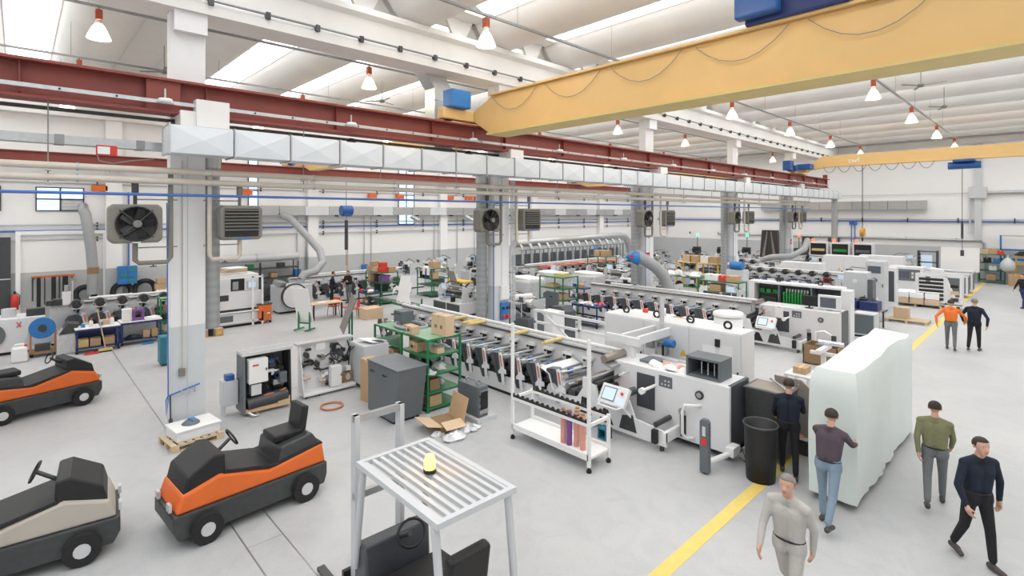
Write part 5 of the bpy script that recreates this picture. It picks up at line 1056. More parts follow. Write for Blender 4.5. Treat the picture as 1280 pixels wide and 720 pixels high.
for x in (.05, 1.4):
    for y in (.05, .7): MB().b(x, y, 0, x+.06, y+.06, .72).o('leg', 'black', t)
MB().c(.6, .4, .775, .4, .3, .01).o('paper_sheet', 'paper', t)
def chair():
    t = T('red_chair', 'x', 'chair'); MB().b(-.21, -.21, .43, .21, .21, .46).o('seat', 'red', t, .015); MB().c(.23, 0, .68, .03, .4, .34, (0, .15, 0)).o('backrest', 'red', t, .012)
    for x in (-.17, .17):
        for y in (-.17, .17): MB().cyl((x*1.2, y*1.2, 0), (x, y, .44), .014, 6).o('leg', 'dark_metal', t)
    MB().cyl((.2, -.15, .45), (.24, -.15, .7), .012, 6).cyl((.2, .15, .45), (.24, .15, .7), .012, 6).o('back_frame', 'dark_metal', t)
    return t
ch = chair()
for k, (x, y, rz, lab) in enumerate(((11.1, 24.3, .4, 'red chair behind the wooden table, farthest back'), (11.45, 23.6, 0, 'red chair at the right end of the wooden table, middle one'), (11.5, 23.0, -.2, 'red chair at the right end of the wooden table, nearest one'))):
    o = ch if k == 0 else dup(ch); o.location = (x, y, 0); o.rotation_euler = (0, 0, rz); tag(o, lab, 'chair', 'red chairs')
carton((12.1, 22.5, 0), .9, .8, .5, 'low pale crate right of the red chairs', 0, 'cardboard_light')
# green racks of the far bay with cartons on top
rack((14.2, 25.2, 0), 1.0, 1.7, 1.75, (.15, .7, 1.2, 1.75), 'green rack loaded with boxes on top, in the far bay', top='green_paint')
rack((17.6, 25.4, 0), 1.2, 1.5, 1.7, (.15, .7, 1.1, 1.7), 'green rack covered with white parts, right of the box rack', top='white_plastic')
bx = [(14.4, 26.6, 'cardboard', 'tan carton', .5), (14.4, 26.1, 'cardboard_light', 'pale carton', .45), (14.45, 25.5, 'red', 'red carton', .45), (14.85, 25.4, 'cardboard', 'brown carton', .5), (15.0, 26.2, 'cardboard_dark', 'dark carton', .4)]
for k, (x, y, m, nm, s) in enumerate(bx): carton((x, y, 1.75), s*.8, s, s*.55, '%s on top of the box rack in the far bay' % nm, 0, m)
carton((14.4, 26.35, 2.03), .32, .42, .26, 'upper tan carton stacked on the box rack in the far bay', 0, 'cardboard'); carton((14.45, 25.5, 2.0), .34, .42, .28, 'upper red carton stacked on the box rack in the far bay', 0, 'red')
for k, (y, z, m) in enumerate(((25.45, 1.2, 'purple'), (25.85, 1.2, 'black'), (26.3, 1.2, 'cardboard_dark'), (26.65, 1.2, 'cardboard'), (25.6, .7, 'black'), (26.3, .7, 'slate'))): carton((14.5, y, z), .5, .32, .36, '%s case on the %s shelf of the far box rack, %s' % ({'purple': 'purple', 'black': 'black', 'cardboard_dark': 'brown', 'cardboard': 'tan', 'slate': 'slate'}[m], 'upper' if z > 1 else 'lower', ('near the right', 'second from right', 'third from right', 'at the left', 'right one', 'left one')[k]), 0, m, tape=False)
for k, (y, m) in enumerate(((25.6, 'cardboard'), (26.1, 'crane_blue'), (26.6, 'black'))): carton((17.9, y, 1.1), .4, .4, .36, '%s case on the white topped green rack' % ({'cardboard': 'tan', 'crane_blue': 'blue', 'black': 'black'}[m]), 0, m, tape=False)
heap('white_rolls', 'heap of small white rolls on the green rack beyond the cut sheets', 'rolls', (18.2, 26.2, 1.7), 8, (.4, .5), .14, ['paper', 'white_plastic'], 31)
carton((18.0, 25.65, 1.7), .5, .5, .4, 'tan carton on the white topped green rack in the far bay', 0, 'cardboard')
t = T('cut_sheets', 'big white irregular cut sheets leaning on a green bench', 'sheets', (13.2, 21.6, 0)); MB().b(0, -.9, .0, .8, .9, .06).b(.1, -.9, .5, .8, .9, .6).o('bench_frame', 'green_paint', t); 
for y in (-.85, .8): MB().b(.6, y, 0, .66, y+.06, .9).o('bench_leg', 'green_paint', t)
MB().prism([(-.75, .62), (.55, .62), (.6, .75), (.5, 1.2), (.75, 1.25), (1.0, .95), (1.05, 1.15), (.75, 1.45), (.55, 1.4), (.45, 1.95), (-.35, 2.0), (-.4, 1.7), (-.6, 1.65), (-.5, 1.0)], 'x', 0, .02).o('sheet', 'paper', t, rot=(0, .15, 0))
heap('black_parts', 'dark parts lying on the green bench below the cut sheets', 'parts', (13.5, 21.5, .6), 6, (.2, .6), .14, ['dark_metal', 'black', 'steel'], 33)
mods = [
    ((15.2, 19.6, 0), 1.0, 2.2, 1.35, 41, 0, 'white machine with an arched cut out behind the olive board'),
    ((18.7, 20.3, 0), 1.0, 1.6, 1.55, 42, 0, 'white machine with black hood left of the second column'),
    ((20.6, 28.2, 0), 1.1, 1.6, 1.9, 43, 0, 'tall white machine head with black arms at the back wall'),
    ((23.4, 28.4, 0), 1.1, 1.7, 1.75, 44, 0, 'white assembly machine near the back wall, second from left'),
    ((20.4, 24.0, 0), 1.1, 1.8, 1.5, 45, 0, 'white assembly machine beyond the scissor lift'),
    ((22.3, 24.9, 0), 1.0, 1.6, 1.6, 46, 0, 'white assembly machine just left of the second column'),
    ((15.1, 14.9, 0), 1.2, 2.4, 1.35, 47, 0, 'low white winder with a paper roll behind the front press'),
    ((26.8, 18.0, 0), 1.2, 1.8, 1.6, 48, 0, 'white machine with a tripod arm left of the third column'),
    ((29.5, 19.2, 0), 1.2, 2.0, 1.5, 49, 0, 'white machine beyond the film wrapped pallets'),
    ((32.5, 17.6, 0), 1.2, 2.0, 1.3, 50, 0, 'white machine beside the third column'),
    ((36.0, 21.5, 0), 1.2, 2.0, 1.7, 51, 0, 'distant white machine behind the third column'),
    ((41.0, 20.2, 0), 1.2, 2.2, 1.7, 52, 0, 'distant machine right of the third column, first of a row'),
    ((43.5, 18.0, 0), 1.2, 2.2, 1.7, 53, 0, 'distant machine right of the third column, second of a row'),
    ((45.5, 16.0, 0), 1.2, 2.2, 1.7, 54, 0, 'distant machine beyond the fourth column'),
    ((38.6, 10.9, 0), 1.2, 2.4, 1.5, 55, 0, 'white machine with two dark arms beyond the third press'),
    ((35.6, 7.3, 0), 1.1, 1.8, 1.55, 56, 0, 'white control machine with monitor left of the big cabinets'),
    ((30.2, 6.6, 0), 1.0, 1.4, 1.7, 57, 0, 'tall grey white machine with a square screen behind the open cabinet'),
    ((47.0, 7.2, 0), 1.0, 1.6, 1.8, 58, 0, 'machine with vertical arms left of the computer rack near the end wall'),
    ((29.0, 7.6, 0), 1.0, 1.2, 1.3, 59, 0, 'white machine with a monitor behind the second press end'),
    ((42.5, 11.5, 0), 1.2, 2.2, 1.6, 60, 0, 'white machine with a red case near the fifth column'),
    ((25.2, 21.6, 0), 1.2, 1.7, 1.4, 61, 0, 'small white machine behind the film wrapped pallets'),
    ((20.3, 30.0, 0), 1.4, 1.2, 1.6, 62, 0, 'white machine under the narrow window at the back wall'),
    ((26.6, 29.6, 0), 1.4, 1.2, 1.5, 63, 0, 'white machine at the left end of the silver duct'),
    ((47.8, 10.4, 0), 1.0, 1.6, 1.9, 64, 0, 'machine with dark panels by the end wall doors'),
    ((33.0, 20.0, 0), 1.2, 1.6, 1.5, 65, 0, 'white machine between the third column and the silver duct'),
    ((30.6, 10.6, 0), 1.0, 1.6, 1.15, 66, 0, 'low machine with dark drives behind the green card cabinet'),
]
mods += [
    ((25.4, 16.0, 0), 1.0, 1.8, 1.45, 71, 0, 'white machine right behind the far end of the second press'),
    ((24.9, 13.8, 0), 1.0, 1.6, 1.2, 72, 0, 'low white machine between the third column and the green racks'),
    ((24.6, 10.4, 0), 1.0, 2.2, 1.3, 73, 0, 'low white machine behind the rail of the second press'),
    ((31.0, 18.4, 0), 1.1, 1.8, 1.5, 74, 0, 'white machine beyond the third column, beside a film wrapped load'),
    ((34.6, 15.8, 0), 1.1, 2.0, 1.5, 75, 0, 'white machine behind the yellow frame rack'),
    ((36.6, 18.2, 0), 1.1, 2.0, 1.7, 76, 0, 'white machine at the third column, farther back than the yellow rack'),
    ((40.6, 17.2, 0), 1.1, 2.0, 1.6, 77, 0, 'distant machine left of the fourth column'),
    ((36.2, 12.4, 0), 1.0, 1.8, 1.6, 78, 0, 'white machine behind the reels of the third press'),
    ((30.0, 9.0, 0), 1.0, 1.4, 1.2, 79, 0, 'low machine with dark drives before the third press, right one'),
    ((44.6, 8.4, 0), 1.0, 1.8, 1.6, 80, 0, 'machine in front of the end wall, right of the big cabinets'),
    ((43.6, 14.4, 0), 1.0, 1.8, 1.5, 81, 0, 'distant machine between the fifth column and the row of display cabinets'),
    ((22.6, 22.6, 0), 1.0, 1.8, 1.5, 82, 0, 'white machine just behind the second column'),
    ((27.4, 20.2, 0), 1.0, 1.8, 1.5, 83, 0, 'white machine right of the third film wrapped load'),
    ((18.4, 29.4, 0), 1.4, 1.4, 1.7, 84, 0, 'white machine at the back wall above the box rack'),
    ((19.0, 22.4, 0), 1.0, 1.0, 1.2, 85, 0, 'small white machine before the scissor lift'),
    ((16.2, 17.5, 0), .9, 1.3, 1.25, 86, 0, 'small white machine left of the paper roll pallet'),
    ((33.2, 22.0, 0), 1.0, 1.4, 1.4, 87, 0, 'white machine in front of the silver duct end'),
    ((39.0, 22.4, 0), 1.0, 1.8, 1.7, 88, 0, 'distant machine at the bend of the silver duct'),
]
for (loc, sx, sy, h, sd, rz, lab) in mods: module('press_module', lab, 'machine', loc, sx, sy, h, sd, rz)
t = T('scissor_lift', 'yellow topped scissor lift table with black legs in the far bay', 'lift table', (18.4, 23.4, 0)); MB().b(0, 0, .95, .7, 1.5, 1.05).o('platform', 'yellow', t, .01); MB().b(0, .0, 0, .7, 1.5, .1).o('base', 'black', t)
for x in (.05, .6): MB().c(x, .75, .52, .05, 1.4, .07, (.65, 0, 0)).c(x, .75, .52, .05, 1.4, .07, (-.65, 0, 0)).o('scissor_arm', 'black', t)
t = T('plate_stack', 'stack of grey plates between white machine legs behind the racks', 'plates', (16.0, 20.0, 0)); t.location = (16.6, 19.4, 0)
for k in range(8): MB().c(0, .02*(k % 3), .08+.14*k, .8, .9, .08).o('plate', 'steel' if k % 2 else 'machine_grey', t)
t = T('black_hood', 'black and slate hood housing behind the front press top', 'hood', (14.7, 13.2, 0)); MB().prism([(0, 0), (.9, 0), (.75, 1.25), (.25, 1.3), (0, 1.1)], 'x', .7, 1.3).o('hood', 'charcoal', t, .03); MB().b(0, .05, .1, .7, .85, 1.15).o('white_half', 'machine_white', t, .02); MB().b(-.05, .5, .1, 0, .9, 1.12).o('slate_half', 'slate', t); MB().b(0, .05, 0, .7, .85, .1).o('plinth', 'black', t)
t = T('paper_roll', 'white paper roll with red core lying on the low white winder', 'roll', (15.3, 15.0, 1.5)); t.location = (14.95, 15.6, 1.45); MB().cyl((0, 0, 0), (.75, -.25, 0), .13, 14).o('roll', 'paper', t); MB().cyl((-.03, .01, 0), (0, 0, 0), .05, 8).o('core', 'red', t)

# ================================================================ MIDDLE: PALLETS, RACKS, CARTS
pallet((18.7, 18.6, 0), 'pallet under the white roll beside the second column', .9, 1.2)
t = T('paper_roll', 'wide white roll lying on a pallet beside the second column', 'roll', (18.7, 18.6, .31)); MB().cyl((0, -.6, .17), (0, .6, .17), .3, 18).o('roll', 'paper', t); MB().b(-.3, -.5, -.16, .3, .5, -.1).o('chock', 'wood', t); MB().cyl((0, -.63, .17), (0, -.6, .17), .06, 10).o('core', 'cardboard', t)
pallet((17.3, 16.7, 0), 'pallet carrying pale wooden crates left of the dark slab', 1.0, 1.3)
for k, (x, y, z) in enumerate(((17.15, 16.3, .144), (17.35, 17.0, .144), (17.6, 16.5, .144), (17.3, 16.75, .5))):
    t = T('wooden_crate', 'pale wooden crate on the pallet by the dark slab, %s' % ('nearest', 'left one', 'rear one', 'upper one')[k], 'crate', (x, y, z), 0, 'wooden crates'); s = .36 if k < 3 else .2
    MB().b(-.25, -.3, 0, .25, .3, s).o('crate', 'cardboard_light', t, .006); MB().b(-.26, -.31, s-.05, .26, .31, s).o('lid_batten', 'wood', t)
t = T('standing_slab', 'tall dark slate slab with slots standing before the green rack', 'slab', (16.45, 14.65, 0)); MB().prism([(0, .02), (.62, .02), (.75, 1.5), (.55, 1.62), (-.1, 1.62), (-.12, 1.3)], 'x', 0, .1).o('slab', 'slate', t, .015); MB().b(-.005, .2, 1.38, 0, .36, 1.43).o('slot', 'black', t); MB().b(-.005, .2, .92, 0, .36, .97).o('slot', 'black', t); MB().b(-.05, .05, 0, .3, .6, .02).o('foot_plate', 'dark_metal', t)
rack((18.7, 16.2, 0), 1.1, 1.5, 1.9, (.15, .8, 1.35, 1.9), 'green rack with hanging papers right of the dark slab', top='green_top')
for k in range(2): MB().b(-.03, .2+.45*k, 1.3, -.01, .48+.45*k, 1.75).o('paper_sheet', 'paper', bpy.data.objects['shelf_rack.006'] if 'shelf_rack.006' in bpy.data.objects else None)
carton((19.2, 16.7, 1.9), .5, .6, .14, 'flat yellow tray on the green rack with papers', 0, 'yellow_pale', tape=False); carton((19.1, 17.2, 1.35), .5, .5, .16, 'flat pink carton on the green rack with papers', 0, 'cardboard_light'); carton((19.0, 16.6, .8), .5, .6, .3, 'carton on the low shelf of the rack with papers', 0, 'cardboard')
for k, (x, y, m, lab) in enumerate(((22.3, 17.8, 'navy', 'navy'), (26.6, 9.2, 'slate', 'slate'), (28.4, 17.6, 'machine_grey', 'pale grey'), (32.2, 12.2, 'navy', 'navy'), (36.7, 14.3, 'green_paint', 'green'), (44.3, 5.6, 'navy', 'navy'), (12.9, 24.2, 'dark_metal', 'dark'), (24.6, 7.2, 'machine_grey', 'pale grey'))):
    nm = ('beside the film wrapped loads', 'behind the open card cabinet', 'beyond the second press', 'before the yellow frame rack', 'behind the third press', 'near the end wall cabinets', 'in front of the charcoal panel press', 'between second and third press')[k]
    t = T('parts_trolley', '%s parts trolley heaped with machine parts, %s' % (lab, nm), 'trolley', (x, y, 0))
    for z in (.25, .8): MB().b(0, 0, z, .7, 1.1, z+.06).o('tray', m, t)
    for a in (0, .65):
        for b in (0, 1.05): MB().b(a, b, .1, a+.05, b+.05, .85).o('leg', m, t); MB().cyl((a+.02, b, .05), (a+.02, b+.05, .05), .05, 8).o('castor', 'rubber', t)
    random.seed(90+k)
    for q in range(16):
        z = .31 if q % 2 else .86; sx = random.uniform(.06, .16); pm = random.choice(['dark_metal', 'steel', 'black', 'machine_white', 'cardboard', 'red', 'crane_blue', 'charcoal', 'paper'])
        a, b = random.uniform(.1, .6), random.uniform(.1, 1.0)
        (MB().c(a, b, z+sx*.6, sx*1.6, sx*2, sx*1.2, (0, 0, q)) if q % 3 else MB().cyl((a-sx, b, z+sx*.5), (a+sx, b+.05, z+sx*.5), sx*.5, 9)).o('machine_part', pm, t)
t = T('blue_cart', 'navy blue parts cart on castors with bottles on top, before the second press', 'cart', (17.9, 13.6, 0))
for x in (0, .75):
    for y in (0, 1.35): MB().b(x, y, .12, x+.05, y+.05, .9).o('leg', 'navy', t); MB().cyl((x+.02, y, .07), (x+.02, y+.05, .07), .07, 10).o('castor', 'rubber', t)
for z in (.2, .86): MB().b(0, 0, z, .8, 1.4, z+.08).o('tray', 'navy', t)
heap('bottles_and_rags', 'bottles, rags and tins heaped on the navy cart', 'supplies', (18.3, 14.3, .94), 14, (.3, .55), .12, ['paper', 'white_plastic', 'crane_blue', 'cardboard_light', 'red'], 35)
heap('metal_parts', 'grey metal parts on the lower tray of the navy cart', 'parts', (18.3, 14.3, .28), 9, (.28, .5), .16, ['dark_metal', 'steel', 'machine_grey'], 36)
for k, (x, y, h, lab) in enumerate(((20.6, 20.4, 1.3, 'film wrapped pallet load, nearest the second column'), (22.6, 20.3, 1.45, 'film wrapped pallet load, second from the second column'), (25.0, 19.6, 1.3, 'film wrapped pallet load, farthest of the three'))):
    t = T('wrapped_load', lab, 'pallet load', (x, y, 0), .1*k, 'film wrapped loads'); MB().b(-.7, -.8, .14, .7, .8, h).o('film_wrap', 'film', t, .12); MB().c(0, 0, h+.05, 1.2, 1.4, .16, (.05, .04, 0)).o('film_top', 'paper', t, .06)
    for q in range(3): MB().b(-.7, -.8+.7*q, 0, .7, -.6+.7*q, .14).o('pallet_board', 'pallet_wood', t)
rack((29.6, 21.7, 0), 1.2, 1.6, 1.95, (.15, .8, 1.4, 1.95), 'green rack with tan boxes in front of the silver duct line', top='green_paint')
for k, (y, z) in enumerate(((22.0, 1.95), (22.6, 1.95), (22.1, .8), (22.8, .8))): carton((30.0, y, z), .6, .5, .42, 'tan carton on the rack at the silver duct line, %s' % ('upper right', 'upper left', 'lower right', 'lower left')[k], 0, 'cardboard')
t = T('blue_drum', 'blue hub beside the boxes on the rack by the silver duct', 'drum', (30.2, 22.95+.02, 0)); t.location = (30.4, 23.05, 1.95); MB().cyl((0, -.2, .3), (0, .2, .3), .3, 14).o('drum', 'crane_blue', t); MB().cyl((0, -.24, .3), (0, -.2, .3), .1, 10).o('hub', 'dark_metal', t); MB().b(-.2, -.2, 0, .2, .2, .06).o('foot', 'dark_metal', t)
t = T('flexible_hose', 'thick dark grey flexible hose with a blue and white hood before the third column', 'hose', (21.4, 12.2, 0)); t.location = (20.95, 11.75, 0)
MB().tube([(-.7, 1.45, 3.05), (-.3, 1.3, 2.85), (.2, 1.0, 2.5), (.6, .8, 2.05), (.85, .7, 1.5), (.95, .65, .9)], .27, 14).o('hose', 'hose_grey', t); MB().lathe([(.0, .3), (.22, .25), (.32, .05), (.34, -.2), (.30, -.2), (0, .1)], 0, 0, 16).o('hood', 'blue', t, loc=(-.75, 1.5, 2.95), rot=(.5, .3, 0)); MB().cyl((.95, .65, 0), (.95, .65, .9), .1, 10).o('stand', 'galv', t); MB().c(-1.05, 1.45, 3.0, .05, .16, .16).o('red_label', 'label_red', t)
for k, (x, y, sx, sy, lab) in enumerate(((27.6, 13.9, 1.0, 2.3, 'long green rack with wire crates, right of the third column, first section'), (26.9, 11.4, 1.0, 2.2, 'long green rack with a boxed top, right of the third column, second section'))):
    rack((x, y, 0), sx, sy, 1.35, (.2, .8, 1.35), lab, top='green_paint')
carton((27.25, 12.9, 1.35), .5, .75, .32, 'long white carton on the second green rack section', 0, 'paper'); carton((27.25, 12.3, 1.35), .5, .38, .32, 'red carton on the second green rack section', 0, 'red'); carton((27.25, 11.8, 1.35), .5, .6, .32, 'tan carton on the second green rack section', 0, 'cardboard')
carton((27.3, 12.7, .8), .6, .6, .36, 'tan carton inside the second green rack section', 0, 'cardboard'); carton((27.3, 11.9, .8), .6, .4, .3, 'white carton inside the second green rack section', 0, 'paper')
heap('film_heap', 'heap of clear and white film on the first long green rack section', 'film', (28.1, 15.0, 1.35), 12, (.4, .9), .3, ['film', 'paper', 'film'], 37)
heap('machine_parts', 'machine parts on the inside of the first long green rack', 'parts', (28.1, 15.0, .8), 8, (.35, .8), .2, ['dark_metal', 'machine_white', 'cardboard_dark'], 38)
t = T('yellow_frame', 'yellow steel frame rack with boxes behind the long green racks', 'rack', (31.5, 14.6, 0))
for x in (0, .9):
    for y in (0, 1.4, 2.8): MB().b(x, y, 0, x+.07, y+.07, 1.9).o('leg', 'yellow', t)
for z in (1.0, 1.75): MB().b(0, 0, z, .97, 2.87, z+.06).o('shelf', 'yellow_pale', t)
for k in range(4): carton((31.95, 15.0+.62*k, 1.81), .5, .5, .42, '%s carton on the yellow frame rack, %s from the right' % (('tan', 'white', 'tan', 'pale')[k], ORD[k]), 0, ('cardboard', 'paper', 'cardboard', 'cardboard_light')[k])
for k in range(5):
    t = T('test_stand', 'distant test stand with a %s lamp and dark drives, number %s from the left' % (('green', 'green', 'green', 'red', 'red')[k], ('one', 'two', 'three', 'four', 'five')[k]), 'machine', (44.0+1.1*k, 22.0-1.75*k, 0), 0, 'test stands with lamps')
    MB().b(0, 0, 0, .8, 1.0, 1.4).o('cabinet', 'machine_white', t, .02); MB().b(.1, .2, 1.4, .5, .8, 2.0).o('head', 'dark_metal', t); MB().c(-.05, .5, 1.7, .1, .5, .3).o('drive', 'black', t); MB().b(.35, .45, 2.0, .4, .5, 3.0).o('lamp_post', 'dark_metal', t); MB().c(.37, .47, 3.05, .16, .16, .2).o('lamp', ('led_green', 'led_green', 'led_green', 'led_red', 'led_red')[k], t)
t = T('bent_hose', 'long grey hose sweeping from a machine up to the fifth column', 'hose', (37.6, 11.8, 0)); MB().tube([(0, 2.6, 1.2), (0, 2.5, 1.75), (.1, 1.9, 1.95), (.6, .8, 2.05), (1.6, .3, 2.5), (2.6, .4, 3.1)], .2, 12).o('hose', 'hose_grey', t)
t = T('folded_machine', 'dark upright folded machine frame with pale stripes left of the fifth column', 'machine', (41.6, 15.3, 0)); MB().prism([(-.7, 1.6), (.7, 1.6), (.55, 3.7), (-.55, 3.7)], 'x', 0, .5).o('frame', 'dark_metal', t, .03)
for s in (-1, 1): MB().prism([(s*.5, 1.7), (s*.3, 1.7), (s*.1, 3.6), (s*.16, 3.6)], 'x', -.04, 0).o('stripe', 'board_brown', t)
MB().b(0, -.8, 0, .8, .8, 1.6).o('base', 'machine_white', t, .02)
t = T('blue_motor', 'bright blue motor on a grey stand beside the fourth column', 'motor', (29.9, 12.4, 0)); MB().b(0, 0, 0, .8, 1.0, 1.7).o('stand', 'column_grey', t, .02); MB().cyl((.2, .1, 1.95), (.2, .8, 1.95), .24, 14).o('motor', 'blue', t); MB().cyl((.2, .8, 1.95), (.2, .95, 1.95), .14, 12).o('shaft_end', 'steel', t)

# ================================================================ RIGHT SIDE
t = T('brown_crate', 'dark brown open carton on the floor beside the second press end', 'box', (19.2, 5.35, 0)); MB().b(-.4, -.5, 0, .4, -.47, .62).b(-.4, .47, 0, .4, .5, .62).b(-.4, -.5, 0, -.37, .5, .62).b(.37, -.5, 0, .4, .5, .62).b(-.4, -.5, 0, .4, .5, .03).o('carton', 'cardboard_dark', t); MB().c(.1, 0, .5, .4, .5, .2).o('content', 'slate', t)
t = T('white_bracket', 'white bracket stand with a dark pad beside the second press end', 'stand', (20.2, 5.5, 0)); MB().tube([(0, -.1, .02), (0, -.1, .75), (0, .1, .85), (0, .35, .8), (0, .35, .02)], .05, 8).o('bracket', 'white_plastic', t); MB().b(-.06, -.26, .3, .02, -.12, .75).o('pad', 'charcoal', t)
t = T('jib_stand', 'white jib stand with two arms right of the front press cabinet', 'stand', (15.6, 4.35, 0)); MB().b(-.05, -.05, 0, .05, .05, 1.25).o('post', 'machine_white', t); MB().b(-.45, -.06, 1.25, .5, .06, 1.35).b(-.1, -.5, 1.15, 0, .3, 1.23).o('arm', 'machine_white', t); MB().cyl((.3, -.4, 1.42), (.3, .2, 1.42), .06, 10).o('roller', 'chrome', t); MB().b(-.3, -.3, 0, .3, .3, .04).o('foot_plate', 'machine_grey', t)
t = T('white_table', 'small white table with a brown box under it right of the front press cabinet', 'table', (14.0, 4.2, 0)); MB().b(0, 0, .85, .8, .6, .9).o('top', 'machine_white', t)
for x in (.02, .72):
    for y in (.02, .52): MB().b(x, y, 0, x+.06, y+.06, .85).o('leg', 'machine_white', t)
carton((14.4, 4.5, .9), .4, .3, .16, 'small tan box on the white table', 0, 'cardboard')
t = cabinet((27.3, 5.9, 0), .8, .9, 2.3, 'tall pale grey machine tower with a dark side, right of the open cabinet', 1, m='machine_grey', name='machine_tower'); MB().b(.1, -.2, .3, .7, 0, 2.0).o('dark_side', 'slate', t, .01); MB().cyl((-.03, .45, 1.9), (-.02, .45, 1.9), .1, 14).o('round_mark', 'machine_white', t)
t = T('blue_crate_table', 'dark blue crates on a steel table behind the veiled machine', 'table', (26.2, 5.2, 0)); MB().b(0, 0, .75, 1.0, 1.6, .8).o('top', 'steel', t)
for x in (.03, .9):
    for y in (.03, 1.5): MB().b(x, y, 0, x+.06, y+.06, .75).o('leg', 'dark_metal', t)
MB().b(.1, .1, .8, .9, .75, 1.15).b(.1, .85, .8, .9, 1.5, 1.15).o('crate', 'navy', t, .01); heap('dark_parts', 'dark machine parts lying in the dark blue crates', 'parts', (26.7, 6.0, 1.15), 5, (.3, .5), .16, ['dark_metal', 'black'], 44)
t = T('grey_housing', 'two slate fronted housings behind the veiled machine', 'cabinet', (24.4, 5.0, 0)); MB().b(0, 0, .08, .7, .75, .95).o('housing', 'machine_grey', t, .01); MB().b(-.01, .05, .15, 0, .7, .9).o('front', 'slate', t); MB().b(.05, .05, 0, .65, .7, .08).o('plinth', 'black', t)
t = T('column_machine', 'slender grey column machine with a foot plate beside the small pallet', 'machine', (28.75, 6.15, 0)); MB().b(0, 0, .06, .4, .35, 1.9).o('column', 'machine_grey', t, .01); MB().b(-.02, -.3, .9, .42, 0, 1.0).o('arm', 'machine_white', t); MB().b(.05, -.14, .1, .35, .0, 1.7).o('dark_side', 'charcoal', t); MB().b(-.3, -.6, 0, .9, .9, .06).o('foot_plate', 'steel', t)
t = T('column_machine', 'grey column with a black slotted strip beside the console machine', 'machine', (33.4, 5.9, 0)); MB().b(0, 0, 0, .5, .5, 2.1).o('column', 'machine_white', t, .01); MB().b(-.01, .1, .3, 0, .4, 1.9).o('slotted_strip', 'charcoal', t)
pallet((29.4, 4.75, 0), 'small bare wooden pallet on the floor beyond the veiled machine', 1.0, 1.5)
t = T('wooden_crate', 'small slatted tan box standing on the bare pallet', 'crate', (29.4, 5.0, .144)); MB().b(-.2, -.28, 0, .2, .28, .5).o('crate', 'cardboard_light', t)
for y in (-.2, 0, .2): MB().b(-.215, y-.04, 0, -.2, y+.04, .52).o('slat', 'wood', t)
t = T('console_machine', 'white machine with a slate console panel behind the stacked parcels', 'machine', (37.0, 5.0, 0)); MB().b(0, 0, .1, 1.2, 2.0, 1.0).o('base', 'machine_white', t, .02); MB().b(0, .3, 1.0, .8, 1.9, 1.9).o('console', 'machine_white', t, .02); c = MB().b(-.02, .45, 1.1, 0, 1.6, 1.75).o('panel', 'slate', t); MB().b(-.03, .95, 1.25, -.02, 1.45, 1.62).o('screen', 'screen_dark', c)
for k in range(4): MB().b(-.03, .55+.18*(k % 2), 1.25+.2*(k//2), -.02, .66+.18*(k % 2), 1.4+.2*(k//2)).o('key_block', 'alu', c)
MB().prism([(-1.1, .1), (0, .1), (0, 1.9), (-.5, 1.85)], 'x', .0, .6).o('sloped_wing', 'machine_white', t, .02); MB().b(.05, .05, 0, 1.15, 1.95, .1).o('plinth', 'black', t); MB().b(-.03, 1.3, .0, -.01, 1.34, .05).o('foot', 'black', t)
pallet((35.2, 5.3, 0), 'pallet under white wrapped parcels before the console machine', 1.2, 2.2)
for k in range(12):
    i, j, l = k % 3, (k//3) % 2, k//6
    t = tag(MB().b(-.32, -.3, 0, .32, .3, .3).o('wrapped_parcel', 'cardboard_light' if l == 0 else 'paper', None, .03, loc=(34.85+.66*j, 4.6+.64*i, .144+.31*l)), '%s parcel of the pallet stack, %s, %s row' % (('tan', 'white wrapped')[l], ('right', 'middle', 'left')[i], ('front', 'rear')[j]), 'parcel', 'parcels on the pallet')
t = T('roll_rack', 'white wheeled rack holding black rolls beyond the walking men', 'rack', (34.6, 3.4, 0)); MB().frame('x', 0, .08, 0, .25, 1.9, 1.75, .1).o('frame', 'machine_white', t); MB().frame('x', .7, .78, 0, .25, 1.9, 1.75, .1).o('frame', 'machine_white', t); MB().b(.0, 0, .2, .78, 1.9, .3).o('base', 'machine_white', t); MB().b(0, .6, .3, .08, .68, 1.7).o('divider', 'machine_white', t)
for k in range(6): MB().cyl((.1, .75, .5+.2*k), (.1, 1.75, .5+.2*k), .07, 10).o('black_roll', 'black', t)
for k in range(3): MB().c(.3, .33, .5+.35*k, .3, .3, .16).o('part', ['dark_metal', 'cardboard_light', 'black'][k], t)
for y in (.2, 1.7):
    for x in (.05, .7): MB().cyl((x, y-.03, .1), (x, y+.03, .1), .1, 10).o('wheel', 'rubber', t)
for k, (x, lab) in enumerate(((40.2, 'long grey fronted cabinet on castors, nearer of the two beyond the roll rack'), (42.6, 'long grey fronted cabinet on castors, farther of the two beyond the roll rack'))):
    t = T('long_cabinet', lab, 'cabinet', (x, 3.7, 0), 0, 'grey fronted cabinets'); MB().b(0, 0, .15, .9, 3.0, 1.3).o('body', 'machine_white', t, .02); MB().b(-.02, .1, .25, 0, 2.9, 1.2).o('front', 'slate', t); MB().b(-.03, -.03, 1.3, .93, 3.03, 1.36).o('top', 'machine_grey', t); MB().b(.1, -.015, .25, .8, 0, 1.2).o('side', 'slate', t)
    for y in (.2, 2.8): MB().cyl((.2, y-.03, .08), (.2, y+.03, .08), .08, 10).o('castor', 'rubber', t)
cabs = [(37.6, 8.2, 2.3, 'big white cabinet with double doors, left one of the pair'), (39.2, 6.6, 2.3, 'big white cabinet with a warning sign, right one of the pair'), (35.4, 10.0, 1.9, 'white control box on a machine left of the big cabinets')]
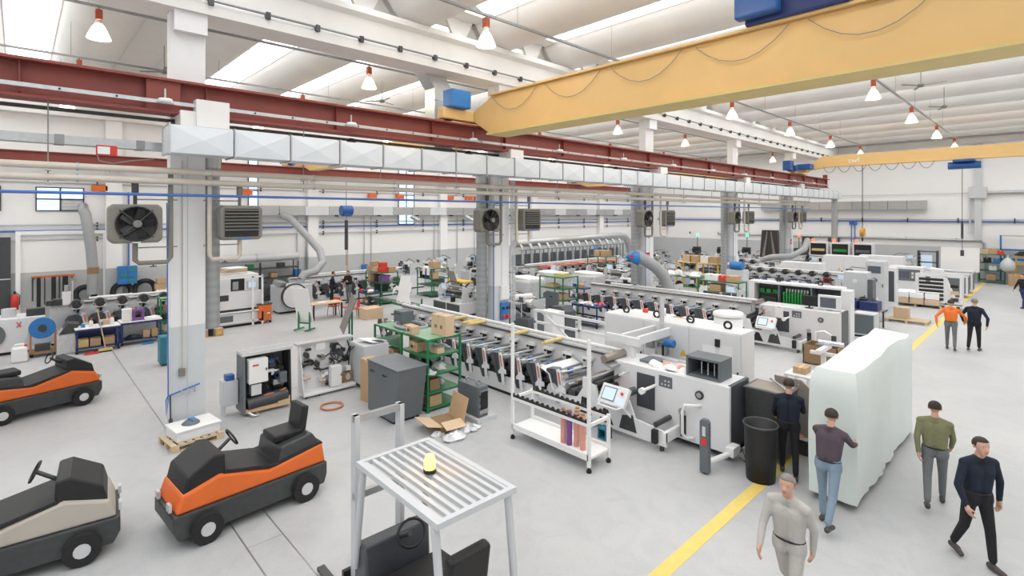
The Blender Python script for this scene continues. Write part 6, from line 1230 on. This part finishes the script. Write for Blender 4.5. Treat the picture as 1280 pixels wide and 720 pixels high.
for (x, y, h, lab) in cabs:
    t = cabinet((x, y, 0), .8, 2.3, h, lab, 2)
    MB().add([(-.03, 1.3, h*.6), (-.03, 1.5, h*.6), (-.03, 1.4, h*.6+.18)], [(0, 1, 2)]).o('warning_sign', 'yellow', t)
t = cabinet((31.2, 6.0, 0), .9, .8, 2.55, 'grey control tower with two small screens before the big white cabinets', 1, m='machine_grey', name='machine_tower'); MB().b(-.04, .15, 1.95, -.02, .7, 2.3).o('screen', 'screen_dark', t); MB().cyl((-.03, .4, 1.6), (-.02, .4, 1.6), .12, 14).o('round_mark', 'slate', t)
for k in range(3):
    t = T('display_cabinet', 'dark fronted cabinet with red lamp near the end wall, %s of three' % ('left', 'middle', 'right')[k], 'cabinet', (46.2, 12.6-1.5*k, 0), 0, 'cabinets with red lamps'); MB().b(0, 0, .0, .8, 1.3, 2.7).o('body', 'machine_white', t, .02); MB().b(-.02, .1, 1.7, 0, 1.2, 2.6).o('window', 'board_green' if False else 'black', t); MB().b(-.03, .2, 2.0, -.02, 1.1, 2.2).o('card_row', ('yellow_pale', 'board_green', 'slate')[k], t); MB().cyl((.2, 1.1, 2.7), (.2, 1.1, 2.95), .1, 10).o('red_lamp', 'led_red', t)
t = T('computer_rack', 'dark rack with two lit blue screens near the end wall', 'rack', (49.0, 6.2, 0))
for y in (0, 1.1): MB().b(0, y, 0, .6, y+.08, 2.2).o('post', 'charcoal', t)
for z in (.7, 1.3, 2.1): MB().b(0, 0, z, .6, 1.18, z+.05).o('shelf', 'charcoal', t)
for z in (1.4, .82): MB().b(-.02, .3, z, .06, .95, z+.48).o('monitor', 'screen', t, .01)
for k in range(5): MB().c(.05, 1.05, .8+.28*k, .1, .12, .12).o('module', 'black', t)
t = easel((48.6, 4.9, 0), 'large white board on a green frame by the end wall', 'paper', 0, 2.1, 1.7, .08, .85)
t = T('paper_table', 'table piled with white papers before the white board', 'table', (46.9, 4.5, 0)); MB().b(0, 0, .8, .9, 2.2, .86).o('top', 'machine_grey', t); MB().b(.1, .3, .86, .8, 1.9, 1.0).o('papers', 'paper', t)
for x in (.03, .8):
    for y in (.03, 2.1): MB().b(x, y, 0, x+.06, y+.06, .8).o('leg', 'dark_metal', t)
t = T('navy_bench', 'low navy blue bench with parts left of the computer rack', 'bench', (41.5, 7.9, 0)); MB().b(0, 0, .85, .9, 2.6, .95).o('top', 'navy', t); heap('bench_parts', 'dark parts and a red tray lying on the low navy bench', 'parts', (41.9, 9.2, .95), 6, (.3, .9), .2, ['black', 'navy', 'red'], 46)
for x in (.05, .8):
    for y in (.05, 2.5): MB().b(x, y, 0, x+.06, y+.06, .85).o('leg', 'navy', t)
t = T('parts_table', 'navy blue topped table with parts in front of the third press', 'table', (31.9, 9.0, 0)); MB().b(0, 0, .95, .8, 2.2, 1.05).o('top', 'navy', t); MB().b(.2, .9, .2, .6, 1.3, .95).o('pedestal', 'blue', t); MB().b(.1, .8, 0, .7, 1.4, .2).o('base', 'dark_metal', t)
t = T('red_case', 'open black case with red trim on a table behind the open cabinet', 'case', (28.4, 7.5, 1.35)); t.location = (29.3, 8.0, 1.45); MB().b(-.1, -.3, 0, .1, .3, .5).o('case', 'black', t, .02); MB().frame('x', -.12, -.1, -.25, .05, .25, .45, .04).o('trim', 'red', t); t.scale = (.6, .6, .6)
# shelves at the end wall
rack((50.3, 2.7, 0), .8, 1.35, 2.05, (.2, .9, 1.45, 2.05), 'green rack with boxes at the end wall, left of the yellow rack', top='green_paint', back=True)
for k, (y, z, m, s) in enumerate(((3.75, 2.05, 'cardboard_light', .4), (3.3, 2.05, 'cardboard', .5), (2.9, 2.05, 'red', .35), (3.6, 1.45, 'black', .4), (3.1, 1.45, 'blue', .36), (3.3, .9, 'paper', .4), (3.4, .2, 'cardboard', .5))): carton((50.6, y, z), .4, s, s*.85, '%s box %s the green rack at the end wall' % ({'cardboard_light': 'pale', 'cardboard': 'tan', 'red': 'red', 'black': 'black', 'blue': 'blue', 'paper': 'white'}[m], {2.05: 'on top of', 1.45: 'on the upper shelf of', .9: 'on the middle shelf of', .2: 'on the lowest shelf of'}[z]), 0, m)
rack((50.2, .4, 0), .8, 1.7, 2.05, (.5, 1.45, 2.05), 'yellow rack with cartons below at the end wall', m='yellow', top='yellow', name='shelf_rack')
heap('black_cover', 'black cover lying over the top of the yellow rack', 'cover', (50.5, 1.6, 2.05), 4, (.2, .4), .34, ['black'], 47)
for k in range(3): carton((49.7, .6+.75*k, 0), .6, .7, .9 if k < 2 else .8, 'large brown carton below the yellow rack, %s' % ('right one', 'middle one', 'left one')[k], 0, 'cardboard')
t = T('pallet_jack', 'orange pallet jack parked before the brown cartons', 'pallet jack', (48.8, 1.5, 0)); MB().b(0, -.26, .08, -1.1, -.1, .2).b(0, .1, .08, -1.1, .26, .2).o('fork', 'orange', t); MB().b(-.02, -.26, .1, .25, .26, .5).o('pump_housing', 'orange', t, .03); MB().tube([(.2, 0, .4), (.35, 0, 1.0), (.4, -.1, 1.2), (.4, .1, 1.2)], .03, 8).o('tiller', 'dark_metal', t); MB().cyl((.15, -.1, .1), (.15, .1, .1), .1, 10).o('wheel', 'rubber', t)
t = T('film_bag', 'clear plastic bag hanging beside the green rack at the end wall', 'bag', (49.9, 2.5, .9)); MB().lathe([(0, 1.0), (.15, .95), (.4, .6), (.42, .2), (.2, 0), (0, 0)], 0, 0, 12).o('bag', 'film', t); MB().cyl((0, 0, .95), (.35, 0, 1.15), .02, 6).o('tie', 'white_plastic', t)
t = T('grey_monitor', 'grey flat panel on an arm at the left side of the green end wall rack', 'panel', (49.9, 4.3, 1.1)); MB().b(-.05, -.35, 0, .05, .35, .7).o('panel', 'slate', t, .01); MB().b(0, -.4, .5, .06, -.2, .56).b(.0, -.03, -1.1, .06, .03, 0).o('arm', 'dark_metal', t)
t = T('white_bin', 'white bin cut by the right picture edge near the man in navy', 'bin', (38.3, .45, 0)); MB().lathe([(0, 0), (.3, 0), (.33, .75), (0, .75)], 0, 0, 16).o('bin', 'white_plastic', t); MB().lathe([(.34, .72), (.35, .8), (0, .83)], 0, 0, 16).o('lid', 'machine_grey', t)
# ================================================================ THE VEILED MACHINE
import bmesh, numpy as np
from mathutils import noise
def veiled(loc, sx, sy, sz):
    t = T('veiled_machine', 'large machine under a pale green plastic cover being pushed along the yellow line', 'machine', loc)
    nx, ny, nz = 26, 8, 14
    def P(u, v, w):
        # point of the covered block: rounded shoulders, sagging folds
        x, y, z = u*sx, v*sy, .12+w*(sz-.12)
        sh = max(0, w-.86)/.14; x = sx/2+(x-sx/2)*(1-.05*sh*sh); y = sy/2+(y-sy/2)*(1-.16*sh*sh)
        n = noise.noise((x*1.1, y*1.3, z*.6)); f = noise.noise((x*4, y*4, 2.0))*(1-w)*.06
        return (x+.05*n+(f if u in (0, 1) else 0), y+.05*n+(f if v in (0, 1) else 0), z+.06*noise.noise((x*1.3, y*2, 5))*(1 if w > .9 else .15) - .05*(1 if w > .98 else 0)*(math.sin(u*9)))
    def sheet(fn, a, b):
        vs = [fn(i/a, j/b) for j in range(b+1) for i in range(a+1)]
        return vs, [(j*(a+1)+i, j*(a+1)+i+1, (j+1)*(a+1)+i+1, (j+1)*(a+1)+i) for j in range(b) for i in range(a)]
    mb = MB()
    for fn, a, b in ((lambda u, w: P(u, 0, w), nx, nz), (lambda u, w: P(1-u, 1, w), nx, nz), (lambda v, w: P(0, 1-v, w), ny, nz), (lambda v, w: P(1, v, w), ny, nz)):
        v, f = sheet(fn, a, b); mb.add(v, f, True)
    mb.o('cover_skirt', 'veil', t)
    v, f = sheet(lambda u, q: P(u, q, 1), nx, ny); MB().add(v, f, True).o('cover_top', 'veil_lit_top', t)  # same plastic as the skirt, coloured lighter to imitate light from above
    MB().b(.1, .1, .06, sx-.1, sy-.1, .14).o('skid', 'pallet_wood', t)
    for x in (.3, sx-.3):
        for y in (.2, sy-.2): MB().cyl((x, y-.05, .04), (x, y+.05, .04), .04, 10).o('roller_foot', 'rubber', t)
veiled((9.95, 2.28, 0), 4.6, .72, 2.25)

# ================================================================ VEHICLES
def tug(label, loc, rz, band='orange', dark='dark_metal'):
    t = T('tow_tractor', label, 'vehicle', loc, rz, 'tow tractors')
    MB().prism([(-1.15, .14), (1.1, .14), (1.18, .3), (1.18, .52), (-1.2, .52), (-1.2, .3)], 'y', -.48, .48).o('chassis', dark, t, .03)
    MB().prism([(-1.18, .52), (1.14, .52), (1.05, .78), (.55, .92), (-.2, .72), (-1.12, .86)], 'y', -.46, .46).o('body_band', band, t, .04)
    MB().prism([(-1.14, .84), (-.3, .72), (.5, .9), (.46, .95), (-.3, .78), (-1.1, .9)], 'y', -.44, .44).o('deck_mat', 'black', t, .01)
    MB().prism([(.45, .86), (1.04, .76), (.98, 1.0), (.62, 1.22), (.46, 1.2)], 'y', -.42, .42).o('dashboard', 'black', t, .03)
    MB().prism([(-1.1, .84), (-.35, .74), (-.4, 1.0), (-.95, 1.08)], 'y', -.42, .42).o('battery_hood', dark, t, .03)
    MB().c(-.62, 0, 1.08, .5, .5, .12).o('seat', 'black', t, .03); MB().c(-.9, 0, 1.3, .12, .48, .42, (0, -.15, 0)).o('backrest', 'black', t, .03)
    MB().tube([(.22+.06*math.sin(a), .17*math.cos(a), 1.26+.12*math.sin(a)) for a in [2*PI*j/16 for j in range(17)]], .016, 6).o('steering_wheel', 'black', t); MB().cyl((.5, 0, 1.05), (.24, 0, 1.25), .03, 8).o('steering_column', 'dark_metal', t)
    for x in (-.78, .75):
        for y in (-.5, .5):
            w = MB().cyl((x, y-.08, .22), (x, y+.08, .22), .22, 18).o('wheel', 'rubber', t); MB().cyl((x, y-.085, .22), (x, y+.085, .22), .1, 12).o('hub', 'alu', w)
    MB().b(1.16, -.35, .55, 1.2, -.22, .66).b(1.16, .22, .55, 1.2, .35, .66).o('headlight', 'alu', t); MB().b(-1.3, -.08, .3, -1.18, .08, .42).o('tow_hitch', 'dark_metal', t)
    MB().cyl((-1.0, -.3, 1.05), (-1.0, -.3, 1.2), .015, 6).o('beacon_post', 'dark_metal', t)
    return t
tug('orange and black tow tractor in front of the first column pallet', (2.75, 9.35, 0), PI+.08)
tug('orange and black tow tractor at the left edge behind the first column', (.35, 17.6, 0), .25)
tug('charcoal tow tractor with a beige band at the bottom left corner', (-.05, 10.0, 0), -.1, 'forklift_beige', 'dark_metal')
t = T('forklift', 'pale framed forklift with black seat and amber beacon at the bottom of the picture', 'forklift', (3.2, 4.75, 0), PI/2-.02)
# heading +x in its own frame
MB().prism([(-1.1, .18), (.95, .18), (.95, .42), (.5, .5), (.4, .9), (-.95, 1.0), (-1.15, .8)], 'y', -.48, .48).o('chassis', 'black', t, .04)
MB().prism([(-1.15, .3), (-.85, .3), (-.8, 1.02), (-1.1, 1.0), (-1.2, .7)], 'y', -.5, .5).o('counterweight', 'forklift_beige', t, .05)
for y in (-.5, .48): MB().prism([(-.8, .35), (.4, .35), (.3, .8), (-.8, .92)], 'y', y, y+.02).o('side_panel', 'forklift_beige', t)
MB().c(-.45, 0, 1.06, .5, .5, .14).o('seat', 'black', t, .04); MB().c(-.74, 0, 1.36, .13, .5, .54, (0, -.15, 0)).o('backrest', 'black', t, .04)
MB().prism([(.5, .5), (.85, .42), (.8, 1.15), (.55, 1.2)], 'y', -.42, .42).o('dashboard', 'charcoal', t, .03)
MB().cyl((.55, 0, 1.15), (.3, 0, 1.3), .03, 8).o('steering_column', 'dark_metal', t); MB().tube([(.27+.07*math.sin(a), .17*math.cos(a), 1.32+.12*math.sin(a)) for a in [2*PI*j/16 for j in range(17)]], .016, 6).o('steering_wheel', 'black', t)
for x0, x1 in ((.75, .55), (-1.0, -.85)):
    for y in (-.44, .44): MB().tube([(x0, y, .9), (x1, y, 2.1)], .04, 8).o('guard_post', 'machine_grey', t)
MB().frame('z', 2.08, 2.14, -.95, -.48, .65, .48, .06).o('guard_frame', 'machine_grey', t)
for k in range(9): MB().b(-.89, -.40+.1*k-.02, 2.09, .59, -.40+.1*k+.02, 2.13).o('guard_bar', 'machine_grey', t)
MB().cyl((-.1, .0, 2.14), (-.1, .0, 2.18), .07, 12).o('beacon_base', 'black', t); MB().lathe([(.0, .16), (.045, .14), (.06, .08), (.06, 0), (0, 0)], -.1, 0, 12, 2.18).o('beacon', 'beacon', t)
for y in (-.33, .27): MB().b(.98, y, .08, 1.1, y+.06, 2.5).o('mast_upright', 'machine_grey', t)
for z in (.5, 1.5, 2.42): MB().b(1.0, -.33, z, 1.06, .33, z+.08).o('mast_cross_bar', 'steel', t)
MB().b(1.1, -.42, .2, 1.15, .42, .65).o('carriage', 'black', t)
for y in (-.3, .2): MB().b(1.15, y, .05, 2.2, y+.1, .1).b(1.15, y, .05, 1.2, y+.1, .6).o('fork', 'dark_metal', t)
for x, r in ((.68, .3), (-.75, .25)):
    for y in (-.5, .5):
        w = MB().cyl((x, y-.1, r), (x, y+.1, r), r, 20).o('wheel', 'rubber', t); MB().cyl((x, y-.105, r), (x, y+.105, r), r*.5, 12).o('hub', 'machine_grey', w)

# ================================================================ PEOPLE
def capsule(mb, a, b, ra, rb, n=12):
    a = Vector(a); b = Vector(b); d = (b-a); L_ = d.length
    d = d/L_ if L_ > 1e-6 else Vector((0, 0, 1)); pts = []; rs = []
    for i in range(4):
        q = PI/2*(1-i/3); pts.append(a-d*ra*math.sin(q)); rs.append(max(ra*math.cos(q), 1e-3))
    for i in range(4):
        q = PI/2*i/3; pts.append(b+d*rb*math.sin(q)); rs.append(max(rb*math.cos(q), 1e-3))
    if L_ < 1e-6: pts[4] = b+d*1e-4
    mb.tube(pts, rs, n)
def person(label, loc, rz, top, legs, hair, shoes='shoe', legl=(.35, .1), legr=(-.35, .35), arml=(-.4, .3), armr=(.4, .3), lean=.06, scale=1.0, vox=.013, headturn=0, group=None, spread=.12, bald=False):
    t = T('person', label, 'person', loc, rz, group)
    segs = []   # (a, b, ra, rb, tag)
    def sg(a, b, ra, rb, tg): segs.append((Vector(a), Vector(b), ra, rb, tg))
    def rot(v, a): return Vector((v[0]*math.cos(a)+v[2]*math.sin(a), v[1], -v[0]*math.sin(a)+v[2]*math.cos(a)))
    up = lambda z: Vector((math.sin(lean)*z, 0, math.cos(lean)*z))
    pel = Vector((0, 0, 0))
    ch = up(.36); nk = up(.53); 
    for s in (-1, 1):
        sg((0, .075*s, .02), (0, .085*s, -.06), .115, .115, 'legs')
        sg(Vector((0, .06*s, .08)), ch+Vector((0, .075*s, 0)), .112, .125, 'top')
        sg(ch+Vector((0, .08*s, .02)), nk+Vector((0, .125*s, -.06)), .115, .072, 'top')
        sg(nk+Vector((0, .03*s, -.03)), nk+Vector((0, .12*s, -.055)), .07, .068, 'top')
    sg(nk+up(.02), nk+up(.07)+Vector((.01, 0, 0)), .058, .054, 'skin')
    foot_z = []
    for s, (sw, kb) in ((1, legl), (-1, legr)):
        hip = Vector((0, .095*s, -.05)); kn = hip+Vector((math.sin(sw)*.43, .01*s, -math.cos(sw)*.43))
        a2 = sw-kb; an = kn+Vector((math.sin(a2)*.42, 0, -math.cos(a2)*.42))
        sg(hip, kn, .092, .062, 'legs'); sg(kn, an+Vector((0, 0, .05)), .064, .05, 'legs')
        f = -kb*.5 if sw < 0 else .12 if sw > .2 else 0
        heel = an+rot((-.05, 0, -.05), -f); toe = an+rot((.16, .02*s, -.055), -f)
        sg(heel, an+rot((.06, 0, -.045), -f), .042, .046, 'shoes'); sg(an+rot((.05, 0, -.05), -f), toe, .044, .036, 'shoes')
        foot_z += [heel.z-.042, toe.z-.036]
    hands = []
    for s, (sw, eb) in ((1, arml), (-1, armr)):
        sh = nk+Vector((0, .195*s, -.075)); el = sh+Vector((math.sin(sw)*.29, spread*.29*s*1.5, -math.cos(sw)*.29)); a2 = sw+eb
        wr = el+Vector((math.sin(a2)*.25, -.02*s, -math.cos(a2)*.25)); dr = (wr-el).normalized()
        sg(nk+Vector((0, .12*s, -.06)), sh, .07, .066, 'top'); sg(sh, el, .06, .048, 'top'); sg(el, wr, .048, .036, 'top')
        side = Vector((0, 1, 0)); nrm = dr.cross(side).normalized(); pc = wr+dr*.05
        sg(wr, pc+dr*.01, .028, .03, 'skin'); sg(wr+nrm*.012, pc+nrm*.022+dr*.02, .024, .024, 'skin'); sg(wr-nrm*.012, pc-nrm*.022+dr*.02, .024, .022, 'skin')
        for k, l in enumerate((.075, .085, .08, .062)):
            o = nrm*(.032-.0215*k); b0 = pc+dr*.03+o; b1 = b0+dr*l*.55+side*(-.008*s); b2 = b1+dr*l*.38+side*(-.028*s)
            sg(b0, b1, .0115, .0105, 'skin'); sg(b1, b2, .0105, .009, 'skin')
        th = pc-dr*.01+nrm*.03; sg(th, th+nrm*.035+dr*.03+side*(-.015*s), .014, .012, 'skin'); sg(th+nrm*.035+dr*.03+side*(-.015*s), th+nrm*.045+dr*.06+side*(-.03*s), .012, .010, 'skin')
    hc = nk+up(.17)+Vector((.025, 0, 0)); ct, sn = math.cos(headturn), math.sin(headturn)
    hv = lambda x, y, z: hc+Vector((x*ct-y*sn, x*sn+y*ct, z))
    sg(hv(-.015, 0, .03), hv(.012, 0, .03), .088, .086, 'skin'); sg(hv(.02, 0, -.05), hv(.045, 0, -.075), .06, .046, 'skin'); sg(hv(.03, 0, 0), hv(.045, 0, -.03), .068, .06, 'skin')
    sg(hv(.095, 0, .01), hv(.113, 0, -.022), .011, .015, 'skin')
    for s in (-1, 1): sg(hv(-.005, .085*s, .015), hv(-.01, .088*s, -.02), .018, .012, 'skin')
    mb = MB()
    for a, b, ra, rb, tg in segs: capsule(mb, a, b, ra, rb)
    o = mb.o('body', 'skin', t)
    z0 = -min(foot_z)
    rm = o.modifiers.new('skin', 'REMESH'); rm.mode = 'VOXEL'; rm.voxel_size = vox; sm = o.modifiers.new('smooth', 'SMOOTH'); sm.iterations = 3; sm.factor = .5
    dg = bpy.context.evaluated_depsgraph_get(); me = bpy.data.meshes.new_from_object(o.evaluated_get(dg)); o.modifiers.clear(); o.data = me; me.name = 'body'
    me.materials.clear()
    order = ['skin', 'top', 'legs', 'shoes']
    for m in ('skin', top, legs, shoes): me.materials.append(M[m])
    nf = len(me.polygons); c = np.empty(nf*3); me.polygons.foreach_get('center', c); c = c.reshape(-1, 3); best = np.full(nf, 1e9); idx = np.zeros(nf, int)
    for a, b, ra, rb, tg in segs:
        A = np.array(a); d = np.array(b)-A; q = np.clip(((c-A)@d)/max(d@d, 1e-9), 0, 1); dist = np.linalg.norm(c-A-q[:, None]*d, axis=1)-(ra+(rb-ra)*q)
        k = dist < best; best[k] = dist[k]; idx[k] = order.index(tg)
    me.polygons.foreach_set('material_index', idx.astype(np.int32)); me.polygons.foreach_set('use_smooth', np.ones(nf, bool)); me.update()
    # hair, eyes, mouth
    hm_ = MB(); vs = []; n = 14
    for j in range(8):
        ph = PI/2*(1-j/7*1.18)
        for k in range(n):
            a = 2*PI*k/n; r = .098*math.cos(max(ph, -1.2)); z = .03+.1*math.sin(ph); fx = math.cos(a)
            if fx > .25 and z < .07: z = .07-.002*j; r = .076-.001*j
            vs.append(hv(r*math.cos(a)*1.04-.006, r*math.sin(a), z))
    hm_.add(vs, [(j*n+k, j*n+(k+1) % n, (j+1)*n+(k+1) % n, (j+1)*n+k) for j in range(7) for k in range(n)], True); hm_.add(vs, [tuple(range(n))[::-1]])
    h = hm_.o('hair', hair, t)
    e = MB()
    for s in (-1, 1): e.lathe([(0, .008), (.009, 0), (0, -.008)], 0, 0, 8); e.v[-24:] = [tuple(hv(.085+x*.5, .034*s+y, .022+z)) for x, y, z in e.v[-24:]]
    e.o('eyes', 'black', t); mo = MB(); mo.b(-.004, -.022, -.003, .004, .022, .003); mo.v = [tuple(hv(.093+x, y, -.058+z)) for x, y, z in mo.v]; mo.o('mouth', 'lamp_red', t)
    co = MB(); q = [nk+up(.0)+Vector((.056*math.cos(a)+.004, .058*math.sin(a), -.012*math.cos(a))) for a in [2*PI*j/16 for j in range(17)]]; co.tube(q, .02, 6).o('collar', top, t)
    be = MB(); q = [Vector((.121*math.cos(a), .172*math.sin(a), .05)) for a in [2*PI*j/20 for j in range(21)]]; be.tube(q, .012, 6).o('belt', 'black', t)
    for k in t.children: k.location = (0, 0, z0)
    t.scale = (scale,)*3
    return t
person('person in dark navy work clothes walking towards us at the lower right corner', (9.75, .8, 0), PI+.75, 'cloth_navy', 'cloth_black', 'hair_dark', legl=(.2, .1), legr=(-.2, .25), arml=(-.2, .25), armr=(.2, .3), vox=.011, spread=.3)
person('person in olive top and grey trousers walking away right of the veiled machine', (11.2, 1.45, 0), .15, 'cloth_olive', 'cloth_grey', 'hair_dark', legl=(-.3, .35), legr=(.3, .1), vox=.011, scale=.97)
person('person in plum top and pale jeans pushing the near end of the veiled machine', (9.28, 2.52, 0), -.02, 'cloth_plum', 'denim', 'hair_dark', legl=(.2, .2), legr=(-.35, .2), arml=(.95, .35), armr=(.85, .45), lean=.2, vox=.011)
person('person in pale stone clothes cut off by the bottom edge', (6.75, 2.25, 0), PI, 'cloth_stone', 'cloth_stone', 'hair_grey', vox=.011)
person('person in black clothes standing by the black basket and the taupe board', (10.48, 3.5, 0), .35, 'cloth_navy', 'cloth_black', 'hair_dark', legl=(.25, .1), legr=(-.2, .15), arml=(.3, .6), armr=(.5, .9), vox=.011)
person('person in bright orange jacket and grey trousers walking away by the yellow line', (24.5, 2.72, 0), .1, 'cloth_orange', 'cloth_grey', 'hair_dark', legl=(.2, .1), legr=(-.15, .25), arml=(-.5, .3), armr=(.4, .4), vox=.014, spread=.5)
person('person in black work clothes walking away beside the orange jacket', (24.9, 2.12, 0), -.1, 'cloth_navy', 'cloth_black', 'hair_grey', legl=(-.2, .25), legr=(.2, .1), arml=(.3, .3), armr=(-.4, .3), vox=.014, scale=1.04, spread=.4)
person('person in navy sweater standing left of a colleague before the charcoal panel press', (12.3, 27.1, 0), -.4, 'cloth_navy', 'cloth_black', 'hair_dark', legl=(.05, .05), legr=(-.08, .1), vox=.016)
person('person in black sweater with folded hands before the charcoal panel press', (13.2, 27.0, 0), PI+.5, 'cloth_black', 'cloth_grey', 'hair_dark', legl=(.05, .05), legr=(-.05, .1), arml=(.35, 1.5), armr=(.35, 1.5), vox=.016)
person('person in black jacket and navy trousers at the right picture edge', (38.0, 1.3, 0), PI*.8, 'cloth_black', 'navy', 'hair_dark', legl=(.25, .1), legr=(-.25, .3), vox=.016)
person('person in dark clothes by the dark doors near the end wall', (48.0, 14.4, 0), PI, 'cloth_black', 'cloth_grey', 'hair_dark', vox=.018)
